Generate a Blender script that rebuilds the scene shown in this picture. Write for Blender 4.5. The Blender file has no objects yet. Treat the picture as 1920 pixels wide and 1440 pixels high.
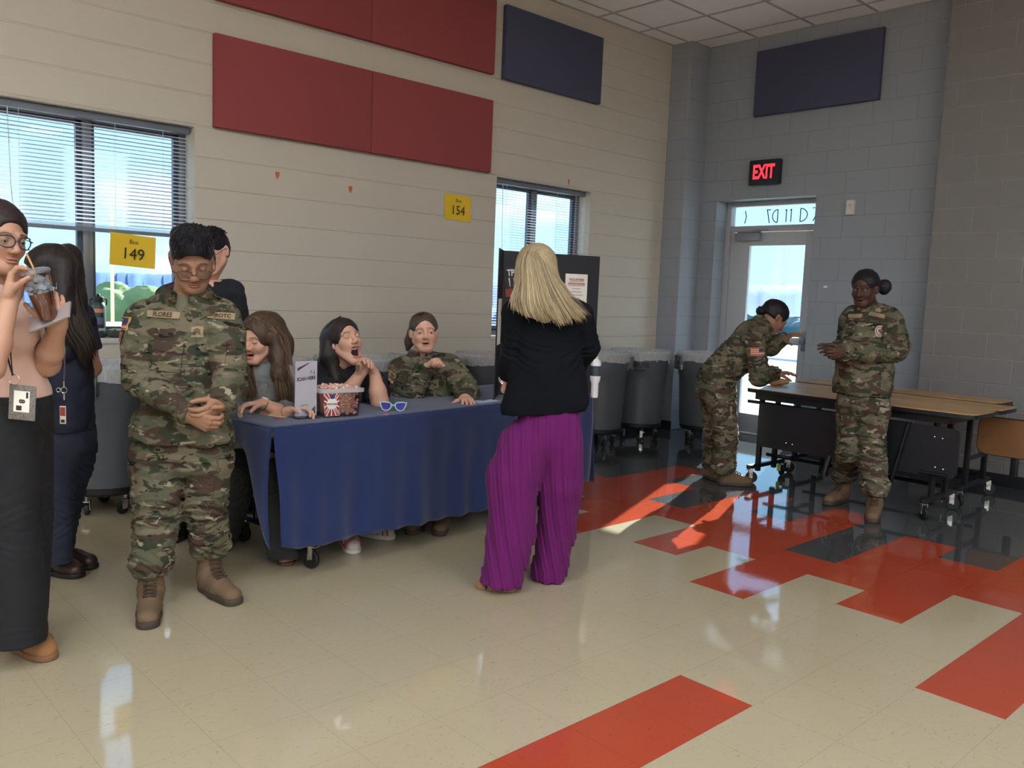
import bpy, bmesh, math, random
import numpy as np
from mathutils import Vector, Matrix
from mathutils.bvhtree import BVHTree

C = bpy.context.scene.collection
SC = bpy.context.scene
PI = math.pi

# ------------------------------------------------------------------ camera
F_PX, YAW, PITCH, ROLL, CAM_H = 1604.59, 0.8179453538, -0.1051002345, 0.0398045808, 1.3872539
def _cam_axes():
    f0 = np.array([math.cos(YAW)*math.cos(PITCH), math.sin(YAW)*math.cos(PITCH), math.sin(PITCH)])
    r0 = np.array([math.sin(YAW), -math.cos(YAW), 0.0]); u0 = np.cross(r0, f0)
    return r0*math.cos(ROLL)+u0*math.sin(ROLL), -r0*math.sin(ROLL)+u0*math.cos(ROLL), f0
CR, CU, CF = _cam_axes()
CAMP = np.array([0, 0, CAM_H])
HF = np.array([math.cos(YAW), math.sin(YAW), 0.0])      # horizontal heading of the camera
RH = np.array([math.sin(YAW), -math.cos(YAW), 0.0])     # to its right
UP = np.array([0, 0, 1.0])
cam_d = bpy.data.cameras.new('camera'); cam_o = bpy.data.objects.new('camera', cam_d); C.objects.link(cam_o)
cam_d.sensor_fit = 'HORIZONTAL'; cam_d.sensor_width = 36.0; cam_d.lens = F_PX*36.0/1920.0; cam_d.clip_start = 0.05; cam_d.clip_end = 900
cam_o.matrix_world = Matrix(((CR[0], CU[0], -CF[0], 0), (CR[1], CU[1], -CF[1], 0), (CR[2], CU[2], -CF[2], CAM_H), (0, 0, 0, 1)))
SC.camera = cam_o
SC.view_settings.view_transform = 'Standard'; SC.view_settings.look = 'None'
SC.view_settings.gamma = 1.0; SC.view_settings.use_curve_mapping = False
SC.view_settings.exposure = 0.0

# ------------------------------------------------------------------ world + sun
W = bpy.data.worlds.new('sky'); SC.world = W; W.use_nodes = True
def build_world():
    nt = W.node_tree; nt.nodes.clear()
    N = nt.nodes.new; L = nt.links.new
    tc = N('ShaderNodeTexCoord'); sep = N('ShaderNodeSeparateXYZ'); L(tc.outputs['Generated'], sep.inputs[0])
    mp = N('ShaderNodeMapRange'); mp.inputs['From Min'].default_value = -0.02; mp.inputs['From Max'].default_value = 0.6
    L(sep.outputs['Z'], mp.inputs['Value'])
    rp = N('ShaderNodeValToRGB'); e = rp.color_ramp.elements
    e[0].position = 0.0; e[0].color = (0.54, 0.82, 1.0, 1); e[1].position = 1.0; e[1].color = (0.24, 0.50, 1.0, 1)
    m = e.new(0.35); m.color = (0.44, 0.72, 1.0, 1)
    L(mp.outputs[0], rp.inputs[0])
    nz = N('ShaderNodeTexNoise'); nz.inputs['Scale'].default_value = 3.0; nz.inputs['Detail'].default_value = 5
    mpp = N('ShaderNodeMapping'); mpp.inputs['Scale'].default_value = (1, 1, 3.2); L(tc.outputs['Generated'], mpp.inputs[0]); L(mpp.outputs[0], nz.inputs[0])
    cr = N('ShaderNodeValToRGB'); cr.color_ramp.elements[0].position = 0.48; cr.color_ramp.elements[1].position = 0.66
    L(nz.outputs['Fac'], cr.inputs[0])
    mx = N('ShaderNodeMixRGB'); L(cr.outputs[0], mx.inputs[0]); L(rp.outputs[0], mx.inputs[1]); mx.inputs[2].default_value = (1.15, 1.15, 1.12, 1)
    bg = N('ShaderNodeBackground'); bg.inputs[1].default_value = 2.1
    out = N('ShaderNodeOutputWorld'); L(mx.outputs[0], bg.inputs[0]); L(bg.outputs[0], out.inputs[0])
build_world()
sun_d = bpy.data.lights.new('sun', 'SUN'); sun_d.energy = 26.0; sun_d.angle = 0.009; sun_d.color = (1.0, 0.95, 0.86)
sun_o = bpy.data.objects.new('sun', sun_d); C.objects.link(sun_o)
SUN_EL, SUN_AZ = math.radians(23.8), math.atan(0.405)
_sd = Vector((math.cos(SUN_EL)*math.cos(SUN_AZ), math.cos(SUN_EL)*math.sin(SUN_AZ), math.sin(SUN_EL)))
sun_o.location = _sd*30; sun_o.rotation_euler = _sd.to_track_quat('Z', 'Y').to_euler()

# ------------------------------------------------------------------ measuring the photograph
def ray(u, v): return ((u-960)*CR - (v-720)*CU)/F_PX + CF
def at(u, v, D): d = ray(u, v); return CAMP + d*(D/float(d @ HF))
def onz(u, v, z=0.0): d = ray(u, v); return CAMP + d*((z-CAM_H)/d[2])
def ony(u, v, y): d = ray(u, v); return CAMP + d*(y/d[1])
def onx(u, v, x): d = ray(u, v); return CAMP + d*(x/d[0])

# ------------------------------------------------------------------ colour + materials
def lin(r, g=None, b=None):
    if g is None: r, g, b = r
    f = lambda c: (c/255/12.92) if c/255 <= 0.04045 else ((c/255+0.055)/1.055)**2.4
    return (f(r), f(g), f(b))
MATS = {}
def mat(name, col=(128, 128, 128), rough=0.6, metal=0.0, spec=0.5, **kw):
    if name in MATS: return MATS[name]
    m = bpy.data.materials.new(name); m.use_nodes = True; MATS[name] = m
    nt = m.node_tree; b = nt.nodes['Principled BSDF']; N = nt.nodes.new; L = nt.links.new
    b.inputs['Base Color'].default_value = (*lin(col), 1); b.inputs['Roughness'].default_value = rough
    b.inputs['Metallic'].default_value = metal; b.inputs['Specular IOR Level'].default_value = spec
    tc = N('ShaderNodeTexCoord')
    if kw.get('attr'):
        a = N('ShaderNodeAttribute'); a.attribute_name = 'Col'; L(a.outputs['Color'], b.inputs['Base Color'])
    if kw.get('vary'):   # gentle colour variation: (scale, amount)
        sc, am = kw['vary']
        nz = N('ShaderNodeTexNoise'); nz.inputs['Scale'].default_value = sc; nz.inputs['Detail'].default_value = 4
        L(tc.outputs['Object'], nz.inputs[0])
        mr = N('ShaderNodeMapRange'); mr.inputs['To Min'].default_value = 1-am; mr.inputs['To Max'].default_value = 1+am
        L(nz.outputs['Fac'], mr.inputs[0])
        mx = N('ShaderNodeMixRGB'); mx.blend_type = 'MULTIPLY'; mx.inputs[0].default_value = 1
        src = b.inputs['Base Color'].links[0].from_socket if b.inputs['Base Color'].is_linked else None
        if src: L(src, mx.inputs[1])
        else: mx.inputs[1].default_value = (*lin(col), 1)
        L(mr.outputs[0], mx.inputs[2]); L(mx.outputs[0], b.inputs['Base Color'])
    if kw.get('bump'):   # (scale, strength, distance[, stretch])
        sc, st, di = kw['bump'][:3]
        nz = N('ShaderNodeTexNoise'); nz.inputs['Scale'].default_value = sc; nz.inputs['Detail'].default_value = 6
        mp = N('ShaderNodeMapping'); mp.inputs['Scale'].default_value = kw['bump'][3] if len(kw['bump']) > 3 else (1, 1, 1)
        L(tc.outputs['Object'], mp.inputs[0]); L(mp.outputs[0], nz.inputs[0])
        bp = N('ShaderNodeBump'); bp.inputs['Strength'].default_value = st; bp.inputs['Distance'].default_value = di
        L(nz.outputs['Fac'], bp.inputs['Height']); L(bp.outputs[0], b.inputs['Normal'])
    if kw.get('sheen'): b.inputs['Sheen Weight'].default_value = kw['sheen']
    if kw.get('sss'):
        b.inputs['Subsurface Weight'].default_value = kw['sss']; b.inputs['Subsurface Radius'].default_value = (1, .35, .2); b.inputs['Subsurface Scale'].default_value = 0.008
    if kw.get('emit'):
        b.inputs['Emission Color'].default_value = (*lin(kw['emit']), 1); b.inputs['Emission Strength'].default_value = kw.get('estr', 1.0)
    if kw.get('alpha') is not None: b.inputs['Alpha'].default_value = kw['alpha']
    if kw.get('trans'): b.inputs['Transmission Weight'].default_value = kw['trans']; b.inputs['IOR'].default_value = kw.get('ior', 1.45)
    if kw.get('coat'): b.inputs['Coat Weight'].default_value = kw['coat']; b.inputs['Coat Roughness'].default_value = 0.1
    return m
def glass_mat(name, tint=(235, 245, 250), refl=0.06, rough=0.0, opaque=0.0, opcol=(220, 225, 230)):
    m = bpy.data.materials.new(name); m.use_nodes = True; MATS[name] = m
    nt = m.node_tree; nt.nodes.clear(); N = nt.nodes.new; L = nt.links.new
    t = N('ShaderNodeBsdfTransparent'); t.inputs[0].default_value = (*lin(tint), 1)
    g = N('ShaderNodeBsdfGlossy'); g.inputs['Roughness'].default_value = rough
    mx = N('ShaderNodeMixShader'); lw = N('ShaderNodeLayerWeight'); lw.inputs[0].default_value = .5; pw = N('ShaderNodeMath'); pw.operation = 'POWER'; pw.inputs[1].default_value = 5; L(lw.outputs['Facing'], pw.inputs[0]); fr = N('ShaderNodeMath'); fr.operation = 'MULTIPLY_ADD'; fr.inputs[1].default_value = .9; fr.inputs[2].default_value = .04; L(pw.outputs[0], fr.inputs[0])
    ad = N('ShaderNodeMath'); ad.operation = 'ADD'; ad.inputs[1].default_value = refl-0.04; ad.use_clamp = True
    L(fr.outputs[0], ad.inputs[0]); L(ad.outputs[0], mx.inputs[0]); L(t.outputs[0], mx.inputs[1]); L(g.outputs[0], mx.inputs[2])
    last = mx
    if opaque > 0:
        d = N('ShaderNodeBsdfPrincipled'); d.inputs['Base Color'].default_value = (*lin(opcol), 1); d.inputs['Roughness'].default_value = 0.35
        m2 = N('ShaderNodeMixShader'); m2.inputs[0].default_value = opaque; L(mx.outputs[0], m2.inputs[1]); L(d.outputs[0], m2.inputs[2]); last = m2
    o = N('ShaderNodeOutputMaterial'); L(last.outputs[0], o.inputs[0]); return m
def camo_mat(name, dim=.60):
    m = bpy.data.materials.new(name); m.use_nodes = True; MATS[name] = m
    nt = m.node_tree; b = nt.nodes['Principled BSDF']; N = nt.nodes.new; L = nt.links.new
    b.inputs['Roughness'].default_value = 0.85; b.inputs['Specular IOR Level'].default_value = 0.15
    tc = N('ShaderNodeTexCoord')
    base = None
    def layer(prev, col, scale, thr, off, stretch=(1, 1, 2.1), soft=0.012, det=3.0):
        mp = N('ShaderNodeMapping'); mp.inputs['Location'].default_value = (off, off*1.7, off*.6); mp.inputs['Scale'].default_value = stretch
        L(tc.outputs['Object'], mp.inputs[0])
        nz = N('ShaderNodeTexNoise'); nz.inputs['Scale'].default_value = scale; nz.inputs['Detail'].default_value = det; nz.inputs['Roughness'].default_value = .5
        nz.inputs['Distortion'].default_value = 0.6
        L(mp.outputs[0], nz.inputs[0])
        mr = N('ShaderNodeMapRange'); mr.inputs['From Min'].default_value = thr-soft; mr.inputs['From Max'].default_value = thr+soft
        L(nz.outputs['Fac'], mr.inputs[0])
        mx = N('ShaderNodeMixRGB'); L(mr.outputs[0], mx.inputs[0]); L(prev, mx.inputs[1]); mx.inputs[2].default_value = (*[c*dim for c in lin(col)], 1)
        return mx.outputs[0]
    rgb = N('ShaderNodeRGB'); rgb.outputs[0].default_value = (*[c*dim for c in lin(140, 130, 108)], 1)
    s = layer(rgb.outputs[0], (112, 112, 90), 7, 0.50, 3.1, soft=.03)
    s = layer(s, (94, 77, 66), 8, 0.55, 11.3, soft=.012)
    s = layer(s, (72, 76, 60), 9, 0.575, 23.7)
    s = layer(s, (186, 173, 148), 15, 0.64, 31.9)
    s = layer(s, (46, 39, 34), 17, 0.655, 47.1, stretch=(1, 1, 2.8))
    L(s, b.inputs['Base Color'])
    nz = N('ShaderNodeTexNoise'); nz.inputs['Scale'].default_value = 22; nz.inputs['Detail'].default_value = 5; L(tc.outputs['Object'], nz.inputs[0])
    bp = N('ShaderNodeBump'); bp.inputs['Strength'].default_value = 0.5; bp.inputs['Distance'].default_value = 0.008
    L(nz.outputs['Fac'], bp.inputs['Height']); L(bp.outputs[0], b.inputs['Normal'])
    return m

# ------------------------------------------------------------------ tagging
def tag(o, label=None, cat=None, group=None, kind=None):
    if label: o['label'] = label
    if cat: o['category'] = cat
    if group: o['group'] = group
    if kind: o['kind'] = kind
    return o
def thing(name, label, cat, loc=(0, 0, 0), rz=0.0, group=None):
    o = bpy.data.objects.new(name, None); C.objects.link(o); o.location = loc; o.rotation_euler = (0, 0, rz); o.empty_display_size = .1
    return tag(o, label, cat, group)
def copy_tree(o, parent=None):
    c = o.copy(); C.objects.link(c); c.parent = parent
    for ch in list(KIDS.get(o.name, [])):
        k = copy_tree(ch, c); KIDS.setdefault(c.name, []).append(k)
    return c
KIDS = {}
def link_mesh(name, me, parent=None, mats=None, loc=None):
    o = bpy.data.objects.new(name, me); C.objects.link(o)
    if loc is not None: o.location = loc
    for m in (mats or []): me.materials.append(m)
    if parent is not None:
        o.parent = parent; KIDS.setdefault(parent.name, []).append(o)
    return o

# ------------------------------------------------------------------ mesh builder
def rotm(axis, a): return np.array(Matrix.Rotation(a, 3, axis))
class MB:
    def __init__(s): s.v = []; s.f = []; s.m = []; s.mi = 0; s.col = []
    def add(s, V, Fc, col=None):
        n = len(s.v); s.v += [tuple(map(float, p)) for p in V]; s.f += [tuple(i+n for i in f) for f in Fc]; s.m += [s.mi]*len(Fc)
        s.col += [col if col is not None else (1, 1, 1)]*len(V) if not isinstance(col, np.ndarray) else [tuple(c) for c in col]
        return s
    def box(s, c, sz, R=None, bev=0.0):
        c = np.array(c, float); h = np.array(sz, float)/2
        if bev > 0 and min(sz) > bev*2.2:
            bm = bmesh.new(); bmesh.ops.create_cube(bm, size=1)
            for v in bm.verts: v.co = Vector((v.co.x*sz[0], v.co.y*sz[1], v.co.z*sz[2]))
            bmesh.ops.bevel(bm, geom=bm.edges[:], offset=bev, segments=2, affect='EDGES', profile=.6)
            bm.verts.index_update(); V = np.array([v.co[:] for v in bm.verts]); Fc = [[v.index for v in f.verts] for f in bm.faces]; bm.free()
        else:
            V = np.array([[x, y, z] for x in (-h[0], h[0]) for y in (-h[1], h[1]) for z in (-h[2], h[2])])
            Fc = [(0, 1, 3, 2), (4, 6, 7, 5), (0, 4, 5, 1), (2, 3, 7, 6), (0, 2, 6, 4), (1, 5, 7, 3)]
        if R is not None: V = V @ np.array(R).T
        return s.add(V+c, Fc)
    def b2(s, lo, hi, bev=0.0):
        lo = np.array(lo, float); hi = np.array(hi, float); return s.box((lo+hi)/2, hi-lo, bev=bev)
    def tube(s, pts, r, n=8, cap=True, col=None, flat=None):
        pts = [np.array(p, float) for p in pts]; rs = r if hasattr(r, '__len__') else [r]*len(pts)
        V = []; prev = None
        for i, p in enumerate(pts):
            t = pts[min(i+1, len(pts)-1)]-pts[max(i-1, 0)]; t = t/(np.linalg.norm(t)+1e-12)
            if prev is None: a = np.array([0, 0, 1.]) if abs(t[2]) < .9 else np.array([1., 0, 0])
            else: a = prev
            a = a-t*(a @ t); a /= np.linalg.norm(a)+1e-12; prev = a; b = np.cross(t, a)
            for k in range(n):
                an = 2*PI*k/n; V.append(p+rs[i]*(a*math.cos(an)+b*math.sin(an)*(flat or 1)))
        Fc = [(i*n+k, i*n+(k+1) % n, (i+1)*n+(k+1) % n, (i+1)*n+k) for i in range(len(pts)-1) for k in range(n)]
        if cap: Fc += [tuple(range(n))[::-1], tuple((len(pts)-1)*n+k for k in range(n))]
        return s.add(V, Fc, col)
    def lathe(s, prof, c=(0, 0, 0), n=32, R=None, cap=True, sx=1.0, sy=1.0):
        V = []
        for r, z in prof:
            for k in range(n): a = 2*PI*k/n; V.append((r*math.cos(a)*sx, r*math.sin(a)*sy, z))
        V = np.array(V)
        if R is not None: V = V @ np.array(R).T
        m = len(prof)
        Fc = [(i*n+k, i*n+(k+1) % n, (i+1)*n+(k+1) % n, (i+1)*n+k) for i in range(m-1) for k in range(n)]
        if cap: Fc += [tuple(range(n))[::-1], tuple((m-1)*n+k for k in range(n))]
        return s.add(V+np.array(c, float), Fc)
    def sphere(s, c, r, n=12, R=None, col=None):
        r = np.array(r if hasattr(r, '__len__') else (r, r, r), float); V = []; m = n//2+1
        for i in range(m):
            th = PI*i/(m-1)
            for k in range(n): ph = 2*PI*k/n; V.append((math.sin(th)*math.cos(ph)*r[0], math.sin(th)*math.sin(ph)*r[1], -math.cos(th)*r[2]))
        V = np.array(V)
        if R is not None: V = V @ np.array(R).T
        Fc = [(i*n+k, i*n+(k+1) % n, (i+1)*n+(k+1) % n, (i+1)*n+k) for i in range(m-1) for k in range(n)]
        return s.add(V+np.array(c, float), Fc, col)
    def poly(s, pts, h, R=None, c=(0, 0, 0)):   # prism: outline in xy, thickness h in z
        n = len(pts); V = np.array([(x, y, 0) for x, y in pts]+[(x, y, h) for x, y in pts], float)
        if R is not None: V = V @ np.array(R).T
        return s.add(V+np.array(c, float), [tuple(range(n))[::-1], tuple(range(n, 2*n))]+[(i, (i+1) % n, n+(i+1) % n, n+i) for i in range(n)])
    def build(s, name, mats, parent=None, loc=None, off=None, smooth=35, clean=False):
        me = bpy.data.meshes.new(name); V = np.array(s.v, float)
        if off is not None: V = V-np.array(off, float)
        me.from_pydata(V.tolist(), [], s.f); me.validate()
        if not isinstance(mats, (list, tuple)): mats = [mats]
        for m in mats: me.materials.append(m)
        if len(me.polygons) == len(s.m): me.polygons.foreach_set('material_index', s.m)
        if any(c != (1, 1, 1) for c in s.col[:1]) or (len(s.col) and any(c != (1, 1, 1) for c in s.col[::50])):
            a = me.color_attributes.new('Col', 'FLOAT_COLOR', 'POINT'); cc = np.ones((len(V), 4), np.float32); cc[:, :3] = np.array(s.col)[:len(V)]; a.data.foreach_set('color', cc.ravel())
        if smooth:
            me.polygons.foreach_set('use_smooth', [True]*len(me.polygons)); me.set_sharp_from_angle(angle=math.radians(smooth))
        return link_mesh(name, me, parent, None, loc)
def rrect(w, h, r, n=5):
    P = []
    for cx, cy, a0 in ((w/2-r, h/2-r, 0), (-w/2+r, h/2-r, 90), (-w/2+r, -h/2+r, 180), (w/2-r, -h/2+r, 270)):
        for i in range(n+1): a = math.radians(a0+90*i/n); P.append((cx+r*math.cos(a), cy+r*math.sin(a)))
    return P

def text_mesh(body, size, align='CENTER', bold=0.0, ext=0.0):
    cu = bpy.data.curves.new('t', 'FONT'); cu.body = body; cu.size = size; cu.align_x = align; cu.align_y = 'CENTER'; cu.offset = bold; cu.extrude = ext; cu.resolution_u = 3
    o = bpy.data.objects.new('t', cu); C.objects.link(o); dg = bpy.context.evaluated_depsgraph_get(); me = o.evaluated_get(dg).to_mesh()
    V = np.array([v.co[:] for v in me.vertices]) if len(me.vertices) else np.zeros((0, 3)); Fc = [tuple(p.vertices) for p in me.polygons]
    o.evaluated_get(dg).to_mesh_clear(); bpy.data.objects.remove(o); bpy.data.curves.remove(cu)
    return V, Fc
def put_text(mb, body, size, c, right, up, off=0.002, bold=0.0, squash=1.0, align='CENTER', mirror=False):
    V, Fc = text_mesh(body, size, align, bold)
    if not len(V): return
    right = np.array(right, float); up = np.array(up, float); n = np.cross(right, up)
    x = V[:, 0]*squash*(-1 if mirror else 1)
    P = np.array(c, float)+x[:, None]*right+V[:, 1][:, None]*up+n*off
    mb.add(P, Fc)

# ------------------------------------------------------------------ implicit surfaces
def unit(v): v = np.array(v, float); return v/(np.linalg.norm(v)+1e-12)
class S:
    def __init__(s, h=.006): s.p = []; s.h = h; s.disp = None; s.lo = None; s.hi = None
    def _bb(s, lo, hi, grow, op):
        if op == 'u':
            s.lo = lo.copy() if s.lo is None else np.minimum(s.lo, lo); s.hi = hi.copy() if s.hi is None else np.maximum(s.hi, hi)
        return lo-grow, hi+grow
    def cap(s, a, b, ra, rb=None, k=.02, flat=None, op='u'):
        a = np.array(a, float); b = np.array(b, float); rb = ra if rb is None else rb
        r = max(ra, rb); lo = np.minimum(a, b)-r; hi = np.maximum(a, b)+r
        bb = s._bb(lo, hi, k+.03, op)
        def fn(P):
            A, B, Q = a, b, P
            if flat is not None:
                n, sc = np.array(flat[0], float), flat[1]-1
                Q = P+((P-a) @ n)[..., None]*n*sc; B = b+((b-a) @ n)*n*sc
            d = B-A; L = d @ d+1e-12; t = np.clip(((Q-A) @ d)/L, 0, 1)
            return np.linalg.norm(Q-A-t[..., None]*d, axis=-1)-(ra+(rb-ra)*t)
        s.p.append((bb, fn, k, op)); return s
    def chain(s, pts, rs, k=.015, flat=None, op='u'):
        for i in range(len(pts)-1): s.cap(pts[i], pts[i+1], rs[i], rs[i+1], k, flat, op)
        return s
    def ell(s, c, r, R=None, k=.02, op='u'):
        c = np.array(c, float); r = np.array(r, float); R = np.eye(3) if R is None else np.array(R, float); m = r.max()
        bb = s._bb(c-m, c+m, k+.03, op)
        def fn(P):
            q = (P-c) @ R; k0 = np.linalg.norm(q/r, axis=-1); k1 = np.linalg.norm(q/(r*r), axis=-1)
            return k0*(k0-1)/(k1+1e-9)
        s.p.append((bb, fn, k, op)); return s
    def box(s, c, hs, R=None, rd=.01, k=.01, op='u'):
        c = np.array(c, float); hs = np.array(hs, float); R = np.eye(3) if R is None else np.array(R, float); m = np.linalg.norm(hs)+rd
        bb = s._bb(c-m, c+m, k+.03, op)
        def fn(P):
            q = np.abs((P-c) @ R)-hs+rd
            return np.linalg.norm(np.maximum(q, 0), axis=-1)+np.minimum(q.max(-1), 0)-rd
        s.p.append((bb, fn, k, op)); return s
    def cut(s, p, n, rad=None, k=.004):   # removes what lies on the side n points to
        p = np.array(p, float); n = unit(n); rr = rad or 9
        s.p.append(((p-rr, p+rr), lambda P: ((P-p) @ n), k, 'c' if rad is None else 'cr', p, rad)[:6]); return s
    def field(s):
        h = s.h; pad = h*3+.012; lo = s.lo-pad; n = np.ceil((s.hi+pad-lo)/h).astype(int)+1
        F = np.full(n, 9.0, np.float32); ax = [lo[i]+h*np.arange(n[i]) for i in range(3)]
        for pr in s.p:
            (b0, b1), fn, k, op = pr[:4]
            i0 = np.clip(np.floor((b0-lo)/h).astype(int), 0, n); i1 = np.clip(np.ceil((b1-lo)/h).astype(int)+1, 0, n)
            if np.any(i1 <= i0): continue
            sl = tuple(slice(a, b) for a, b in zip(i0, i1))
            P = np.stack(np.meshgrid(ax[0][sl[0]], ax[1][sl[1]], ax[2][sl[2]], indexing='ij'), -1)
            d = fn(P); f = F[sl]
            if op == 'u':
                hh = np.clip(.5+.5*(f-d)/k, 0, 1); F[sl] = f*(1-hh)+d*hh-k*hh*(1-hh)
            else:
                if op == 'd': d = -d
                if op == 'cr': d = np.where(np.linalg.norm(P-pr[4], axis=-1) < pr[5], d, -9)
                hh = np.clip(.5-.5*(f-d)/k, 0, 1); F[sl] = f*(1-hh)+d*hh+k*hh*(1-hh)
        if s.disp is not None:
            m = np.abs(F) < .03; idx = np.argwhere(m); P = lo+idx*h
            if len(P): F[m] += s.disp(P).astype(np.float32)
        return F, lo
    def mesh(s):
        F, lo = s.field(); h = s.h; n = F.shape; neg = F < 0
        cnt = np.zeros([x-1 for x in n], np.int8)
        for dx in (0, 1):
            for dy in (0, 1):
                for dz in (0, 1): cnt += neg[dx:n[0]-1+dx, dy:n[1]-1+dy, dz:n[2]-1+dz]
        act = (cnt > 0) & (cnt < 8); ids = np.full(act.shape, -1, np.int64); cells = np.argwhere(act); ids[act] = np.arange(len(cells))
        acc = np.zeros((len(cells), 3)); wt = np.zeros(len(cells)); cs = [np.array(c) for c in np.ndindex(2, 2, 2)]
        for a in cs:
            for ax in range(3):
                if a[ax] == 0:
                    b = a.copy(); b[ax] = 1
                    fa = F[tuple((cells+a).T)]; fb = F[tuple((cells+b).T)]; m = (fa < 0) != (fb < 0)
                    t = np.where(m, fa/np.where(m, fa-fb, 1), 0); p = cells+a+t[:, None]*(b-a)
                    acc[m] += p[m]; wt[m] += 1
        V = lo+(acc/wt[:, None])*h; quads = []
        for ax in range(3):
            u, v = (ax+1) % 3, (ax+2) % 3
            A = [slice(None)]*3; B = [slice(None)]*3; A[ax] = slice(0, -1); B[ax] = slice(1, None)
            a = neg[tuple(A)]; b = neg[tuple(B)]; e = np.argwhere(a != b)
            if not len(e): continue
            ok = (e[:, u] > 0) & (e[:, v] > 0) & (e[:, u] < n[u]-1) & (e[:, v] < n[v]-1); e = e[ok]
            sgn = neg[tuple(e.T)]
            def g(du, dv): q = e.copy(); q[:, u] -= du; q[:, v] -= dv; return ids[tuple(q.T)]
            Q = np.stack([g(1, 1), g(0, 1), g(0, 0), g(1, 0)], -1); Q[~sgn] = Q[~sgn][:, ::-1]; quads.append(Q)
        Q = np.concatenate(quads) if quads else np.zeros((0, 4), int)
        return V, Q[(Q >= 0).all(1)]
def np_mesh(name, parts, mats, parent=None, off=None, cols=None, smooth=True):
    """parts: list of (V, Q[, material index[, colours]]) joined into one mesh object"""
    Vs, Fs, mi, cc, n = [], [], [], [], 0
    for pt in parts:
        V, Q = pt[0], pt[1]
        Vs.append(np.asarray(V, float)); Fs += (np.asarray(Q)+n).tolist() if not isinstance(Q, list) else [tuple(i+n for i in f) for f in Q]
        mi += [pt[2] if len(pt) > 2 and pt[2] is not None else 0]*len(Q)
        cc.append(pt[3] if len(pt) > 3 and pt[3] is not None else np.ones((len(V), 3))); n += len(V)
    V = np.concatenate(Vs)
    if off is not None: V = V-np.array(off, float)
    me = bpy.data.meshes.new(name); me.from_pydata(V.tolist(), [], Fs)
    if not isinstance(mats, (list, tuple)): mats = [mats]
    for m in mats: me.materials.append(m)
    me.polygons.foreach_set('material_index', mi)
    if any(len(p) > 3 and p[3] is not None for p in parts):
        a = me.color_attributes.new('Col', 'FLOAT_COLOR', 'POINT'); c4 = np.ones((len(V), 4), np.float32); c4[:, :3] = np.concatenate(cc); a.data.foreach_set('color', c4.ravel())
    if smooth: me.polygons.foreach_set('use_smooth', [True]*len(me.polygons))
    me.update(); return link_mesh(name, me, parent)
def mbpart(mb, mi=0, cols=False): return (np.array(mb.v), [tuple(f) for f in mb.f], mi, np.array(mb.col) if cols else None)

def wob(seed, scale, amp, stretch=(1, 1, 1), ridged=False, oct=3):
    """smooth pseudo-noise displacement (cloth folds)"""
    r = np.random.RandomState(seed); K = []
    for o in range(oct):
        for i in range(4):
            k = r.normal(size=3); k = k/np.linalg.norm(k)*scale*(1.9**o)*np.array(stretch); k2 = r.normal(size=3)*scale*.6*(1.6**o)
            K.append((k, k2, r.rand()*6.3, r.rand()*6.3, .55**o))
    tot = sum(x[4] for x in K)
    def f(P):
        s = 0
        for k, k2, a, b, w in K:
            q = np.sin(P @ k+a+1.7*np.sin(P @ k2+b)); s = s+w*((1-2*np.abs(q)) if ridged else q)
        return amp*s/tot*2
    return f
def folds(specs):
    """creases across a limb: (a, b, centre t, spread, wavelength, amplitude, tilt vector)"""
    def f(P):
        s = 0
        for a, b, t0, sp, wl, am, tv in specs:
            d = b-a; L = np.linalg.norm(d); t = ((P-a) @ d)/L; ph = (t+(P-a) @ tv)/wl*2*PI
            dist = np.linalg.norm(P-a-np.clip(t, 0, L)[:, None]*d/L, axis=-1)
            s = s+am*np.sin(ph+1.3*np.sin(ph*.37+1))*np.exp(-((t-t0*L)/sp)**2)*(dist < .2)
        return s
    return f
def addf(*fs): return lambda P: sum(f(P) for f in fs)

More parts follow.
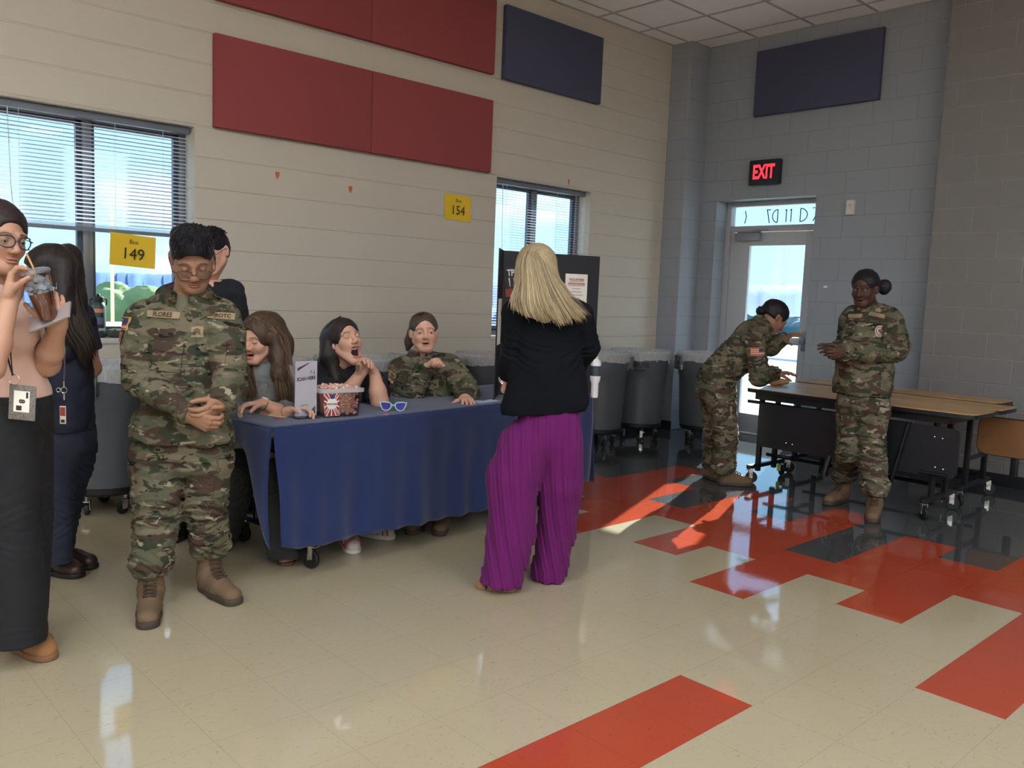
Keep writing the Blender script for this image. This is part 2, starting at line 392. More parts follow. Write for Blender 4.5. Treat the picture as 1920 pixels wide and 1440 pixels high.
class Decal:
    """lays flat shapes (patches, tape, lettering) onto a finished surface"""
    def __init__(s, V, Q): s.b = BVHTree.FromPolygons([tuple(p) for p in V], [tuple(int(i) for i in q) for q in Q])
    def proj(s, P, d, off):
        d = unit(d); out = []; dv = Vector(d); last = None
        for p in P:
            h = s.b.ray_cast(Vector(p-d*.25), dv, .6)
            if h[0] is None: q = np.array(p) if last is None else np.array(p)-d*((np.array(p)-last) @ d)
            else: q = np.array(h[0]); last = q
            out.append(q-d*off)
        return np.array(out)
    def patch(s, mb, c, right, up, w, h, d, off=.002, nx=8, ny=5, thick=.0015):
        c = np.array(c, float); right = unit(right); up = unit(up)
        G = np.array([c+right*w*(i/nx-.5)+up*h*(j/ny-.5) for j in range(ny+1) for i in range(nx+1)]); P = s.proj(G, d, off); B = P+unit(d)*(off+thick)
        n1 = nx+1; Fc = [(j*n1+i, j*n1+i+1, (j+1)*n1+i+1, (j+1)*n1+i) for j in range(ny) for i in range(nx)]
        N = len(P); ed = [i for i in range(nx+1)]+[j*n1+nx for j in range(1, ny+1)]+[ny*n1+i for i in range(nx-1, -1, -1)]+[j*n1 for j in range(ny-1, 0, -1)]
        Fc += [(ed[(k+1) % len(ed)], ed[k], ed[k]+N, ed[(k+1) % len(ed)]+N) for k in range(len(ed))]
        mb.add(np.concatenate([P, B]), Fc)
    def quad(s, mb, c, d, off=.004, thick=.004, n=7):
        """bilinear patch between four corners (00, 10, 11, 01)"""
        c = [np.array(q, float) for q in c]; G = []
        for j in range(n+1):
            for i in range(n+1): a, b = i/n, j/n; G.append(c[0]*(1-a)*(1-b)+c[1]*a*(1-b)+c[2]*a*b+c[3]*(1-a)*b)
        P = s.proj(G, d, off); B = P+unit(d)*(off+thick); n1 = n+1; Fc = [(j*n1+i, j*n1+i+1, (j+1)*n1+i+1, (j+1)*n1+i) for j in range(n) for i in range(n)]
        ed = [i for i in range(n+1)]+[j*n1+n for j in range(1, n+1)]+[n*n1+i for i in range(n-1, -1, -1)]+[j*n1 for j in range(n-1, 0, -1)]; N = len(P)
        Fc += [(ed[(k+1) % len(ed)], ed[k], ed[k]+N, ed[(k+1) % len(ed)]+N) for k in range(len(ed))]; mb.add(np.concatenate([P, B]), Fc)
    def shape(s, mb, pts, Fc, c, right, up, d, off=.003):
        right = unit(right); up = unit(up); G = np.array([np.array(c)+right*p[0]+up*p[1] for p in pts]); mb.add(s.proj(G, d, off), Fc)
    def text(s, mb, body, size, c, right, up, d, off=.0035, bold=0.0, squash=1.0):
        V, Fc = text_mesh(body, size, 'CENTER', bold)
        if len(V): V[:, 0] *= squash; s.shape(mb, V[:, :2], Fc, c, right, up, d, off)
# ================================================================== SETTING
YW, XG, XR, ZC = 5.71, 7.78, 7.55, 4.03       # cream wall, grey wall, nearer grey wall, ceiling
X0, Y0 = -7.0, -8.0                            # far ends of the room behind the camera
def block_mat(name, col, axis, zo, ho, mortar=0.012, bumpst=0.6, vary=0.05, light=1.0, grain=0.25, rough=.55, width=.4064):
    m = mat(name, col, rough, spec=.35, vary=(1.1, vary)); nt = m.node_tree; b = nt.nodes['Principled BSDF']; N = nt.nodes.new; L = nt.links.new
    tc = N('ShaderNodeTexCoord'); sp = N('ShaderNodeSeparateXYZ'); L(tc.outputs['Object'], sp.inputs[0]); cb = N('ShaderNodeCombineXYZ')
    a1 = N('ShaderNodeMath'); a1.inputs[1].default_value = -ho+40*.4064; L(sp.outputs[axis], a1.inputs[0]); L(a1.outputs[0], cb.inputs[0])
    a2 = N('ShaderNodeMath'); a2.inputs[1].default_value = -zo+20*.2032; L(sp.outputs['Z'], a2.inputs[0]); L(a2.outputs[0], cb.inputs[1])
    def br(ms, sm):
        t = N('ShaderNodeTexBrick'); t.inputs['Scale'].default_value = 1; t.inputs['Brick Width'].default_value = width; t.inputs['Row Height'].default_value = .2032
        t.inputs['Mortar Size'].default_value = ms; t.inputs['Mortar Smooth'].default_value = sm; L(cb.outputs[0], t.inputs[0]); return t
    t = br(mortar*.5, .6)
    nz = N('ShaderNodeTexNoise'); nz.inputs['Scale'].default_value = 160; nz.inputs['Detail'].default_value = 4; L(tc.outputs['Object'], nz.inputs[0])
    g = N('ShaderNodeMath'); g.operation = 'MULTIPLY'; g.inputs[1].default_value = grain; L(nz.outputs['Fac'], g.inputs[0])
    mm = N('ShaderNodeMath'); mm.operation = 'MULTIPLY'; mm.inputs[1].default_value = -1.6; L(t.outputs['Fac'], mm.inputs[0])
    ad = N('ShaderNodeMath'); L(g.outputs[0], ad.inputs[0]); L(mm.outputs[0], ad.inputs[1])
    bp = N('ShaderNodeBump'); bp.inputs['Strength'].default_value = bumpst; bp.inputs['Distance'].default_value = .004; L(ad.outputs[0], bp.inputs['Height']); L(bp.outputs[0], b.inputs['Normal'])
    if light != 1.0:
        src = b.inputs['Base Color'].links[0].from_socket; mx = N('ShaderNodeMixRGB'); mx.blend_type = 'MULTIPLY'; mx.inputs[2].default_value = (light, light, light, 1)
        L(t.outputs['Fac'], mx.inputs[0]); L(src, mx.inputs[1]); L(mx.outputs[0], b.inputs['Base Color'])
    return m
M_cream = block_mat('cream_block_paint', (202, 194, 180), 'X', .177, .04, .013, .8, .03, 1.06, .2, .5, width=60)
M_grey = block_mat('grey_block_paint', (152, 157, 164), 'Y', 0.0, .01, .010, .45, .05, .9, .25, .5)
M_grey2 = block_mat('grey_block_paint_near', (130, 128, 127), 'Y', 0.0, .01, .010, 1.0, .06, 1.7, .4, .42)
M_base = mat('black_cove_base', (40, 41, 44), .35)
M_ceil = mat('ceiling_tile', (248, 243, 240), .9)
def ceil_nodes():
    nt = M_ceil.node_tree; b = nt.nodes['Principled BSDF']; N = nt.nodes.new; L = nt.links.new
    tc = N('ShaderNodeTexCoord'); nz = N('ShaderNodeTexNoise'); nz.inputs['Scale'].default_value = 90; nz.inputs['Detail'].default_value = 5; L(tc.outputs['Object'], nz.inputs[0])
    bp = N('ShaderNodeBump'); bp.inputs['Strength'].default_value = .3; bp.inputs['Distance'].default_value = .003; L(nz.outputs['Fac'], bp.inputs['Height']); L(bp.outputs[0], b.inputs['Normal'])
ceil_nodes()
M_grid = mat('ceiling_grid_metal', (176, 172, 168), .6)
M_alu = mat('window_aluminium', (128, 130, 136), .35, metal=.6)
M_alud = mat('window_aluminium_dark', (70, 76, 88), .4, metal=.5)
M_slat = mat('blind_slat', (196, 200, 210), .45)
M_glass = glass_mat('window_glass', (236, 246, 250), .05)
M_doorp = mat('door_frame_paint', (176, 178, 182), .4)
M_floor_c = None

def floor_mat(name, col, flecks, dens=.5, tint=0.05):
    m = mat(name, col, .12, spec=.5); nt = m.node_tree; b = nt.nodes['Principled BSDF']; N = nt.nodes.new; L = nt.links.new
    tc = N('ShaderNodeTexCoord'); sp = N('ShaderNodeSeparateXYZ'); L(tc.outputs['Object'], sp.inputs[0])
    # flecks
    mp = N('ShaderNodeMapping'); mp.inputs['Scale'].default_value = (1.0, 2.6, 1); mp.inputs['Rotation'].default_value = (0, 0, .9); L(tc.outputs['Object'], mp.inputs[0])
    nz = N('ShaderNodeTexNoise'); nz.inputs['Scale'].default_value = 42; nz.inputs['Detail'].default_value = 2; nz.inputs['Distortion'].default_value = 1.2; L(mp.outputs[0], nz.inputs[0])
    mr = N('ShaderNodeMapRange'); mr.inputs['From Min'].default_value = .64; mr.inputs['From Max'].default_value = .70; L(nz.outputs['Fac'], mr.inputs[0])
    ml = N('ShaderNodeMath'); ml.operation = 'MULTIPLY'; ml.inputs[1].default_value = dens; L(mr.outputs[0], ml.inputs[0])
    mx = N('ShaderNodeMixRGB'); L(ml.outputs[0], mx.inputs[0]); mx.inputs[1].default_value = (*lin(col), 1); mx.inputs[2].default_value = (*lin(flecks), 1)
    # large soft variation
    n2 = N('ShaderNodeTexNoise'); n2.inputs['Scale'].default_value = .9; n2.inputs['Detail'].default_value = 3; L(tc.outputs['Object'], n2.inputs[0])
    m2 = N('ShaderNodeMapRange'); m2.inputs['To Min'].default_value = 1-tint; m2.inputs['To Max'].default_value = 1+tint; L(n2.outputs['Fac'], m2.inputs[0])
    mu = N('ShaderNodeMixRGB'); mu.blend_type = 'MULTIPLY'; mu.inputs[0].default_value = 1; L(mx.outputs[0], mu.inputs[1]); L(m2.outputs[0], mu.inputs[2])
    # seams, one tile = 0.3048 m
    def seam(axis, o):
        a = N('ShaderNodeMath'); a.inputs[1].default_value = -o+100*.3048; L(sp.outputs[axis], a.inputs[0])
        d = N('ShaderNodeMath'); d.operation = 'MODULO'; d.inputs[1].default_value = .3048; L(a.outputs[0], d.inputs[0])
        p = N('ShaderNodeMath'); p.operation = 'PINGPONG'; p.inputs[1].default_value = .1524; L(d.outputs[0], p.inputs[0])
        l = N('ShaderNodeMath'); l.operation = 'LESS_THAN'; l.inputs[1].default_value = .0009; L(p.outputs[0], l.inputs[0]); return l
    s1 = seam('X', FX); s2 = seam('Y', FY); sx = N('ShaderNodeMath'); sx.operation = 'MAXIMUM'; L(s1.outputs[0], sx.inputs[0]); L(s2.outputs[0], sx.inputs[1])
    sf = N('ShaderNodeMath'); sf.operation = 'MULTIPLY'; sf.inputs[1].default_value = .35; L(sx.outputs[0], sf.inputs[0])
    sm = N('ShaderNodeMixRGB'); L(sf.outputs[0], sm.inputs[0]); L(mu.outputs[0], sm.inputs[1]); sm.inputs[2].default_value = (*lin([c*.55 for c in col]), 1)
    L(sm.outputs[0], b.inputs['Base Color'])
    # waxed surface: nearly mirror smooth, faint waviness and pits
    nb = N('ShaderNodeTexNoise'); nb.inputs['Scale'].default_value = 9; nb.inputs['Detail'].default_value = 2; L(tc.outputs['Object'], nb.inputs[0])
    nf = N('ShaderNodeTexNoise'); nf.inputs['Scale'].default_value = 75; nf.inputs['Detail'].default_value = 3; L(tc.outputs['Object'], nf.inputs[0])
    h = N('ShaderNodeMath'); h.operation = 'MULTIPLY'; h.inputs[1].default_value = .06; L(nf.outputs['Fac'], h.inputs[0])
    h2 = N('ShaderNodeMath'); L(nb.outputs['Fac'], h2.inputs[0]); L(h.outputs[0], h2.inputs[1])
    hs = N('ShaderNodeMath'); hs.operation = 'MULTIPLY_ADD'; hs.inputs[1].default_value = -.3; L(sx.outputs[0], hs.inputs[0]); L(h2.outputs[0], hs.inputs[2])
    bp = N('ShaderNodeBump'); bp.inputs['Strength'].default_value = .12; bp.inputs['Distance'].default_value = .0035; L(hs.outputs[0], bp.inputs['Height']); L(bp.outputs[0], b.inputs['Normal'])
    b.inputs['Roughness'].default_value = .055; b.inputs['Specular IOR Level'].default_value = .85
    return m
FX, FY, TL = 2.58227, 1.77562, .3048
M_fc = floor_mat('vinyl_tile_cream', (170, 158, 132), (140, 122, 96), .55)
M_fr = floor_mat('vinyl_tile_red', (166, 68, 46), (120, 44, 30), .35)
M_fg = floor_mat('vinyl_tile_grey', (72, 74, 76), (104, 104, 104), .4)
ROWS = {-6: (5, 9), -5: (7, 10), -4: (7, 10), -3: (2, 11), -2: (6, 11), -1: (4, 8), 0: (5, 9), 1: (3, 6), 2: (5, 10), 3: (4, 8), 4: (6, 10), 5: (3, 7), 6: (5, 9), 7: (6, 11)}
def tile_colour(i, j):
    r, g = ROWS.get(j, (6, 8) if j > 7 else (5+(j % 3), 9+(j % 2)))
    if j == -1 and -6 <= i <= -1: return 1
    if j == -7 and -12 <= i <= -4: return 1
    return 2 if i >= g else (1 if i >= r else 0)
def build_floor():
    i0, i1 = math.floor((X0-FX)/TL), math.ceil((XG+.3-FX)/TL); j0, j1 = math.floor((Y0-FY)/TL), math.ceil((YW-FY)/TL)
    V = []; Fc = []; mi = []; idx = {}
    def vid(i, j):
        if (i, j) not in idx:
            idx[(i, j)] = len(V); V.append((min(max(FX+i*TL, X0), XG+.25), min(max(FY+j*TL, Y0), YW), 0))
        return idx[(i, j)]
    for i in range(i0, i1):
        for j in range(j0, j1):
            Fc.append((vid(i, j), vid(i+1, j), vid(i+1, j+1), vid(i, j+1))); mi.append(tile_colour(i, j))
    me = bpy.data.meshes.new('floor'); me.from_pydata(V, [], Fc)
    for m in (M_fc, M_fr, M_fg): me.materials.append(m)
    me.polygons.foreach_set('material_index', mi)
    tag(link_mesh('floor', me), kind='structure')
build_floor()

def wall_with_holes(name, m, axis, p0, p1, a0, a1, z0, z1, holes):
    """axis 'y': wall spans x a0..a1 at y p0..p1; axis 'x': spans y a0..a1 at x p0..p1"""
    mb = MB(); cuts = sorted(set([a0, a1]+[h[0] for h in holes]+[h[1] for h in holes]))
    def bx(u0, u1, w0, w1):
        if u1-u0 < 1e-4 or w1-w0 < 1e-4: return
        if axis == 'y': mb.b2((u0, p0, w0), (u1, p1, w1))
        else: mb.b2((p0, u0, w0), (p1, u1, w1))
    for u0, u1 in zip(cuts[:-1], cuts[1:]):
        h = [q for q in holes if q[0] <= u0+1e-6 and q[1] >= u1-1e-6]
        if h: bx(u0, u1, z0, h[0][2]); bx(u0, u1, h[0][3], z1)
        else: bx(u0, u1, z0, z1)
    return tag(mb.build(name, m, smooth=None), kind='structure')
WIN = [(1.13, 2.385, 1.0, 2.40), (5.07, 6.30, 1.0, 2.40), (-2.81, -1.55, 1.0, 2.40), (-6.4, -5.15, 1.0, 2.40)]
wall_with_holes('wall_left', M_cream, 'y', YW, YW+.235, X0, 7.46, 0, ZC+.2, WIN)
wall_with_holes('wall_front', M_grey, 'x', XG, XG+.30, 2.96, YW+.3, 0, ZC+.2, [(4.15, 5.265, 0, 2.44)])
wall_with_holes('wall_front_near', M_grey2, 'x', XR, XR+.5, Y0, 2.96, 0, ZC+.2, [])
mbx = MB(); mbx.b2((7.45, 5.45, 0), (XG+.01, YW+.3, ZC+.2), bev=.012); tag(mbx.build('wall_pillar', M_grey), kind='structure')
wall_with_holes('wall_back', M_cream, 'x', X0-.2, X0, Y0, YW+.3, 0, ZC+.2, [])
wall_with_holes('wall_right', M_cream, 'y', Y0-.2, Y0, X0, XR+.5, 0, ZC+.2, [])
def ceiling():
    mb = MB(); mb.b2((X0, Y0, ZC), (XG+.3, YW+.3, ZC+.1)); o = tag(mb.build('ceiling', M_ceil, smooth=None), kind='structure')
    g = MB()
    x = 7.49
    while x > X0: g.b2((x-.012, Y0, ZC-.006), (x+.012, YW, ZC+.002)); x -= .61
    y = 5.51
    while y > Y0: g.b2((X0, y-.012, ZC-.005), (XG, y+.012, ZC+.002)); y -= .61
    g.b2((X0, YW-.022, ZC-.008), (7.46, YW, ZC)); g.b2((XG-.022, 2.96, ZC-.008), (XG, 5.45, ZC))
    g.build('ceiling_grid', M_grid, o, smooth=None)
ceiling()
def baseboards():
    for nm, lo, hi in (('baseboard_left', (X0, YW-.012, 0), (7.45, YW, .10)), ('baseboard_front', (XG-.012, 2.96, 0), (XG, 4.15, .10)), ('baseboard_front_2', (XG-.012, 5.265, 0), (XG, 5.45, .10)), ('baseboard_front_near', (XR-.012, Y0, 0), (XR, 2.96, .10)), ('baseboard_pillar', (7.438, 5.438, 0), (7.45, YW, .10))):
        mb = MB(); mb.b2(lo, hi, bev=.004); tag(mb.build(nm, M_base), kind='structure')
baseboards()

# ---- windows
def window(n, x0, x1, z0, z1, lower_div=True):
    y = YW+.15; mb = MB(); w = .045
    xm = x0+(x1-x0)*.502
    for lo, hi in (((x0, y, z0), (x0+w, y+.07, z1)), ((x1-w, y, z0), (x1, y+.07, z1)), ((x0+w, y, z1-w), (x1-w, y+.07, z1)), ((x0+w, y, z0), (x1-w, y+.07, z0+w)), ((xm-.028, y-.004, z0+w), (xm+.028, y+.07, z1-w))):
        mb.b2(lo, hi, bev=.004)
    mb.mi = 1
    for a, b in ((x0+w, xm-.028), (xm+.028, x1-w)):
        for lo, hi in (((a, y+.02, z0+w), (a+.022, y+.055, z1-w)), ((b-.03, y+.02, z0+w), (b, y+.055, z1-w)), ((a, y+.02, z0+w), (b, y+.055, z0+w+.025)), ((a, y+.02, z1-w-.025), (b, y+.055, z1-w))): mb.b2(lo, hi)
    f = tag(mb.build('window_%d' % n, [M_alu, M_alud]), kind='structure')
    for a, b in ((x0+w, xm-.028), (xm+.028, x1-w)):
        g = MB(); g.b2((a+.02, y+.036, z0+w+.02), (b-.02, y+.040, z1-w-.02)); g.build('glass_pane', M_glass, f, smooth=None)
    s = MB(); s.b2((x0, YW-.01, z0-.03), (x1, y, z0+.004), bev=.006); s.build('window_sill', mat('sill_paint', (200, 196, 188), .4), f)
for n, wv in enumerate(WIN): window(n+1, *wv)
def blind(x0, x1, ztop, zbot, label, cords, seed=1, tl=24):
    t = thing('window_blind', label, 'blind', ((x0+x1)/2, YW+.075, ztop), group=None); o = np.array([(x0+x1)/2, YW+.075, ztop])
    mb = MB(); mb.b2((x0+.012, YW+.055, ztop-.045), (x1-.012, YW+.10, ztop-.003), bev=.004); mb.build('headrail', mat('blind_headrail', (112, 118, 132), .5), t, off=o)
    mb = MB(); mb.b2((x0+.012, YW+.062, zbot-.03), (x1-.012, YW+.092, zbot-.006), bev=.004); mb.build('bottom_rail', mat('blind_headrail', (112, 118, 132), .5), t, off=o)
    mb = MB(); rr = random.Random(seed); z = zbot; n = int((ztop-.05-zbot)/.0245)
    stack = 5
    for i in range(stack): z = zbot-.004+i*.004; mb.b2((x0+.015, YW+.063, z), (x1-.015, YW+.088, z+.0012))
    for i in range(n):
        z = zbot+.025+i*(ztop-.055-zbot-.02)/n; tilt = math.radians(tl+rr.uniform(-2, 2)); c = math.cos(tilt)*.0125; s = math.sin(tilt)*.0125; ym = YW+.077
        P = [(x, ym+a, z+b+cc) for x in (x0+.015, x1-.015) for a, b, cc in ((-c, -s, 0), (0, 0, .002), (c, s, 0), (c, s, -.0008), (0, 0, .0012), (-c, -s, -.0008))]
        mb.add(P, [(0, 1, 7, 6), (1, 2, 8, 7), (3, 9, 10, 4), (4, 10, 11, 5), (0, 6, 11, 5), (2, 3, 9, 8), (0, 5, 4, 1), (1, 4, 3, 2), (6, 7, 10, 11), (7, 8, 9, 10)])
    mb.build('slats', M_slat, t, off=o, smooth=30)
    for x in cords:
        mb = MB(); mb.tube([(x, YW+.062, ztop-.04), (x, YW+.062, zbot-.01)], .0014, 5); mb.build('ladder_cord', mat('cord_white', (225, 228, 232), .7), t, off=o)
    mb = MB(); x = cords[0]-.06 if cords else x0+.1; mb.tube([(x, YW+.05, ztop-.05), (x+.01, YW+.048, ztop-.5), (x+.02, YW+.05, ztop-.62)], .003, 6); mb.build('tilt_wand', mat('wand_clear', (210, 218, 226), .2), t, off=o)
blind(1.13, 2.385, 2.40, 1.70, 'half-raised grey mini blind in the large window at the left', (1.36, 1.9, 2.2))
blind(5.07, 6.30, 2.40, 1.10, 'lowered mini blind in the window behind the black display board', (5.25, 5.9, 6.16), 2, 10)
blind(-2.81, -1.55, 2.40, 1.70, 'grey mini blind in the first window beyond the left picture edge', (-2.6, -1.8), 3)
blind(-6.4, -5.15, 2.40, 1.70, 'grey mini blind in the farthest window to the left', (-6.2, -5.4), 4)

# ---- door in the grey wall
def door():
    x = XG+.20; ya, yb = 4.15, 5.265
    mb = MB()
    for lo, hi in (((x, yb-.055, 0), (x+.09, yb, 2.44)), ((x, ya, 0), (x+.09, ya+.055, 2.44)), ((x, ya+.055, 2.39), (x+.09, yb-.055, 2.44)), ((x, ya+.055, 2.13), (x+.09, yb-.055, 2.19)), ((x, ya+.055, 0), (x+.09, yb-.055, .015))): mb.b2(lo, hi, bev=.004)
    fr = tag(mb.build('door_1', M_doorp), kind='structure')
    g = MB(); g.b2((x+.04, ya+.055, 2.19), (x+.046, yb-.055, 2.39)); g.build('transom_glass', M_glass, fr, smooth=None)
    # hand-lettered marks on the transom glass, read from inside in mirror image
    mk = mat('marker_ink', (44, 52, 96), .5); m = MB(); R = lambda a, b: (x+.036, 5.085-a*1.07, 2.29+b)
    def st(pts): m.tube([R(*p) for p in pts], .0055, 5)
    def arc(cx, cy, rx, ry, a0, a1, n=10): return [(cx+rx*math.cos(math.radians(a0+(a1-a0)*i/n)), cy+ry*math.sin(math.radians(a0+(a1-a0)*i/n))) for i in range(n+1)]
    st([(.30, .06), (.255, .06)]); st([(.262, .06), (.29, -.075)])                     # reversed 7
    st([(.375, -.07), (.375, .06)]); st([(.375, .06)]+arc(.375, -.005, .055, .065, 90, 270))  # reversed D
    st([(.455, .045), (.465, .06), (.465, -.07)]); st([(.505, .045), (.515, .06), (.515, -.07)])  # 11
    st([(.61, .06), (.61, -.07)]); st(arc(.61, -.005, .07, .065, -90, 90))             # D
    st([(.73, .06), (.80, .06), (.74, -.07)])
    st([(.02, .06), (.035, .0), (.02, -.07)])
    m.build('transom_lettering', mk, fr)
    # leaf
    l0, l1 = ya+.06, yb-.06; gl0, gl1 = 4.345, 4.975
    mb = MB(); xl = x+.02
    for lo, hi in (((xl, gl1, .02), (xl+.045, l1, 2.125)), ((xl, l0, .02), (xl+.045, gl0, 2.125)), ((xl, gl0, 1.985), (xl+.045, gl1, 2.125)), ((xl, gl0, .02), (xl+.045, gl1, .22)), ((xl, gl0, .98), (xl+.045, gl1, 1.06))): mb.b2(lo, hi, bev=.003)
    lf = mb.build('door_leaf', mat('door_leaf_paint', (188, 190, 194), .38), fr)
    g = MB(); g.b2((xl+.018, gl0, .22), (xl+.024, gl1, .98)); g.b2((xl+.018, gl0, 1.06), (xl+.024, gl1, 1.985)); g.build('door_glass', M_glass, lf, smooth=None)
    c = MB(); c.box((xl-.035, 4.98, 2.075), (.06, .29, .075), bev=.008); c.b2((xl-.05, 4.83, 2.12), (xl-.03, 5.10, 2.135)); c.tube([(xl-.04, 5.0, 2.125), (xl-.06, 4.85, 2.14), (xl, 4.72, 2.145)], .008, 6)
    c.build('door_closer', mat('closer_grey', (150, 152, 160), .4, metal=.4), lf)
    c = MB(); c.b2((xl-.055, 4.28, 1.005), (xl-.01, 4.98, 1.06), bev=.008); c.build('push_bar', mat('push_bar_metal', (196, 200, 206), .25, metal=.7), lf)
    c = MB(); c.b2((xl-.06, 4.215, .93), (xl, 4.285, 1.13), bev=.008); c.b2((xl-.075, 4.235, 1.0), (xl-.055, 4.30, 1.06), bev=.006); c.build('latch_case', mat('latch_metal', (120, 126, 136), .3, metal=.7), lf)
door()

# ---- outside
def outside():
    m = MB(); m.b2((XG+.30, 3.6, 2.6), (XG+1.32, 5.8, 2.72)); tag(m.build('added_canopy', M_alu, smooth=None), kind='structure')   # unseen canopy, added to keep the sun off the transom
    mb = MB(); mb.b2((-30, YW+.30, -.22), (34, 31, -.12)); mb.b2((XG+.30, -24, -.22), (34, YW+.3, -.12))
    mb.b2((XG+.29, 3.6, -.12), (XG+2.2, 5.9, -.01))
    tag(mb.build('ground', mat('outside_concrete', (196, 192, 184), .9, vary=(.6, .08)), smooth=None), kind='structure')
    # wooded valley and hills: the hall stands above them
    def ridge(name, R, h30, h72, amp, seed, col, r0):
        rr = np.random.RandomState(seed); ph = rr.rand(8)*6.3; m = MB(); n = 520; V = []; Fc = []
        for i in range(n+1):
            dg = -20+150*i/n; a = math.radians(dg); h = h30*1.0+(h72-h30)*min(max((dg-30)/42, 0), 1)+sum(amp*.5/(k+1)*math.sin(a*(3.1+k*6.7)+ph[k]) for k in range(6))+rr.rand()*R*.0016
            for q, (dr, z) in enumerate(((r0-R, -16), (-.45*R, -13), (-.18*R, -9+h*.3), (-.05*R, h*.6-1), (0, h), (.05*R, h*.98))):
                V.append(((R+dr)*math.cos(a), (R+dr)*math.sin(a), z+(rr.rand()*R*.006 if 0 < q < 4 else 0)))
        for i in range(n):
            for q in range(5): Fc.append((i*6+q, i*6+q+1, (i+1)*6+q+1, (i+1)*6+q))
        m.add(V, Fc); o = m.build(name, mat(name+'_hazed_foliage', col, .95, vary=(.15, .2)), smooth=180); tag(o, kind='structure')  # the blue of distance haze is put into the hill colour
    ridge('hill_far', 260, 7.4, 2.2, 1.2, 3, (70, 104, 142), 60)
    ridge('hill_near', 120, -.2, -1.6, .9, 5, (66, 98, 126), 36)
    # trees beyond the parking lot
    k = 0
    for (u, v, D, r) in ((247, 590, 44, 2.0), (196, 600, 52, 1.7), (128, 596, 47, 1.8), (306, 600, 50, 1.7), (1412, 625, 44, 1.6), (1502, 628, 46, 1.6)):
        c = at(u, v, D); zc = c[2]
        t = thing('parking_lot_tree', ['yellow-green round tree outside the left window', 'grey-green tree just left of the yellow-green tree outside', 'grey-green tree seen at the left window mullion', 'grey-green tree outside behind the cadet\'s shoulder', 'blue-green tree seen through the door glass, left one', 'blue-green tree seen through the door glass, right one'][k], 'tree', (c[0], c[1], zc-1.6))
        s = S(.14 if r < 3 else .16); rr = random.Random(k)
        for q in range(14): s.ell((rr.uniform(-.6, .6)*r, rr.uniform(-.6, .6)*r, 1.35+rr.uniform(-.4, .9)*r*.6), (r*rr.uniform(.3, .55), r*.5, r*rr.uniform(.3, .45)), k=.1)
        s.disp = wob(k, 6, .22); V, Q = s.mesh(); np_mesh('crown', [(V, Q)], mat('foliage_yellow' if k == 0 else 'foliage_hazed_green', (122, 138, 84) if k == 0 else (74, 100, 104), .9, vary=(1.2, .3)), t)  # green crowns are greyed in colour to stand for haze
        m = MB(); m.tube([(0, 0, 0), (0, 0, 1.2)], [.2, .14], 8); m.build('trunk', mat('bark', (110, 100, 90), .9), t); k += 1
    # yellow parking-lot pole seen under the paper sign
    c = onz(212, 660, 0); p = at(211, 600, 14.0)
    t = thing('light_pole', 'thin pale yellow pole standing outside the left window', 'pole', (p[0], p[1], -.12))
    m = MB(); m.tube([(0, 0, 0), (0, 0, 2.6)], .028, 8); m.build('pole', mat('pole_yellow', (236, 224, 170), .5), t)
    m = MB(); m.lathe([(.09, 0), (.09, .03), (.03, .05)], n=12); m.build('pole_base', mat('pole_yellow', (236, 224, 170), .5), t)
    # rail fence outside the door
    A = at(1385, 600, 16.0); a = np.array([XG+6.0, 3.2, -.12])
    t = thing('rail_fence', 'grey metal rail fence seen through the lower door glass', 'fence', tuple(a))
    m = MB()
    for z in (.95, .5): m.tube([(0, 0, z), (.6, 6, z)], .022, 6)
    m.build('rails', mat('fence_metal', (150, 158, 168), .5, metal=.3), t)
    for i in range(5):
        m = MB(); m.tube([(.6*i/4, 6*i/4, 0), (.6*i/4, 6*i/4, .98)], .028, 6); m.build('fence_post', mat('fence_metal', (150, 158, 168), .5), t)
    for i, yy in enumerate((4.5, 5.4)):
        t = thing('bicycle_rack', ['blue-grey bicycle rack loop outside the door, nearer the latch', 'blue-grey bicycle rack loop outside the door, nearer the hinges'][i], 'rack', (XG+3.6, yy, -.12))
        m = MB(); m.tube([(0, -.25, 0), (0, -.25, .55)]+[(0, -.25*math.cos(math.radians(a)), .55+.25*math.sin(math.radians(a))) for a in range(15, 180, 15)]+[(0, .25, .55), (0, .25, 0)], .024, 8); m.build('loop', mat('fence_metal', (150, 158, 168), .5), t)
outside()

# ---- added fill lamps, shaped as recessed troffers, all behind or above the view
def fill_troffer(x, y, on, label):
    t = thing('fill_light', label, 'added fill light', (x, y, ZC-.012))
    m = MB(); w, h = .60, 1.21
    for lo, hi in (((-w/2, -h/2, -.006), (w/2, -h/2+.03, .01)), ((-w/2, h/2-.03, -.006), (w/2, h/2, .01)), ((-w/2, -h/2+.03, -.006), (-w/2+.03, h/2-.03, .01)), ((w/2-.03, -h/2+.03, -.006), (w/2, h/2-.03, .01))): m.b2(lo, hi)
    m.build('fill_light_frame', M_grid, t, smooth=None)
    m = MB(); m.b2((-w/2+.03, -h/2+.03, 0), (w/2-.03, h/2-.03, .006)); m.build('diffuser', mat('fill_light_diffuser', (255, 250, 240), .5, emit=(238, 246, 255), estr=FILL_E), t, smooth=None)
FILL_E = 35.5
k = 0
TN = ['over the middle of the hall', 'near the back wall', 'near the right wall']
for ix, x in enumerate((-5.2, -2.8, -.35, 2.1)):
    for iy, y in enumerate((-6.0, -3.5, -1.1, 1.35)):
        if x > 2 and y > 1: continue
        fill_troffer(x, y, True, 'added ceiling fill lamp out of view, row %s from the grey wall, column %s from the cream wall' % (('fourth', 'third', 'second', 'first')[ix], ('fourth', 'third', 'second', 'first')[iy]))
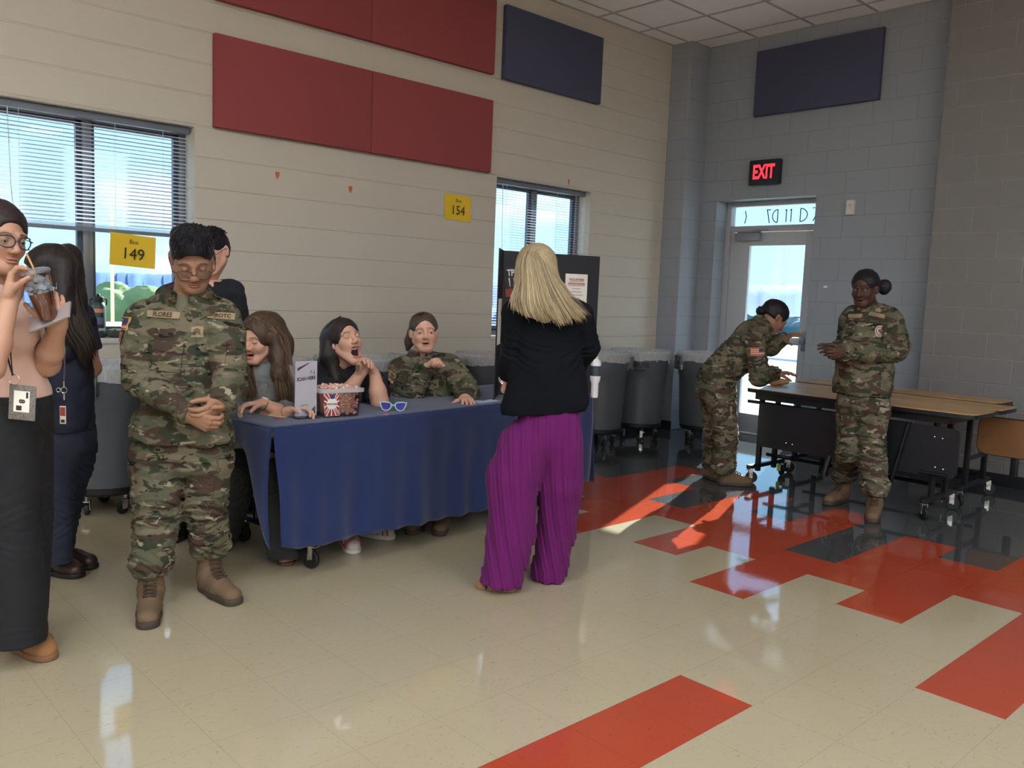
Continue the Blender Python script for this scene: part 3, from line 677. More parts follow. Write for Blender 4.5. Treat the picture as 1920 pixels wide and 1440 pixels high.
for iy, y in enumerate((-6.0, -3.5)): fill_troffer(4.55, y, True, 'added ceiling fill lamp out of view close to the grey wall, %s' % ('at the far right' if iy == 0 else 'nearer the camera'))

# ---- acoustic panels
def panel(x0, x1, z0, z1, m, label, group, wall='left'):
    t = .05
    mb = MB()
    if wall == 'left': c = ((x0+x1)/2, YW-t/2-.004, (z0+z1)/2); o = np.array([c[0], YW, c[2]]); mb.box(c, (x1-x0-.003, t, z1-z0), bev=.006)
    else: c = (XG-t/2-.004, (x0+x1)/2, (z0+z1)/2); o = np.array([XG, c[1], c[2]]); mb.box(c, (t, x1-x0, z1-z0), bev=.006)
    r = mb.build('acoustic_panel', m, None, loc=o, off=o); tag(r, label, 'acoustic panel', group)
M_red = mat('red_panel_fabric', (152, 76, 78), .9, spec=.2, bump=(420, .25, .002), vary=(1.5, .04))
M_navy = mat('navy_panel_fabric', (80, 82, 104), .9, spec=.2, bump=(420, .25, .002), vary=(1.5, .04))
panel(2.50, 3.73, 2.415, 3.02, M_red, 'red fabric wall panel, left one of the lower pair', 'red wall panels')
panel(3.73, 4.955, 2.415, 3.02, M_red, 'red fabric wall panel, right one of the lower pair', 'red wall panels')
panel(2.50, 3.71, 3.235, 3.84, M_red, 'red fabric wall panel cut by the top edge, left one of the upper pair', 'red wall panels')
panel(3.71, 4.955, 3.235, 3.84, M_red, 'red fabric wall panel, right one of the upper pair', 'red wall panels')
panel(5.07, 6.32, 3.225, 3.84, M_navy, 'dark navy fabric panel on the cream wall', 'navy wall panels')
panel(3.60, 4.87, 3.25, 3.88, M_navy, 'dark navy fabric panel high on the grey wall above the door', 'navy wall panels', 'front')

# ---- small things on the walls
def wall_bits():
    # exit sign
    o = (XG, 4.695, 2.69); t = thing('exit_sign', 'black exit sign with red glowing letters above the door', 'exit sign', o)
    m = MB(); m.box((-.035, 0, 0), (.07, .335, .245), bev=.012); m.build('housing', mat('exit_housing', (34, 36, 46), .4), t)
    m = MB(); put_text(m, 'EXIT', .19, (-.072, 0, -.004), (0, -1, 0), (0, 0, 1), .001, bold=.006, squash=.62); m.build('letters', mat('exit_red', (255, 60, 70), .5, emit=(255, 52, 66), estr=1.6), t, smooth=None)
    # strobe / thermostat box
    o = (XG, 3.79, 2.305); t = thing('wall_alarm', 'small white alarm box on the grey wall right of the door', 'alarm', o)
    m = MB(); m.box((-.02, 0, 0), (.04, .078, .135), bev=.008); m.build('housing', mat('alarm_white', (214, 208, 200), .5), t)
    m = MB(); m.box((-.046, 0, -.035), (.012, .06, .035), bev=.004); m.build('lens', mat('alarm_lens', (225, 225, 225), .2), t)
    m = MB(); put_text(m, 'FIRE', .02, (-.041, 0, .02), (0, -1, 0), (0, 0, 1)); m.build('lettering', mat('alarm_text', (170, 120, 90), .6), t, smooth=None)
    o = (XG, 3.986, 1.57); m = MB(); m.box((XG-.003, 3.986, 1.57), (.006, .04, .022), bev=.001); tag(m.build('wall_label', mat('white_plastic', (226, 228, 232), .5), loc=o, off=o), 'tiny white label stuck on the grey wall beside the door', 'label')
    # orange arrow stickers
    for i, (x, z, w) in enumerate(((2.982, 2.16, 1), (3.587, 2.127, 1), (5.979, 2.46, .6))):
        P = [(-.016*w, .022), (.016*w, .022), (.016*w, 0), (.004, -.026), (-.004, -.026), (-.016*w, 0)]
        m = MB(); m.poly(P, .002, R=np.array([[1, 0, 0], [0, 0, -1], [0, 1, 0]]), c=(x, YW-.0005, z)); o = (x, YW, z)
        tag(m.build('arrow_sticker', mat('orange_sticker', (206, 104, 66), .7), loc=o, off=o, smooth=None), ['small orange arrow sticker on the cream wall, farthest left', 'small orange arrow sticker on the cream wall left of the bus 154 sign', 'narrow orange sticker above the window with the display board'][i], 'sticker', 'orange wall stickers')
    # bus signs
    def bus(c, w, h, num, label, rot, R_, U_):
        t = thing('paper_sign', label, 'sign', c, group='yellow bus signs'); r = math.radians(rot); R_ = np.array(R_, float); U_ = np.array(U_, float)
        rr_ = R_*math.cos(r)+U_*math.sin(r); uu = -R_*math.sin(r)+U_*math.cos(r); n = np.cross(rr_, uu)
        m = MB(); G = []; nx = 8
        for j in range(nx+1):
            for i in range(nx+1):
                a, b = i/nx-.5, j/nx-.5; G.append(rr_*a*w+uu*b*h+n*(.004+.012*(abs(a)**2)*4*(.5-b)))
        Fc = [(j*9+i, j*9+i+1, (j+1)*9+i+1, (j+1)*9+i) for j in range(8) for i in range(8)]
        m.add(G, Fc); B = [p-n*.0012 for p in G]; m.add(B, [f[::-1] for f in Fc]); m.build('paper', mat('yellow_paper', (236, 196, 48), .75), t)
        m = MB(); put_text(m, num, h*.50, n*.012-uu*h*.12, rr_, uu, .004, squash=.95); put_text(m, 'Bus', h*.19, n*.012+uu*h*.27, rr_, uu, .004)
        m.build('lettering', mat('ink_black', (40, 38, 30), .7), t, smooth=None)
    bus((4.635, YW, 2.088), .283, .213, '154', 'yellow paper sign reading Bus 154 taped to the cream wall', -1.5, (1, 0, 0), (0, 0, 1))
    bus((2.0, YW+.055, 1.565), .285, .205, '149', 'yellow paper sign reading Bus 149 hanging from the raised blind', -3.5, (1, 0, 0), (0, 0, 1))
wall_bits()
# ================================================================== FURNITURE AND PROPS
M_blk = mat('black_metal', (24, 25, 28), .38, spec=.5)
M_blkp = mat('black_plastic', (22, 23, 26), .5)
M_chrome = mat('chrome', (190, 190, 188), .22, metal=.9)
M_rub = mat('black_rubber', (20, 20, 20), .6)
M_wood = mat('oak_laminate', (186, 152, 108), .38, spec=.4)
def wood_nodes():
    nt = M_wood.node_tree; b = nt.nodes['Principled BSDF']; N = nt.nodes.new; L = nt.links.new
    tc = N('ShaderNodeTexCoord'); mp = N('ShaderNodeMapping'); mp.inputs['Scale'].default_value = (14, 1.2, 14); L(tc.outputs['Object'], mp.inputs[0])
    nz = N('ShaderNodeTexNoise'); nz.inputs['Scale'].default_value = 3; nz.inputs['Detail'].default_value = 6; nz.inputs['Distortion'].default_value = .8; L(mp.outputs[0], nz.inputs[0])
    cr = N('ShaderNodeValToRGB'); cr.color_ramp.elements[0].position = .35; cr.color_ramp.elements[0].color = (*lin(158, 122, 80), 1); cr.color_ramp.elements[1].position = .68; cr.color_ramp.elements[1].color = (*lin(198, 166, 120), 1)
    L(nz.outputs['Fac'], cr.inputs[0]); L(cr.outputs[0], b.inputs['Base Color'])
wood_nodes()
def caster(parent, p, h=.10, r=.042, rot=0.0, forkm=None, name='caster', brake=False, off=(0, 0, 0)):
    p = np.array(p, float); ca, sa = math.cos(rot), math.sin(rot); ax = np.array([ca, sa, 0]); tr = np.array([-sa, ca, 0])
    R = np.stack([tr, UP, ax], 1)      # lathe axis along ax
    w = MB(); c = p+UP*r+tr*.018; w.lathe([(r*.55, -.013), (r*.9, -.013), (r, -.008), (r, .008), (r*.9, .013), (r*.55, .013)], c, 20, R)
    w.lathe([(r*.5, -.015), (r*.5, .015)], c, 12, R)
    f = MB()
    for s_ in (-1, 1): f.box((c+p+UP*h)/2*1.0+ax*.019*s_+np.array([0, 0, r*.1]), (.003, .032, h-r+.01), R=np.stack([ax, tr, UP], 1), bev=.001)
    f.box(p+UP*(h+.0), (.045, .05, .006), R=np.stack([ax, tr, UP], 1)); f.tube([c-ax*.02, c+ax*.02], .006, 8); f.tube([p+UP*h, p+UP*(h+.03)], .01, 8)
    fo = f.build(name, forkm or M_chrome, parent, off=off); w.build('wheel', M_rub, fo, off=(0, 0, 0) if False else off)
    if brake:
        b = MB(); b.box(p+UP*(h-.01)-tr*.035, (.03, .03, .008), R=np.stack([ax, tr, UP], 1), bev=.002); b.box(p+UP*(h-.035)-tr*.05, (.03, .006, .05), R=np.stack([ax, tr, UP], 1), bev=.002)
        b.build('brake_pedal', mat('brake_yellow', (176, 190, 70), .4), fo, off=off)
    return fo

# ---- rubbish cans
M_can = mat('can_grey', (84, 87, 92), .36, spec=.5, bump=(220, .12, .001))
M_liner = None
def liner_mat():
    m = bpy.data.materials.new('clear_liner'); m.use_nodes = True; nt = m.node_tree; nt.nodes.clear(); N = nt.nodes.new; L = nt.links.new
    t = N('ShaderNodeBsdfTransparent'); t.inputs[0].default_value = (.93, .95, .96, 1); d = N('ShaderNodeBsdfPrincipled'); d.inputs['Base Color'].default_value = (*lin(246, 246, 244), 1); d.inputs['Roughness'].default_value = .22
    tr = N('ShaderNodeBsdfTranslucent'); tr.inputs[0].default_value = (.95, .96, .98, 1); tc = N('ShaderNodeTexCoord'); mp = N('ShaderNodeMapping'); mp.inputs['Scale'].default_value = (1, 1, .35); L(tc.outputs['Object'], mp.inputs[0])
    nz = N('ShaderNodeTexNoise'); nz.inputs['Scale'].default_value = 34; nz.inputs['Detail'].default_value = 4; nz.inputs['Distortion'].default_value = 1.5; L(mp.outputs[0], nz.inputs[0])
    bp = N('ShaderNodeBump'); bp.inputs['Strength'].default_value = .9; bp.inputs['Distance'].default_value = .01; L(nz.outputs['Fac'], bp.inputs['Height']); L(bp.outputs[0], d.inputs['Normal'])
    m1 = N('ShaderNodeMixShader'); m1.inputs[0].default_value = .35; L(d.outputs[0], m1.inputs[1]); L(tr.outputs[0], m1.inputs[2])
    mr = N('ShaderNodeMapRange'); mr.inputs['To Min'].default_value = .35; mr.inputs['To Max'].default_value = .8; L(nz.outputs['Fac'], mr.inputs[0])
    m2 = N('ShaderNodeMixShader'); L(mr.outputs[0], m2.inputs[0]); L(t.outputs[0], m2.inputs[1]); L(m1.outputs[0], m2.inputs[2]); o = N('ShaderNodeOutputMaterial'); L(m2.outputs[0], o.inputs[0]); return m
M_liner = liner_mat()
def make_can():
    t = thing('rubbish_can', 'x', 'rubbish can', (0, 0, 0), group='rubbish cans along the cream wall')
    def R_(z): return .252+(z-.16)/.70*.040
    b = MB(); prof = [(.20, .165), (.238, .165), (.250, .175)]+[(R_(z), z) for z in (.25, .4, .55, .655)]+[(R_(.66)+.010, .672), (R_(.78)+.011, .78), (R_(.84)+.012, .845), (.306, .852), (.309, .866), (.305, .878), (.290, .878), (.284, .86), (R_(.3)-.012, .3), (.22, .19), (.0, .188)]
    b.lathe(prof, n=56, cap=False); b.build('body', M_can, t, smooth=40)
    for s_ in (0, 1):      # side grips
        a = PI*s_; m = MB(); R = rotm('Z', a)
        m.box(R @ np.array([.318, 0, .73]), (.035, .15, .03), R=R, bev=.006); m.box(R @ np.array([.310, .068, .785]), (.05, .014, .13), R=R, bev=.004); m.box(R @ np.array([.310, -.068, .785]), (.05, .014, .13), R=R, bev=.004)
        m.box(R @ np.array([.324, 0, .84]), (.03, .15, .012), R=R, bev=.003); m.build('handle', M_can, t)
    m = MB(); m.lathe([(.0, .115), (.17, .115), (.235, .125), (.246, .14), (.246, .17), (.235, .172), (.235, .16), (.0, .16)], n=40, cap=False); m.build('dolly', M_blkp, t)
    for k in range(5):
        a = 2*PI*k/5+.35; caster(t, (.185*math.cos(a), .185*math.sin(a), 0), h=.085, r=.036, rot=a*1.7)
    m = MB(); n = 72; rr = np.random.RandomState(4); ph = rr.rand(6)*6.3; V = []; rows = 7
    for q in range(rows):
        for k in range(n):
            a = 2*PI*k/n; w = sum(math.sin(a*f_+p_)*am for f_, p_, am in ((3, ph[0], .4), (7, ph[1], .35), (13, ph[2], .3), (23, ph[3], .25)))
            base = [(.200, .70), (.27, .83), (.288, .885), (.311, .888), (.319, .865), (.3205, .835), (.3225, .800)][q]
            r = base[0]+.0014*w*(1 if q > 2 else 2.5); z = base[1]+(.010*w if q == rows-1 else 0)+(.006*w if q in (0, 1) else 0.0006*w)
            V.append((r*math.cos(a), r*math.sin(a), z))
    m.add(V, [(q*n+k, q*n+(k+1) % n, (q+1)*n+(k+1) % n, (q+1)*n+k) for q in range(rows-1) for k in range(n)]); m.build('liner', M_liner, t, smooth=80)
    m = MB(); m.tube([(.05, -.318, .82), (.06, -.322, .79), (.045, -.325, .765)], [.006, .012, .003], 8, flat=.4); m.build('liner_tail', M_liner, t)
    m = MB(); m.tube([(-.12, -.300, .82), (-.125, -.305, .80), (-.11, -.308, .785)], [.005, .009, .003], 8, flat=.4); m.build('liner_tail', M_liner, t)
    return t
can0 = make_can()
CANS = [(1.69, 5.34, .9, 'wheeled grey rubbish can with a clear liner below the bus 149 window'),
        (2.74, 5.34, 2.2, 'grey rubbish can behind the woman in the denim shirt'),
        (3.42, 5.34, 4.0, 'grey rubbish can directly behind the laughing woman'),
        (4.08, 5.34, 3.3, 'grey rubbish can directly behind the seated woman in camouflage'),
        (4.745, 5.34, 1.57, 'grey rubbish can just left of the black display board'),
        (5.40, 5.34, .2, 'grey rubbish can hidden behind the display board'),
        (6.07, 5.30, 5.3, 'grey rubbish can between the display board and the can lettered BRUTE'),
        (6.73, 5.33, 0.0, 'grey rubbish can with black lettering BRUTE on its front'),
        (7.19, 4.86, 2.6, 'grey rubbish can nearest the corner pillar')]
CANP = []
for i, (x_, y_, a, lb) in enumerate(CANS):
    p = np.array([x_, y_, 0]); c = can0 if i == 0 else copy_tree(can0); c.location = (x_, y_, 0); c.rotation_euler = (0, 0, a); c['label'] = lb; c.scale = (.95, .95, 1); CANP.append((p, c))
def brute():
    p, c = CANP[7]; c.rotation_euler = (0, 0, 0); th = math.atan2(-p[1], -p[0]); m = MB()
    # lettering wraps round the upper band, facing the hall
    V, Fc = text_mesh('BRUTE', .062, bold=.0025)
    def wrap(V, z0, R): return [(R*math.cos(th+x/R), R*math.sin(th+x/R), z0+y) for x, y, _ in V]
    m.add(wrap(V, .752, .3045), Fc); V2, F2 = text_mesh('-----', .03); bxv = [(-.055, -.008, 0), (.055, -.008, 0), (.055, .012, 0), (-.055, .012, 0)]; m.add(wrap(bxv, .700, .3025), [(0, 1, 2, 3)])
    m.build('lettering', mat('brute_ink', (18, 18, 20), .5), c, smooth=None)
    c.rotation_euler = (0, 0, 0)
    for ch in KIDS.get(c.name, []):
        if ch.name.startswith('handle'): pass
brute()
def can_tag():
    p, c = CANP[8]; m = MB(); a = math.atan2(-p[1], -p[0])-c.rotation_euler[2]-.95
    R = rotm('Z', a); m.box(R @ np.array([.325, 0, .74]), (.003, .05, .05), R=R); m.build('price_tag', mat('tag_paper', (230, 224, 212), .6), c)
can_tag()

# ---- blue-draped table
TA = np.array([1.81, 3.48, 0]); TE = unit([2.46, .28, 0]); TN_ = np.array([-TE[1], TE[0], 0]); TLEN, TDEP, TZ = 2.47, .76, .742
def tp(s, d, z): return TA+TE*s+TN_*d+UP*z
def tsurf(u, v, z=TZ): return onz(u, v, z)
def draped_table():
    b = tp(TLEN/2, TDEP/2, 0); Rz = math.atan2(TE[1], TE[0]); t = thing('folding_table', 'mobile folding table hidden under the blue cloth, its casters showing', 'table', tuple(b)); R = np.stack([TE, TN_, UP], 1)
    m = MB(); m.box(tp(TLEN/2, TDEP/2, TZ-.024), (TLEN-.02, TDEP-.02, .03), R=R, bev=.006); m.build('tabletop', mat('table_laminate', (150, 140, 126), .5), t, off=b)
    for s_ in (.32, TLEN-.32):
        m = MB()
        for d_ in (.20, .62): m.tube([tp(s_, d_, .14), tp(s_, d_, TZ-.04)], .018, 8)
        m.tube([tp(s_, .10, .14), tp(s_, .74, .14)], .020, 8); m.tube([tp(s_, .2, .45), tp(s_, .62, .45)], .014, 8); m.build('leg_frame', M_blk, t, off=b)
        for d_ in (.12, .72): caster(t, tp(s_, d_, 0), h=.115, r=.05, rot=Rz+.25, off=b)
    m = MB(); m.tube([tp(.32, .41, .3), tp(TLEN-.32, .41, .3)], .015, 8); m.build('stretcher', M_blk, t, off=b)
    # cloth
    M_cl = mat('blue_cloth', (27, 42, 86), .85, spec=.2, sheen=.25, bump=(60, .15, .004), vary=(2.5, .06))
    rr = np.random.RandomState(2); m = MB(); ns, nt_ = 150, 26
    def fold(s): return .010*math.sin(s*9+.6)+.008*math.sin(s*21+1.2)+.006*math.sin(s*37)+.02*math.exp(-((s-1.92)/.05)**2)-.014*math.exp(-((s-2.02)/.04)**2)+.012*math.exp(-((s-2.3)/.05)**2)
    # top
    V = []; nx, ny = 60, 16
    for j in range(ny+1):
        for i in range(nx+1):
            s = TLEN*i/nx; d = TDEP*j/ny; V.append(tp(s, d, TZ+.001+.0012*math.sin(s*7+d*11)*math.sin(d*9+s*3)))
    m.add(V, [(j*(nx+1)+i, j*(nx+1)+i+1, (j+1)*(nx+1)+i+1, (j+1)*(nx+1)+i) for j in range(ny) for i in range(nx)])
    # front skirt
    V = []
    for q in range(nt_+1):
        t_ = q/nt_
        for i in range(ns+1):
            s = TLEN*i/ns; hem = .145+.055*math.exp(-s/.12)+.012*math.sin(s*3.1+.4)+.004*math.sin(s*40)
            z = TZ+.001-t_*(TZ-hem); e = min(1, t_*5)**.6
            sag = .012*math.sin(PI*t_)*math.sin(s*2.4+2.5*t_)+.010*math.sin((s*1.0-t_*.9)*9)*t_*(1-t_)*2.2+.03*max(0, t_-.5)*math.exp(-(s/.5)**2)
            out = .006*e+fold(s)*t_*e*1.0+sag*e
            V.append(tp(s+(.028*t_*math.exp(-s/.25)), -out, z))
    m.add(V, [(q*(ns+1)+i, (q+1)*(ns+1)+i, (q+1)*(ns+1)+i+1, q*(ns+1)+i+1) for q in range(nt_) for i in range(ns)])
    # right end skirt (long) and left end skirt (short, gathered)
    for end in (0, 1):
        V = []; nd = 40
        for q in range(nt_+1):
            t_ = q/nt_
            for i in range(nd+1):
                d = TDEP*i/nd
                if end: hem = .14+.01*math.sin(d*9); s = TLEN+.006+t_*(.02+.02*math.sin(d*14+.5)+.012*math.sin(d*31))
                else: hem = .20+.47*(1-math.exp(-(d/.13)**1.6))+.015*math.sin(d*12); s = -.004-t_*(.02+.012*math.sin(d*19))-.018*math.sin(PI*t_)*math.exp(-d/.2)
                V.append(tp(s, d-(.02*t_*math.exp(-d/.08)), TZ+.001-t_*(TZ-hem)))
        F_ = [(q*(nd+1)+i, q*(nd+1)+i+1, (q+1)*(nd+1)+i+1, (q+1)*(nd+1)+i) for q in range(nt_) for i in range(nd)]
        m.add(V, F_ if not end else [f[::-1] for f in F_])
    # back overhang
    V = []
    for q in range(9):
        t_ = q/8
        for i in range(61): s = TLEN*i/60; V.append(tp(s, TDEP+.006*min(1, t_*4)+t_*.012*math.sin(s*11), TZ+.001-t_*.16))
    m.add(V, [(q*61+i, q*61+i+1, (q+1)*61+i+1, (q+1)*61+i) for q in range(8) for i in range(60)])
    cl = m.build('tablecloth', M_cl, loc=b, off=b, smooth=70); tag(cl, 'royal blue tablecloth draped over the long table', 'tablecloth')
    bm = bmesh.new(); bm.from_mesh(cl.data); bmesh.ops.remove_doubles(bm, verts=bm.verts[:], dist=.0015); bm.to_mesh(cl.data); bm.free()
    sd = cl.modifiers.new('thickness', 'SOLIDIFY'); sd.thickness = .0016; sd.offset = 1
draped_table()

# ---- chairs (black stacking chairs, mostly hidden)
def make_chair():
    t = thing('stacking_chair', 'x', 'chair', (0, 0, 0), group='black chairs behind the draped table')
    m = MB(); m.box((0, 0, .44), (.42, .40, .03), bev=.012); m.build('seat', M_blkp, t)
    m = MB(); m.box((0, -.21, .68), (.40, .025, .26), R=rotm('X', -.12), bev=.01); m.build('backrest', M_blkp, t)
    for sx in (-1, 1):
        for sy in (-1, 1):
            m = MB(); top = (sx*.17, -.20, .78) if sy < 0 else (sx*.17, .17, .43); m.tube([(sx*.19, sy*.19, 0.0), (sx*.17, sy*.17, .43)]+([top] if sy < 0 else []), .015, 8); m.tube([(sx*.19, sy*.19, 0.0), (sx*.189, sy*.189, .035)], .022, 8); m.build('leg', M_blk, t)
    m = MB(); m.tube([(-.18, .18, .2), (.18, .18, .2)], .01, 6); m.build('stretcher', M_blk, t)
    return t
chair0 = make_chair()
for i, (p, rz, lb) in enumerate(((at(487, 900, 4.62), math.atan2(TE[1], TE[0])+PI+.5, 'black chair under the woman in the denim shirt, one leg showing'), (at(640, 900, 5.12), math.atan2(TE[1], TE[0])+PI, 'black chair under the laughing woman, hidden by the cloth'), (at(800, 900, 5.58), math.atan2(TE[1], TE[0])+PI, 'black chair under the seated woman in camouflage, hidden by the cloth'))):
    c = chair0 if i == 0 else copy_tree(chair0); c.location = (p[0], p[1], 0); c.rotation_euler = (0, 0, rz); c['label'] = lb

# ---- things on the table
def display_board():
    A = at(934, 745, 5.42); B = at(1112, 740, 5.72); A[2] = B[2] = TZ+.002; e = unit(B-A); w = np.linalg.norm(B-A); n = np.cross(e, UP); b = (A+B)/2   # n towards the hall
    t = thing('display_board', 'black folded display board standing on the blue table with papers pinned on', 'display board', tuple(b)); M_b = mat('board_black', (22, 24, 32), .55); R = np.stack([e, n, UP], 1)
    m = MB(); m.box((A+B)/2+UP*.455, (w, .005, .91), R=R); m.build('centre_panel', M_b, t, off=b)
    # wings fold towards the hall
    toC = unit([-(A[0]), -(A[1]), 0]); dw = unit(toC*.98-e*.10); m = MB(); c = A+dw*.15; m.box(c+UP*.455, (.30, .005, .91), R=np.stack([dw, np.cross(UP, dw), UP], 1)); m.build('left_wing', M_b, t, off=b)
    dr = unit(n*.62+e*.1*0-e*.0+np.array([0, 0, 0])); dr = unit([-(B[0]), -(B[1]), 0]); dr = unit(dr*.93-e*.36); m = MB(); c = B+dr*.15; m.box(c+UP*.455, (.30, .005, .91), R=np.stack([dr, np.cross(UP, dr), UP], 1))
    # right wing lies folded back, away from the camera
    m2 = MB(); db = unit(-n*.5+e*-.86); c2 = B+db*.15; m2.box(c2+UP*.455, (.30, .005, .91), R=np.stack([db, np.cross(UP, db), UP], 1)); m2.build('right_wing', M_b, t, off=b)
    # paper on the wing edge
    wc = A+dw*.13-np.cross(UP, dw)*(-.004); m = MB(); side = np.cross(dw, UP); m.box(A+dw*.17+side*(-.005)+UP*.47, (.20, .0015, .28), R=np.stack([dw, side, UP], 1)); m.build('wing_paper', mat('paper_white', (226, 220, 212), .8), t, off=b)
    # poster
    P = lambda u, v: (lambda d: CAMP+d*(((A-CAMP) @ n)/(d @ n)))(ray(u, v))
    pc = P(962, 528)+n*.006; r = math.radians(6); pr = e*math.cos(r)+UP*math.sin(r)*-1*-.0+UP*.10; pr = unit(pr); pu = unit(np.cross(n, pr)*-1) if np.cross(n, pr)[2] < 0 else unit(np.cross(n, pr))
    m = MB(); m.box(pc, (.125, .002, .19), R=np.stack([pr, n, pu], 1)); po = m.build('poster', mat('poster_dark', (34, 30, 40), .5), t, off=b)
    m = MB(); m.box(pc-pu*.068+n*.002, (.12, .001, .05), R=np.stack([pr, n, pu], 1)); m.build('poster_red_band', mat('poster_red', (140, 52, 44), .5), po, off=b)
    m = MB(); put_text(m, 'TPM', .055, pc+pu*.055+n*.001, pr, pu, .002, bold=.002, squash=.8); 
    for k in (-.03, .004, .035): m.tube([pc+pr*k+pu*.025+n*.002, pc+pr*(k+.004)-pu*.03+n*.002], [.006, .003], 6, flat=.3)
    m.build('poster_lettering', mat('poster_white', (220, 220, 224), .6), po, off=b, smooth=None)
    # notice
    nc = P(1079, 552)+n*.005; m = MB(); m.box(nc, (.165, .0015, .245+.02), R=np.stack([e, n, UP], 1)); no = m.build('notice', mat('paper_white', (226, 220, 212), .8), t, off=b)
    m = MB(); put_text(m, 'VOLUNTEER', .020, nc+UP*.095+n*.001, e, UP, .001, bold=.0006); put_text(m, 'OPPORTUNITIES', .018, nc+UP*.068+n*.001, e, UP, .001, bold=.0006, squash=.95)
    for z, w_ in ((.083, .10), (.057, .125)): m.box(nc+UP*z+n*.0022, (w_, .0006, .0022), R=np.stack([e, n, UP], 1))
    m.build('notice_heading', mat('notice_red', (150, 50, 56), .6), no, off=b, smooth=None)
    m = MB()
    for k in range(7): m.box(nc+UP*(.038-k*.021)+n*.0016, (.06+.045*((k*7) % 3)/2, .0006, .0035), R=np.stack([e, n, UP], 1))
    m.build('notice_lines', mat('notice_grey', (120, 116, 120), .6), no, off=b, smooth=None)
display_board()
def sign_holder():
    L_ = tsurf(559, 787); R_ = tsurf(596, 780); R_ = L_+unit(np.array([R_[0]-L_[0], R_[1]-L_[1], 0]))*.115; e = unit(RH*.8+HF*.6); n = np.cross(e, UP); c = (L_+R_)/2; b = c.copy(); b[2] = TZ+.002
    t = thing('sign_holder', 'clear upright sign holder with a pink-white sheet on the blue table', 'sign holder', tuple(b)); R = np.stack([e, n, UP], 1); ac = glass_mat('acrylic', (240, 244, 246), .08)
    m = MB(); m.box(b+UP*.006, (.125, .085, .008), R=R, bev=.002); m.build('base', ac, t, off=b)
    m = MB(); m.box(b+UP*.145+n*.003, (.118, .0018, .275), R=R); m.build('acrylic_sleeve', ac, t, off=b)
    m = MB(); m.box(b+UP*.145, (.112, .001, .268), R=R); pp = m.build('sheet', mat('sheet_pink', (232, 216, 222), .8), t, off=b)
    m = MB(); q = b+UP*.145+n*.0012
    m.add([q+e*x+UP*z for x, z in ((-.045, .085), (-.045, .10), (.01, .125), (.018, .125))], [(0, 1, 2, 3)][::1]); m.add([q+e*x+UP*z for x, z in ((.05, -.125), (.05, -.085), (.008, -.125))], [(0, 2, 1)])
    m.build('corner_stripes', mat('sheet_dark', (52, 50, 62), .6), pp, off=b, smooth=None)
    m = MB(); put_text(m, 'SCAN HERE', .023, q+UP*.048, unit(e+UP*.10), unit(UP-e*.10), .001, bold=.0010, squash=.80); m.tube([q+n*.001+e*x+UP*z for x, z in ((.02, .068), (.03, .09), (.022, .088), (.036, .07), (.044, .092), (.04, .066))], .001, 4); m.tube([q+n*.001+e*x+UP*z for x, z in ((-.028, -.085), (-.01, -.082), (.012, -.08))], .0012, 4)
    m.build('lettering', mat('sheet_dark', (52, 50, 62), .6), pp, off=b, smooth=None)
sign_holder()
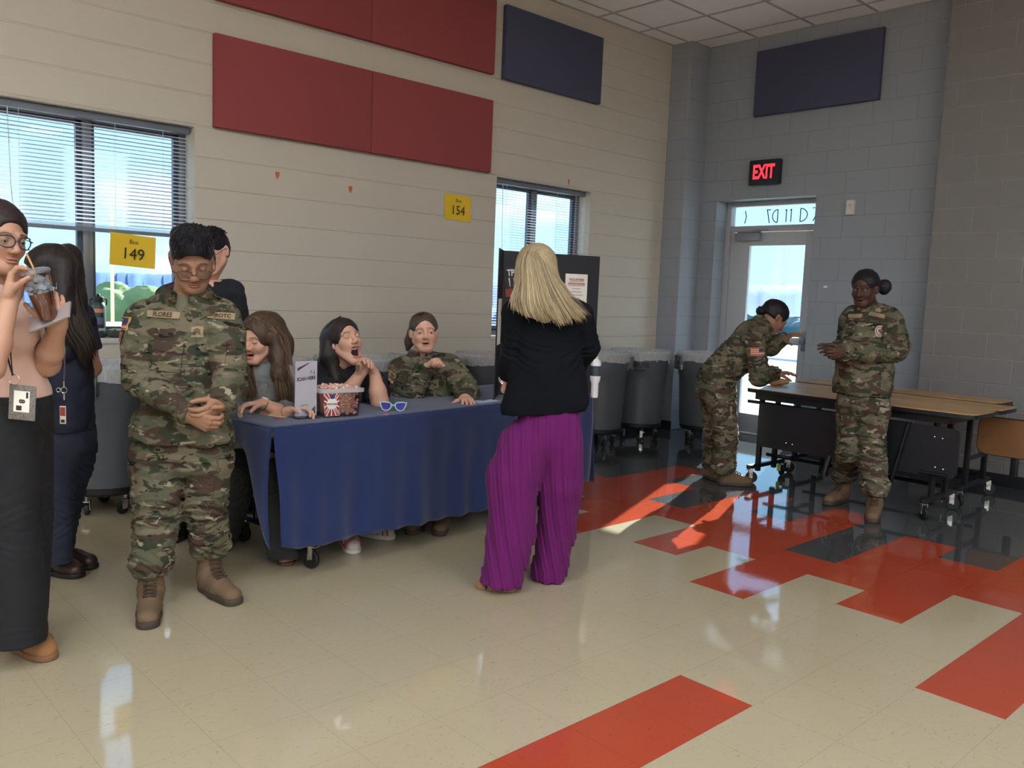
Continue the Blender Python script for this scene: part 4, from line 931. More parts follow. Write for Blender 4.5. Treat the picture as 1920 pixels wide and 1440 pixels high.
def popcorn_tub():
    c = (tsurf(598, 784)+tsurf(677, 780))/2; e = unit(tsurf(677, 780)-tsurf(598, 784)); e = unit(e*[1, 1, 0]); n = np.cross(e, UP); wb, wt, h = .195, .228, .142; b = c-n*wb*.32; b[2] = TZ+.002; R = np.stack([e, -n, UP], 1)
    t = thing('popcorn_tub', 'clear square plastic tub of popcorn with a red sunburst label', 'tub', tuple(b)); clr = glass_mat('clear_tub', (236, 232, 232), .07)
    def ring(w, z, k=1.0): return [tuple(b+R @ np.array([x, y*.8, z])) for x, y in rrect(w, w, .03)]
    m = MB(); N_ = len(rrect(1, 1, .1)); V = ring(wb, .0)+ring(wt, h)+ring(wt-.004, h)+ring(wb-.004, .003)
    Fc = [(q*N_+k, q*N_+(k+1) % N_, (q+1)*N_+(k+1) % N_, (q+1)*N_+k) for q in range(3) for k in range(N_)]+[tuple(range(N_))[::-1]]; m.add(V, Fc); m.build('tub_wall', clr, t, off=b, smooth=50)
    m = MB(); V = ring(wt+.010, h-.018)+ring(wt+.012, h)+ring(wt-.006, h+.002)+ring(wt-.006, h-.004); Fc = [(q*N_+k, q*N_+(k+1) % N_, (q+1)*N_+(k+1) % N_, (q+1)*N_+k) for q in range(3) for k in range(N_)]; m.add(V, Fc)
    m.build('rim', glass_mat('rim_clear', (240, 236, 236), .1, opaque=.45), t, off=b, smooth=50)
    # label on the left part of the front
    fy = lambda z: -(wb+(wt-wb)*z/h)*.4-.0015
    Q = lambda x, z, o=0: b+R @ np.array([x, fy(z)-o, z])
    m = MB(); m.add([Q(-.088, .008), Q(-.015, .008), Q(-.022, .122), Q(-.100, .122)], [(0, 1, 2, 3)]); lb = m.build('label', mat('label_cream', (236, 224, 214), .5), t, off=b, smooth=None)
    m = MB(); cx, cz = -.055, .07
    for k in range(18):
        a = 2*PI*k/18; 
        def pt(a, r): x = cx+r*math.cos(a); z = cz+r*math.sin(a)*1.25; return Q(min(max(x, -.098 if z > .06 else -.09), -.018), min(max(z, .009), .121), .001)
        m.add([pt(a-.07, .018), pt(a-.13, .075), pt(a+.13, .075), pt(a+.07, .018)], [(0, 3, 2, 1)])
    m.build('label_rays', mat('label_red', (150, 40, 44), .5), lb, off=b, smooth=None)
    m = MB(); m.add([Q(cx+.028*math.cos(2*PI*k/20), cz+.028*math.sin(2*PI*k/20), .002) for k in range(20)], [tuple(range(20))]); m.build('label_disc', mat('label_cream', (236, 224, 214), .5), lb, off=b, smooth=None)
    m = MB(); m.add([Q(cx+.013*math.cos(2*PI*k/16), cz+.036+.012*math.sin(2*PI*k/16), .003) for k in range(16)], [tuple(range(16))]); put_text(m, 'POPCORN', .012, Q(cx, cz-.002, .001), e, UP, .003, bold=.0004, squash=.9); m.build('label_lettering', mat('label_blue', (44, 54, 110), .5), lb, off=b, smooth=None)
    # the popcorn
    rr = random.Random(5); m = MB(); m.box(b+R @ np.array([0, 0, .068]), (.165, .125, .115), R=R, bev=.02); m.col = [tuple(lin(206, 150, 134))]*len(m.v)
    for k in range(560):
        z = rr.uniform(.012, h+.004); w = (wb+(wt-wb)*z/h)/2-.016; x = rr.uniform(-w, w); y = rr.uniform(-w, w)*.8
        if rr.random() < .55:
            if rr.random() < .6: y = -w*.8+rr.uniform(0, .012)
            else: z = h-.002+rr.uniform(-.004, .018)*(1-abs(x)/w)
        p = b+R @ np.array([x, y, z]); r = rr.uniform(.0055, .010); sh = rr.uniform(.75, 1.05); col = tuple(np.array(lin(226, 176, 160))*sh) if rr.random() < .75 else tuple(np.array(lin(238, 214, 196))*sh)
        m.sphere(p, (r, r*rr.uniform(.6, 1), r*rr.uniform(.6, 1)), 6, R=np.array(Matrix.Rotation(rr.uniform(0, 3), 3, Vector((rr.random(), rr.random(), rr.random())))), col=col)
    o = m.build('popcorn', mat('popcorn_kernels', (226, 180, 164), .7, attr=True), loc=b, off=b, smooth=80); tag(o, 'pink and cream popcorn heaped inside the clear tub', 'popcorn', kind='stuff')
popcorn_tub()
def sunglasses():
    c = tsurf(737, 772); b = c.copy(); b[2] = TZ+.002; e = unit(RH+HF*.12); n = np.cross(e, UP); t = thing('sunglasses', 'mint-framed sunglasses with purple lenses standing on the blue table', 'sunglasses', tuple(b)); up = unit(UP-n*.0+(-n)*.15)
    fm = mat('mint_plastic', (150, 214, 206), .35); m = MB()
    for s_ in (-1, 1):
        pts = [(s_*x, z) for x, z in ((.010, .036), (.018, .046), (.045, .049), (.066, .047), (.066, .032), (.056, .010), (.040, .003), (.022, .008), (.012, .022), (.010, .036))]
        m.tube([b+e*x+up*z for x, z in pts], .0034, 6)
        m.tube([b+e*s_*.066+up*.044, b+e*s_*.071+up*.043-n*.0], .004, 6)
    m.tube([b+e*-.011+up*.03, b+up*.034, b+e*.011+up*.03], .0036, 6); m.build('frame', fm, t, off=b)
    for s_ in (-1, 1):
        m = MB(); m.tube([b+e*s_*.070+up*.043, b+e*s_*.072+up*.040-n*.07, b+e*s_*.068+up*.004-n*.125], .003, 6, flat=.6); m.build('temple', fm, t, off=b)
        m = MB(); pts = [(s_*x, z) for x, z in ((.011, .034), (.019, .044), (.045, .047), (.064, .045), (.064, .032), (.055, .011), (.040, .005), (.023, .009), (.013, .022))]
        V = [b+e*x+up*z+n*.001 for x, z in pts]; m.add(V, [tuple(range(len(V))) if s_ > 0 else tuple(range(len(V)))[::-1]]); m.build('lens', mat('purple_lens', (70, 40, 150), .08, spec=.9, metal=.35), t, off=b)
sunglasses()
def flat_bits():
    def sheet(name, u, v, w, h, rot, col, label, cat, z=0.0, th=.0012, crump=0.0):
        c = tsurf(u, v, TZ+.003+z); R = rotm('Z', rot); m = MB(); m.box(c, (w, h, th), R=R); o = m.build(name, mat(name+'_paint_%d' % u, col, .6), loc=c, off=c, smooth=None); tag(o, label, cat)
    sheet('envelope', 536, 777, .17, .10, .5, (214, 196, 140), 'pale yellow envelope lying at the foot of the sign holder', 'envelope')
    sheet('sweet_wrapper', 524, 784, .045, .03, .2, (176, 70, 76), 'red sweet wrapper at the left front corner of the blue table', 'wrapper', .0014)
    sheet('sweet_wrapper', 724, 777, .045, .025, .6, (186, 110, 120), 'dusty pink wrapper lying in front of the sunglasses', 'wrapper')
    sheet('brochure', 905, 752, .20, .11, TE[1]+.1, (176, 196, 226), 'pale blue brochure lying flat beside the officer\'s flat hand', 'brochure')
    sheet('brochure', 908, 748, .14, .06, .4, (70, 56, 60), 'dark brochure lying on the pale blue brochure', 'brochure', .0014)
    # white bottle at the far end
    c = onz(1114, 745, TZ+.002); t = thing('white_bottle', 'white cleaning bottle with a dark label at the right end of the blue table', 'bottle', tuple(c))
    m = MB(); m.lathe([(.0, 0), (.022, 0), (.024, .01), (.024, .09), (.032, .11), (.034, .13), (.034, .225), (.028, .24), (.014, .25), (.014, .262), (0, .262)], n=20, cap=False); m.build('bottle_body', mat('white_plastic', (226, 228, 232), .4), t)
    m = MB(); m.lathe([(.0345, .14), (.035, .14), (.035, .205), (.0345, .205)], n=20, cap=False); m.build('bottle_label', mat('label_grey', (60, 66, 76), .5), t)
flat_bits()
def sill_things():
    c = ony(185, 638, YW+.075); c[2] = 1.0045; b = c
    t = thing('water_bottle', 'dark green water bottle with stickers on the window sill', 'water bottle', tuple(c))
    m = MB(); m.lathe([(0, 0), (.040, 0), (.043, .006), (.043, .20), (.038, .218), (.028, .228), (.028, .232), (0, .232)], n=28, cap=False); m.build('flask', mat('flask_green', (36, 56, 52), .4), t)
    m = MB(); m.lathe([(.0, .226), (.032, .226), (.034, .232), (.034, .256), (.028, .262), (0, .262)], n=24, cap=False); m.lathe([(0, .262), (.010, .262), (.012, .270), (.008, .278), (0, .278)], n=12, cap=False); lo = m.build('lid', M_blkp, t)
    m = MB(); m.tube([(-.034, 0, .245), (-.048, 0, .238), (-.046, 0, .215), (-.030, 0, .205)], .005, 6); m.tube([(.034, 0, .245), (.05, 0, .245), (.052, 0, .22), (.046, 0, .205)], .005, 6); m.build('strap', M_blkp, lo)
    th = math.atan2(-b[1], -b[0])
    def stick(x0, x1, z0, z1, col, name):
        m = MB(); n = 8; V = []; R = .0438
        for q in (z0, z1):
            for i in range(n+1): a = th+(x0+(x1-x0)*i/n)/R; V.append((R*math.cos(a), R*math.sin(a), q))
        m.add(V, [(i, i+1, n+2+i, n+1+i) for i in range(n)]); m.build(name, mat('sticker_%s' % name, col, .5), t)
    stick(-.030, .035, .160, .185, (186, 120, 96), 'oval_sticker'); stick(-.012, .034, .085, .130, (92, 84, 120), 'dark_sticker'); stick(-.010, .040, .045, .062, (168, 150, 160), 'low_sticker')
    c = ony(221, 638, YW+.08); c[2] = 1.0045; s = S(.005); s.ell((0, 0, .022), (.075, .045, .026), k=.01); s.ell((-.03, 0, .035), (.05, .04, .022), k=.02); s.cut((0, 0, 0), (0, 0, -1)); s.disp = wob(3, 60, .004); V, Q = s.mesh()
    o = np_mesh('folded_cap', [(V, Q)], mat('olive_cloth', (70, 76, 60), .9, bump=(60, .3, .004))); o.location = tuple(c); tag(o, 'folded olive green cap lying on the sill beside the water bottle', 'cap')
sill_things()

# ---- black backpack on the floor behind the table's left end
def backpack():
    p = at(440, 968, 5.15); p[2] = 0; s = S(.008); s.box((0, 0, .13), (.15, .10, .12), rd=.07, k=.02); s.box((0, -.11, .09), (.10, .03, .07), rd=.03, k=.02); s.cut((0, 0, .004), (0, 0, -1)); s.disp = wob(9, 22, .012); V, Q = s.mesh()
    t = thing('backpack', 'black backpack slumped on the floor behind the seated woman in denim', 'backpack', tuple(p)); np_mesh('bag', [(V, Q)], mat('black_nylon', (20, 21, 25), .7, bump=(90, .4, .003)), t)
    m = MB(); m.tube([(-.04, 0, .25), (-.03, 0, .285), (.03, 0, .285), (.04, 0, .25)], .008, 6); m.build('grab_loop', mat('black_nylon', (20, 21, 25), .7), t)
    m = MB(); m.tube([(-.10, -.145, .1), (0, -.155, .115), (.10, -.145, .1)], .0025, 5); m.build('zip', M_chrome, t)
backpack()

# ---- mobile bench tables by the grey wall
def bench(name, boards, fx0, fx1, y0, y1, label, front_panel, side_board=None):
    zt = .735; b = np.array([(fx0+fx1)/2, (y0+y1)/2, 0]); t = thing(name, label, 'bench table', tuple(b), group='folded cafeteria bench tables')
    for (x0, x1, ya, yb) in boards:
        pts = [(p[0]+(x0+x1)/2, p[1]+(ya+yb)/2) for p in rrect(x1-x0, yb-ya, .07, 4)]
        m = MB(); m.poly(pts, .006, c=(0, 0, zt-.006)); bd = m.build('table_top', M_wood, t, off=b, smooth=30)
        m = MB(); pts2 = [(p[0]+(x0+x1)/2, p[1]+(ya+yb)/2) for p in rrect(x1-x0+.004, yb-ya+.004, .072, 4)]; m.poly(pts2, .026, c=(0, 0, zt-.0325)); m.build('edge_band', M_blk, bd, off=b, smooth=30)
    m = MB()
    for x in (boards[0][0]+.05, boards[-1][1]-.05): m.b2((x-.015, y0+.12, zt-.085), (x+.015, y1-.1, zt-.034))
    m.b2((boards[0][0]+.05, y0+.12, zt-.085), (boards[-1][1]-.05, y0+.15, zt-.034)); m.b2((boards[0][0]+.05, y1-.13, zt-.085), (boards[-1][1]-.05, y1-.1, zt-.034)); m.build('apron', M_blk, t, off=b, smooth=None)
    for yy, s_ in ((y0+.22, -1), (y1-.12, 1)):
        m = MB()
        for x in (fx0+.14, fx1-.14): m.box((x, yy, .385), (.035, .035, .61), bev=.005)
        m.box(((fx0+fx1)/2, yy, .125), (fx1-fx0, .036, .032), bev=.004); m.box(((fx0+fx1)/2, yy, .33), (fx1-fx0-.26, .025, .025)); m.build('leg_frame', M_blk, t, off=b)
        for i, x in enumerate((fx0+.02, fx1-.02)): caster(t, (x, yy, 0), h=.105, r=.045, rot=.35+i+yy, brake=(i == (1 if name == 'bench_table' and front_panel else 0)), off=b)
    m = MB(); m.tube([(boards[0][0]+.02, y0+.35, zt-.115), (boards[0][0]+.02, y1-.05, zt-.105)], .013, 8); m.tube([((fx0+fx1)/2, y0+.2, .20), ((fx0+fx1)/2, y1-.12, .20)], .014, 8); m.build('rail', mat('dark_tube', (40, 42, 48), .22, metal=.6), t, off=b)
    if front_panel:
        px_, ya, yb, z0, z1 = front_panel; m = MB(); R = np.array([[0, 0, 1.], [1, 0, 0], [0, 1, 0]]); pts = [(p[0], p[1]) for p in rrect(yb-ya, z1-z0, .05, 4)]
        m.poly(pts, .022, R=R, c=(px_, (ya+yb)/2, (z0+z1)/2)); fp = m.build('folded_bench', mat('panel_black', (26, 28, 34), .45), t, off=b, smooth=30)
        m = MB()
        for yy, zz in ((ya+.08, z0+.06), (ya+.13, z0+.065), (ya+.10, z1-.07), (ya+.15, z1-.065), (ya+.65, z0+.05), (ya+.70, z0+.055), (yb-.25, z0+.06), (yb-.30, z0+.055)): m.sphere((px_-.004, yy, zz), .007, 8)
        m.build('bolts', M_chrome, fp, off=b)
        m = MB(); m.tube([(px_-.015, ya+.32, z1), (px_-.02, ya+.42, .13)], .014, 8); m.tube([(px_-.012, ya+.22, z0+.02), (px_-.012, ya+.05, z0+.02)], .012, 8); m.build('swing_arm', mat('dark_tube', (40, 42, 48), .22, metal=.6), t, off=b)
        for yy in (2.86,): m = MB(); m.tube([(px_+.01, yy, z0+.02), (px_-.01, yy+.02, .20)], .021, 8); m.tube([(px_-.01, yy+.02, .20), (px_-.01, yy+.02, .17)], .026, 8); m.build('bench_foot', M_blk, t, off=b)
    if side_board:
        px_, ya, yb, z0, z1 = side_board; m = MB(); R = np.array([[0, 0, 1.], [1, 0, 0], [0, 1, 0]]); m.poly([(p[0], p[1]) for p in rrect(yb-ya, z1-z0, .06, 5)], .006, R=R, c=(px_, (ya+yb)/2, (z0+z1)/2)); so = m.build('folded_seat', mat('seat_oak', (132, 90, 54), .5, bump=(30, .1, .002, (1, 1, 8)), vary=(6, .12)), t, off=b, smooth=30)
        m = MB(); m.poly([(p[0], p[1]) for p in rrect(yb-ya+.012, z1-z0+.012, .065, 5)], .022, R=R, c=(px_+.006, (ya+yb)/2, (z0+z1)/2)); m.build('seat_edge', M_blk, so, off=b, smooth=30)
        m = MB(); m.box((px_+.03, (ya+yb)/2, z0-.06), (.03, .05, .16), bev=.006); m.build('bench_foot', M_blk, t, off=b)
bench('bench_table', [(5.85, 6.295, 1.93, 3.60)], 5.82, 6.34, 1.97, 3.62, 'folded cafeteria bench table nearest the camera, black panel hanging on its long side', (5.83, 2.0, 3.45, .30, .63))
bench('bench_table', [(6.31, 6.72, 1.93, 3.66), (6.83, 7.20, 2.10, 3.72)], 6.46, 7.10, 1.98, 3.66, 'folded cafeteria bench table against the grey wall with a brown seat folded down', None, (6.78, 1.70, 2.20, .36, .63))
# ================================================================== PEOPLE: shared builders
M_skin = mat('skin', (200, 150, 120), .52, attr=True, spec=.35, sss=.03, bump=(240, .12, .001))
M_eye = mat('eye', (230, 230, 230), .12, attr=True, spec=.7)
M_camo = camo_mat('camouflage_cloth')
M_boot = mat('coyote_suede', (106, 84, 62), .85, bump=(160, .3, .0015), vary=(9, .12))
M_sole = mat('boot_sole', (62, 50, 40), .7)
M_lace = mat('boot_lace', (70, 54, 38), .85)
M_tan = mat('tan_tape', (150, 132, 104), .9)
M_tee = mat('tan_undershirt', (104, 96, 78), .9)
SK = {'light': lin(204, 158, 136), 'pink': lin(206, 158, 138), 'warm': lin(184, 140, 116), 'tan': lin(150, 110, 88), 'dark': lin(74, 48, 38)}
def face_dir(deg, pitch=0.0):
    """deg: 0 looks at the camera, 90 to the picture's right, 180 away; pitch > 0 looks down"""
    a = math.radians(deg); p = math.radians(pitch); h = -HF*math.cos(a)+RH*math.sin(a); return h*math.cos(p)-UP*math.sin(p)
def basis(f, roll=0.0, up=UP):
    f = unit(f); x = unit(np.cross(f, up)); z = np.cross(x, f); r = math.radians(roll)
    return np.stack([x*math.cos(r)+z*math.sin(r), f, -x*math.sin(r)+z*math.cos(r)], 1)   # columns right, forward, up
class Head:
    """head about 0.23 m tall; local axes x = own right, y = forward, z = up, origin between the ears"""
    def __init__(s, c, R, k=1.0, skin='light', mouth=0.0, eyes=1.0, wide=1.0, brow=(60, 42, 34), lip=(166, 104, 94), iris=(70, 50, 36), h=.0032, smile=0.0, gape=1.0, jaw=1.0):
        s.__dict__.update(c=np.array(c, float), R=np.array(R, float), k=k, skin=SK[skin], mouth=mouth, eyes=eyes, wide=wide, brow=lin(brow), lip=lin(lip), iris=lin(iris), h=h, smile=smile, gape=gape, jaw=jaw)
    def w(s, x, y, z): return s.c+s.R @ (np.array([x*s.wide, y, z])*s.k)
    def parts(s, neck_to=None, neck_r=.052):
        k = s.k; S_ = S(s.h); w = s.w; R = s.R; e = lambda p, r, kk=.02, op='u', RR=None: S_.ell(w(*p), np.array([r[0]*s.wide, r[1], r[2]])*k, R if RR is None else RR, kk*k, op)
        e((0, -.014, .036), (.074, .094, .082)); e((0, .022, -.018), (.060, .064, .082), .02)
        dj = -.022*s.mouth
        S_.cap(w(0, .060, -.086+dj), w(0, .062, -.088+dj), .024*k*s.jaw, k=.028*k)
        for q in (-1, 1):
            S_.cap(w(q*.050, .004, -.046), w(q*.020, .056, -.088+dj), .020*k*s.jaw, .019*k*s.jaw, k=.02*k); e((q*.034, .054, -.026), (.024, .026, .026), .02)
            S_.cap(w(q*.012, .083, .020), w(q*.046, .070, .022), .010*k, .009*k, k=.012*k)
        for q in (-1, 1): e((q*.031, .098, .001), (.018, .020, .0135), .012, 'd')
        for q in (-1, 1):      # lids
            e((q*.031, .073, .0005), (.0145, .0142, .0140), .004)
            if s.eyes > .15:
                S_.ell(w(q*.031, .0905, -.0005), np.array([.0115, .010, .0042*s.eyes])*k, R, .002*k, 'd')
        S_.cap(w(0, .084, .010), w(0, .103, -.028), .0075*k, .0115*k, k=.010*k)
        for q in (-1, 1): e((q*.011, .094, -.033), (.0085, .011, .0075), .006); e((q*.0065, .100, -.041), (.0035, .004, .003), .002, 'd')
        # mouth
        op = s.mouth; wz = -.062
        if op > .05:
            e((0, .086, wz-.010*op), (.021*s.gape, .022, .003+.0165*op), .006, 'd'); e((0, .088, wz+.005+.002*op), (.023, .009, .0052), .005); e((0, .083, wz-.012-.022*op), (.020, .009, .0058), .006)
        else:
            e((0, .087, wz+.005), (.022, .0085, .0048), .004); e((0, .085, wz-.006), (.019, .0095, .0058), .004); e((0, .097, wz), (.024, .006, .0012), .003, 'd')
        for q in (-1, 1):      # ears
            RR = R @ rotm('Z', q*.35) @ rotm('X', .15); S_.ell(w(q*.0755, -.012, -.004), np.array([.0075, .018, .030])*k, RR, .006*k); S_.ell(w(q*.083, -.008, .0), np.array([.0045, .010, .018])*k, RR, .003*k, 'd')
        if neck_to is not None:
            S_.cap(w(0, -.022, -.045), neck_to, neck_r*k, neck_r*1.06, k=.028)
        S_.disp = None
        V, Q = S_.mesh(); L_ = ((V-s.c) @ R)/k/np.array([s.wide, 1, 1]); col = np.tile(np.array(s.skin), (len(V), 1))
        def mixc(m, c_): m = np.clip(m, 0, 1)[:, None]; col[:] = col*(1-m)+np.array(c_)*m
        x, y, z = np.abs(L_[:, 0]), L_[:, 1], L_[:, 2]
        blush = np.array(s.skin)*np.array([1.0, .78, .74]); mixc(.45*np.exp(-((x-.040)**2+(z+.030)**2)/.018**2)*(y > .03), blush); mixc(.4*np.exp(-(x**2+(z+.033)**2)/.014**2)*(y > .08), blush)
        inm = (y > .062) & (y < .0955)
        lipm = np.where((y > .072) & (z < wz+.013) & (z > wz-.014-.030*op), np.clip(1.25-np.sqrt((x/.0245)**2+((z-wz+.011*op)/(.0115+.022*op))**2), 0, .25)*4, 0); mixc(lipm*.6, s.lip)
        if op > .05: mixc(1.0*((np.sqrt((x/(.019*s.gape))**2+((z-wz+.010*op)/(.003+.014*op))**2) < 1) & (y > .045) & (y < .0855)), lin(52, 18, 18)); mixc(1.0*((x < .015) & (np.abs(z-(wz+.0015)) < .003) & (y > .06) & (y < .084) & (op > .3)), lin(214, 204, 196))
        elif True: mixc(.7*((x < .022) & (np.abs(z-wz) < .0013) & (y > .08)), np.array(s.lip)*.4)
        bz = .0235-.010*np.clip((x-.032)/.02, 0, 1)**2+.002*(x > .02); mixc(.85*np.clip(1.3-np.abs(z-bz)/.0040, 0, 1)*np.clip((x-.011)/.004, 0, 1)*np.clip((.052-x)/.005, 0, 1)*(y > .05), s.brow)
        # lash line / closed lids
        er = np.sqrt(((x-.031)/.0135)**2+((z+.0005)/(.0050*max(s.eyes, .3)))**2)
        if s.eyes > .15: mixc(.75*((er > .75) & (er < 1.12) & (z > -.002) & (y > .07)), lin(38, 26, 22))
        else: mixc(.85*((np.abs(z+.004+.004*((x-.031)/.013)**2*-1) < .0016) & (np.abs(x-.031) < .013) & (y > .07)), lin(44, 28, 24))
        mixc(.22*np.exp(-((x-.031)**2/.016**2+(z-.003)**2/.011**2))*(y > .06), np.array(s.skin)*.55)
        out = [(V, Q, 0, col)]
        if s.eyes > .15:
            for q in (-1, 1):
                m = MB(); m.sphere(w(q*.031, .0755, 0), .0118*k, 16, R=R, col=(1, 1, 1)); P = np.array(m.v); F_ = [tuple(f) for f in m.f]; l = ((P-s.c) @ R)/k/np.array([s.wide, 1, 1]); d = np.hypot(l[:, 0]-q*.031, l[:, 2]+.001); cc = np.tile(np.array(lin(176, 168, 162)), (len(P), 1)); cc[(d < .0058) & (l[:, 1] > .08)] = s.iris; cc[(d < .0024) & (l[:, 1] > .08)] = (.005, .005, .005)
                out.append((P, F_, 1, cc))
        return out
def glasses(h, parent, off, col=(50, 40, 36), rect=True, drop=0.0, name='glasses', tilt=0.0):
    fm = mat('glasses_frame_%d' % col[0], col, .3, spec=.6); gl = glass_mat('glasses_lens', (240, 244, 246), .08) if 'glasses_lens' not in MATS else MATS['glasses_lens']
    w = lambda x, y, z: h.w(x, y, z-drop); m = MB(); L_ = MB()
    for q in (-1, 1):
        pts = [(q*(.032+.0255*math.copysign(abs(math.cos(a))**(.6 if rect else .9), math.cos(a))), -.003+(.0165 if rect else .020)*math.copysign(abs(math.sin(a))**(.6 if rect else .9), math.sin(a))) for a in np.linspace(0, 2*PI, 25)]
        P = [w(x, .101-.22*x*x*10*.6-(.010 if abs(x) > .05 else 0), z) for x, z in pts]
        m.tube(P, .0015*h.k if rect else .0022*h.k, 6, cap=False); L_.add(P[:-1], [tuple(range(24)) if q < 0 else tuple(range(24))[::-1]])
        m.tube([w(q*.057, .090, .002), w(q*.074, .075, .004), w(q*.083, .0, .012+drop*.6), w(q*.082, -.012, .004+drop*.6)], .0016*h.k, 6)
    m.tube([w(-.009, .104, .0), w(0, .108, .003), w(.009, .104, .0)], .0016*h.k, 6)
    g = m.build(name, fm, parent, off=off); L_.build('lens', gl, g, off=off, smooth=None); return g
def hand(S_, wrist, d, n, t, curls, k=1.0, spread=.10, thumb=(.5, .7, .3), thumb_curl=.4, r0=.030):
    """d: towards the knuckles, n: palm side, t: thumb side"""
    d = unit(d); t = unit(t-d*(t @ d)); n0 = np.cross(d, t); n = n0 if n0 @ n > 0 else -n0
    W_ = np.array(wrist, float); pt = lambda a, b, c: W_+(d*a+t*b+n*c)*k
    if not hasattr(curls, '__len__'): curls = [curls]*4
    kn = [pt(.086, .028, 0), pt(.090, .009, -.003), pt(.086, -.010, -.003), pt(.078, -.027, 0)]
    for q, p in zip((.018, .006, -.006, -.018), kn): S_.cap(pt(.0, q, 0), p, .0155*k, .0118*k, k=.010*k)
    S_.cap(pt(.02, .022, .006), pt(.05, .024, .004), .016*k, .012*k, k=.012*k); S_.cap(pt(.02, -.02, .006), pt(.06, -.022, .004), .013*k, .010*k, k=.012*k)
    for i, (p, L_) in enumerate(zip(kn, (.070, .079, .073, .057))):
        fx = (1.5-i)*spread; dd = unit(d+t*fx*.6); cu = curls[i]; an = 0; a = p
        for sg, fr in zip((.46, .29, .25), (1.0, 1.15, .8)):
            an += cu*fr; v = dd*math.cos(an)+n*math.sin(an); b = a+v*L_*sg*k; ra = {.46: .0098, .29: .0088, .25: .0080}[sg]*(.88 if i == 3 else 1); S_.cap(a, b, ra*k, ra*.92*k, k=.0028*k); a = b
    v = unit(d*thumb[0]+t*thumb[1]+n*thumb[2]); a = pt(.022, .022, .006); b = a+v*.042*k; S_.cap(a, b, .0145*k, .0115*k, k=.010*k)
    v2 = unit(v+(n*.5-t*.35+d*.35)*thumb_curl); c = b+v2*.032*k; S_.cap(b, c, .0108*k, .0095*k, k=.004*k); v3 = unit(v2+(n*.5-t*.35+d*.3)*thumb_curl); S_.cap(c, c+v3*.024*k, .0095*k, .0080*k, k=.004*k)
    S_.cap(W_-d*.02*k, W_+d*.02*k, r0*.80*k, .024*k, k=.015*k, flat=(n, 1.35))
def skin_part(S_, skin, tint=None):
    V, Q = S_.mesh(); c = np.tile(np.array(SK[skin]), (len(V), 1)); return (V, Q, 0, c)
def hair_mat(name, c1, c2, rough=.42, sc=1.0):
    m = mat(name, c1, rough+.06, spec=.25); nt = m.node_tree; b = nt.nodes['Principled BSDF']; N = nt.nodes.new; L = nt.links.new
    a = N('ShaderNodeAttribute'); a.attribute_name = 'Col'; sx = N('ShaderNodeSeparateXYZ'); L(a.outputs['Vector'], sx.inputs[0])
    tc = N('ShaderNodeTexCoord'); mp = N('ShaderNodeMapping'); mp.inputs['Scale'].default_value = (90*sc, 90*sc, 9*sc); L(tc.outputs['Object'], mp.inputs[0])
    nz = N('ShaderNodeTexNoise'); nz.inputs['Scale'].default_value = 1.0; nz.inputs['Detail'].default_value = 3; L(mp.outputs[0], nz.inputs[0])
    ad = N('ShaderNodeMath'); ad.operation = 'MULTIPLY_ADD'; ad.inputs[1].default_value = .55; L(nz.outputs['Fac'], ad.inputs[0])
    m5 = N('ShaderNodeMath'); m5.operation = 'MULTIPLY_ADD'; m5.inputs[1].default_value = .6; m5.inputs[2].default_value = -.1; L(sx.outputs['X'], m5.inputs[0]); L(m5.outputs[0], ad.inputs[2])
    mx = N('ShaderNodeMixRGB'); L(ad.outputs[0], mx.inputs[0]); mx.inputs[1].default_value = (*lin(c1), 1); mx.inputs[2].default_value = (*lin(c2), 1); L(mx.outputs[0], b.inputs['Base Color'])
    bp = N('ShaderNodeBump'); bp.inputs['Strength'].default_value = .6; bp.inputs['Distance'].default_value = .002; L(nz.outputs['Fac'], bp.inputs['Height']); L(bp.outputs[0], b.inputs['Normal']); return m
def lerp_path(P, t):
    P = np.array(P, float); n = len(P)-1; x = t*n; i = min(int(x), n-1); f = x-i
    p0, p1, p2, p3 = P[max(i-1, 0)], P[i], P[i+1], P[min(i+2, n)]
    return .5*((2*p1)+(-p0+p2)*f+(2*p0-5*p1+4*p2-p3)*f*f+(-p0+3*p1-3*p2+p3)*f**3)
def strands(mb, paths, n, r=.0022, seed=0, jit=.006, steps=14, tip=.15, thick=.012, nsides=5, endj=.03, wave=0.0):
    """hair locks interpolated across a fan of guide paths (each a list of world points)"""
    rr = random.Random(seed); G = [[lerp_path(P, k/steps) for k in range(steps+1)] for P in paths]; m = len(G)-1
    for q in range(n):
        u = rr.random()*m; i = min(int(u), m-1); f = u-i; e = np.array([rr.gauss(0, 1) for _ in range(3)]); e2 = np.array([rr.gauss(0, 1) for _ in range(3)]); end = 1-rr.random()**2*endj*6; pts = []; ph = rr.random()*6; s0 = rr.random()*.08
        for k in range(steps+1):
            t = s0+(end-s0)*k/steps; x = t*steps; j = min(int(x), steps-1); g = x-j
            a = G[i][j]*(1-g)+G[i][j+1]*g; b = G[i+1][j]*(1-g)+G[i+1][j+1]*g
            p = a*(1-f)+b*f+e*jit*(.25+t)+e2*jit*.5*t*t*1.5
            if wave: p = p+wave*t*np.array([math.sin(t*9+ph+f*3), math.cos(t*8+ph), 0])
            pts.append(p)
        rs = [r*(1-.0*k/steps)*(1 if k < steps*.75 else 1-(1-tip)*(k-steps*.75)/(steps*.25)) for k in range(steps+1)]
        c = rr.random(); mb.tube(pts, rs, nsides, col=(c, c, c), flat=rr.uniform(.6, 1.5))
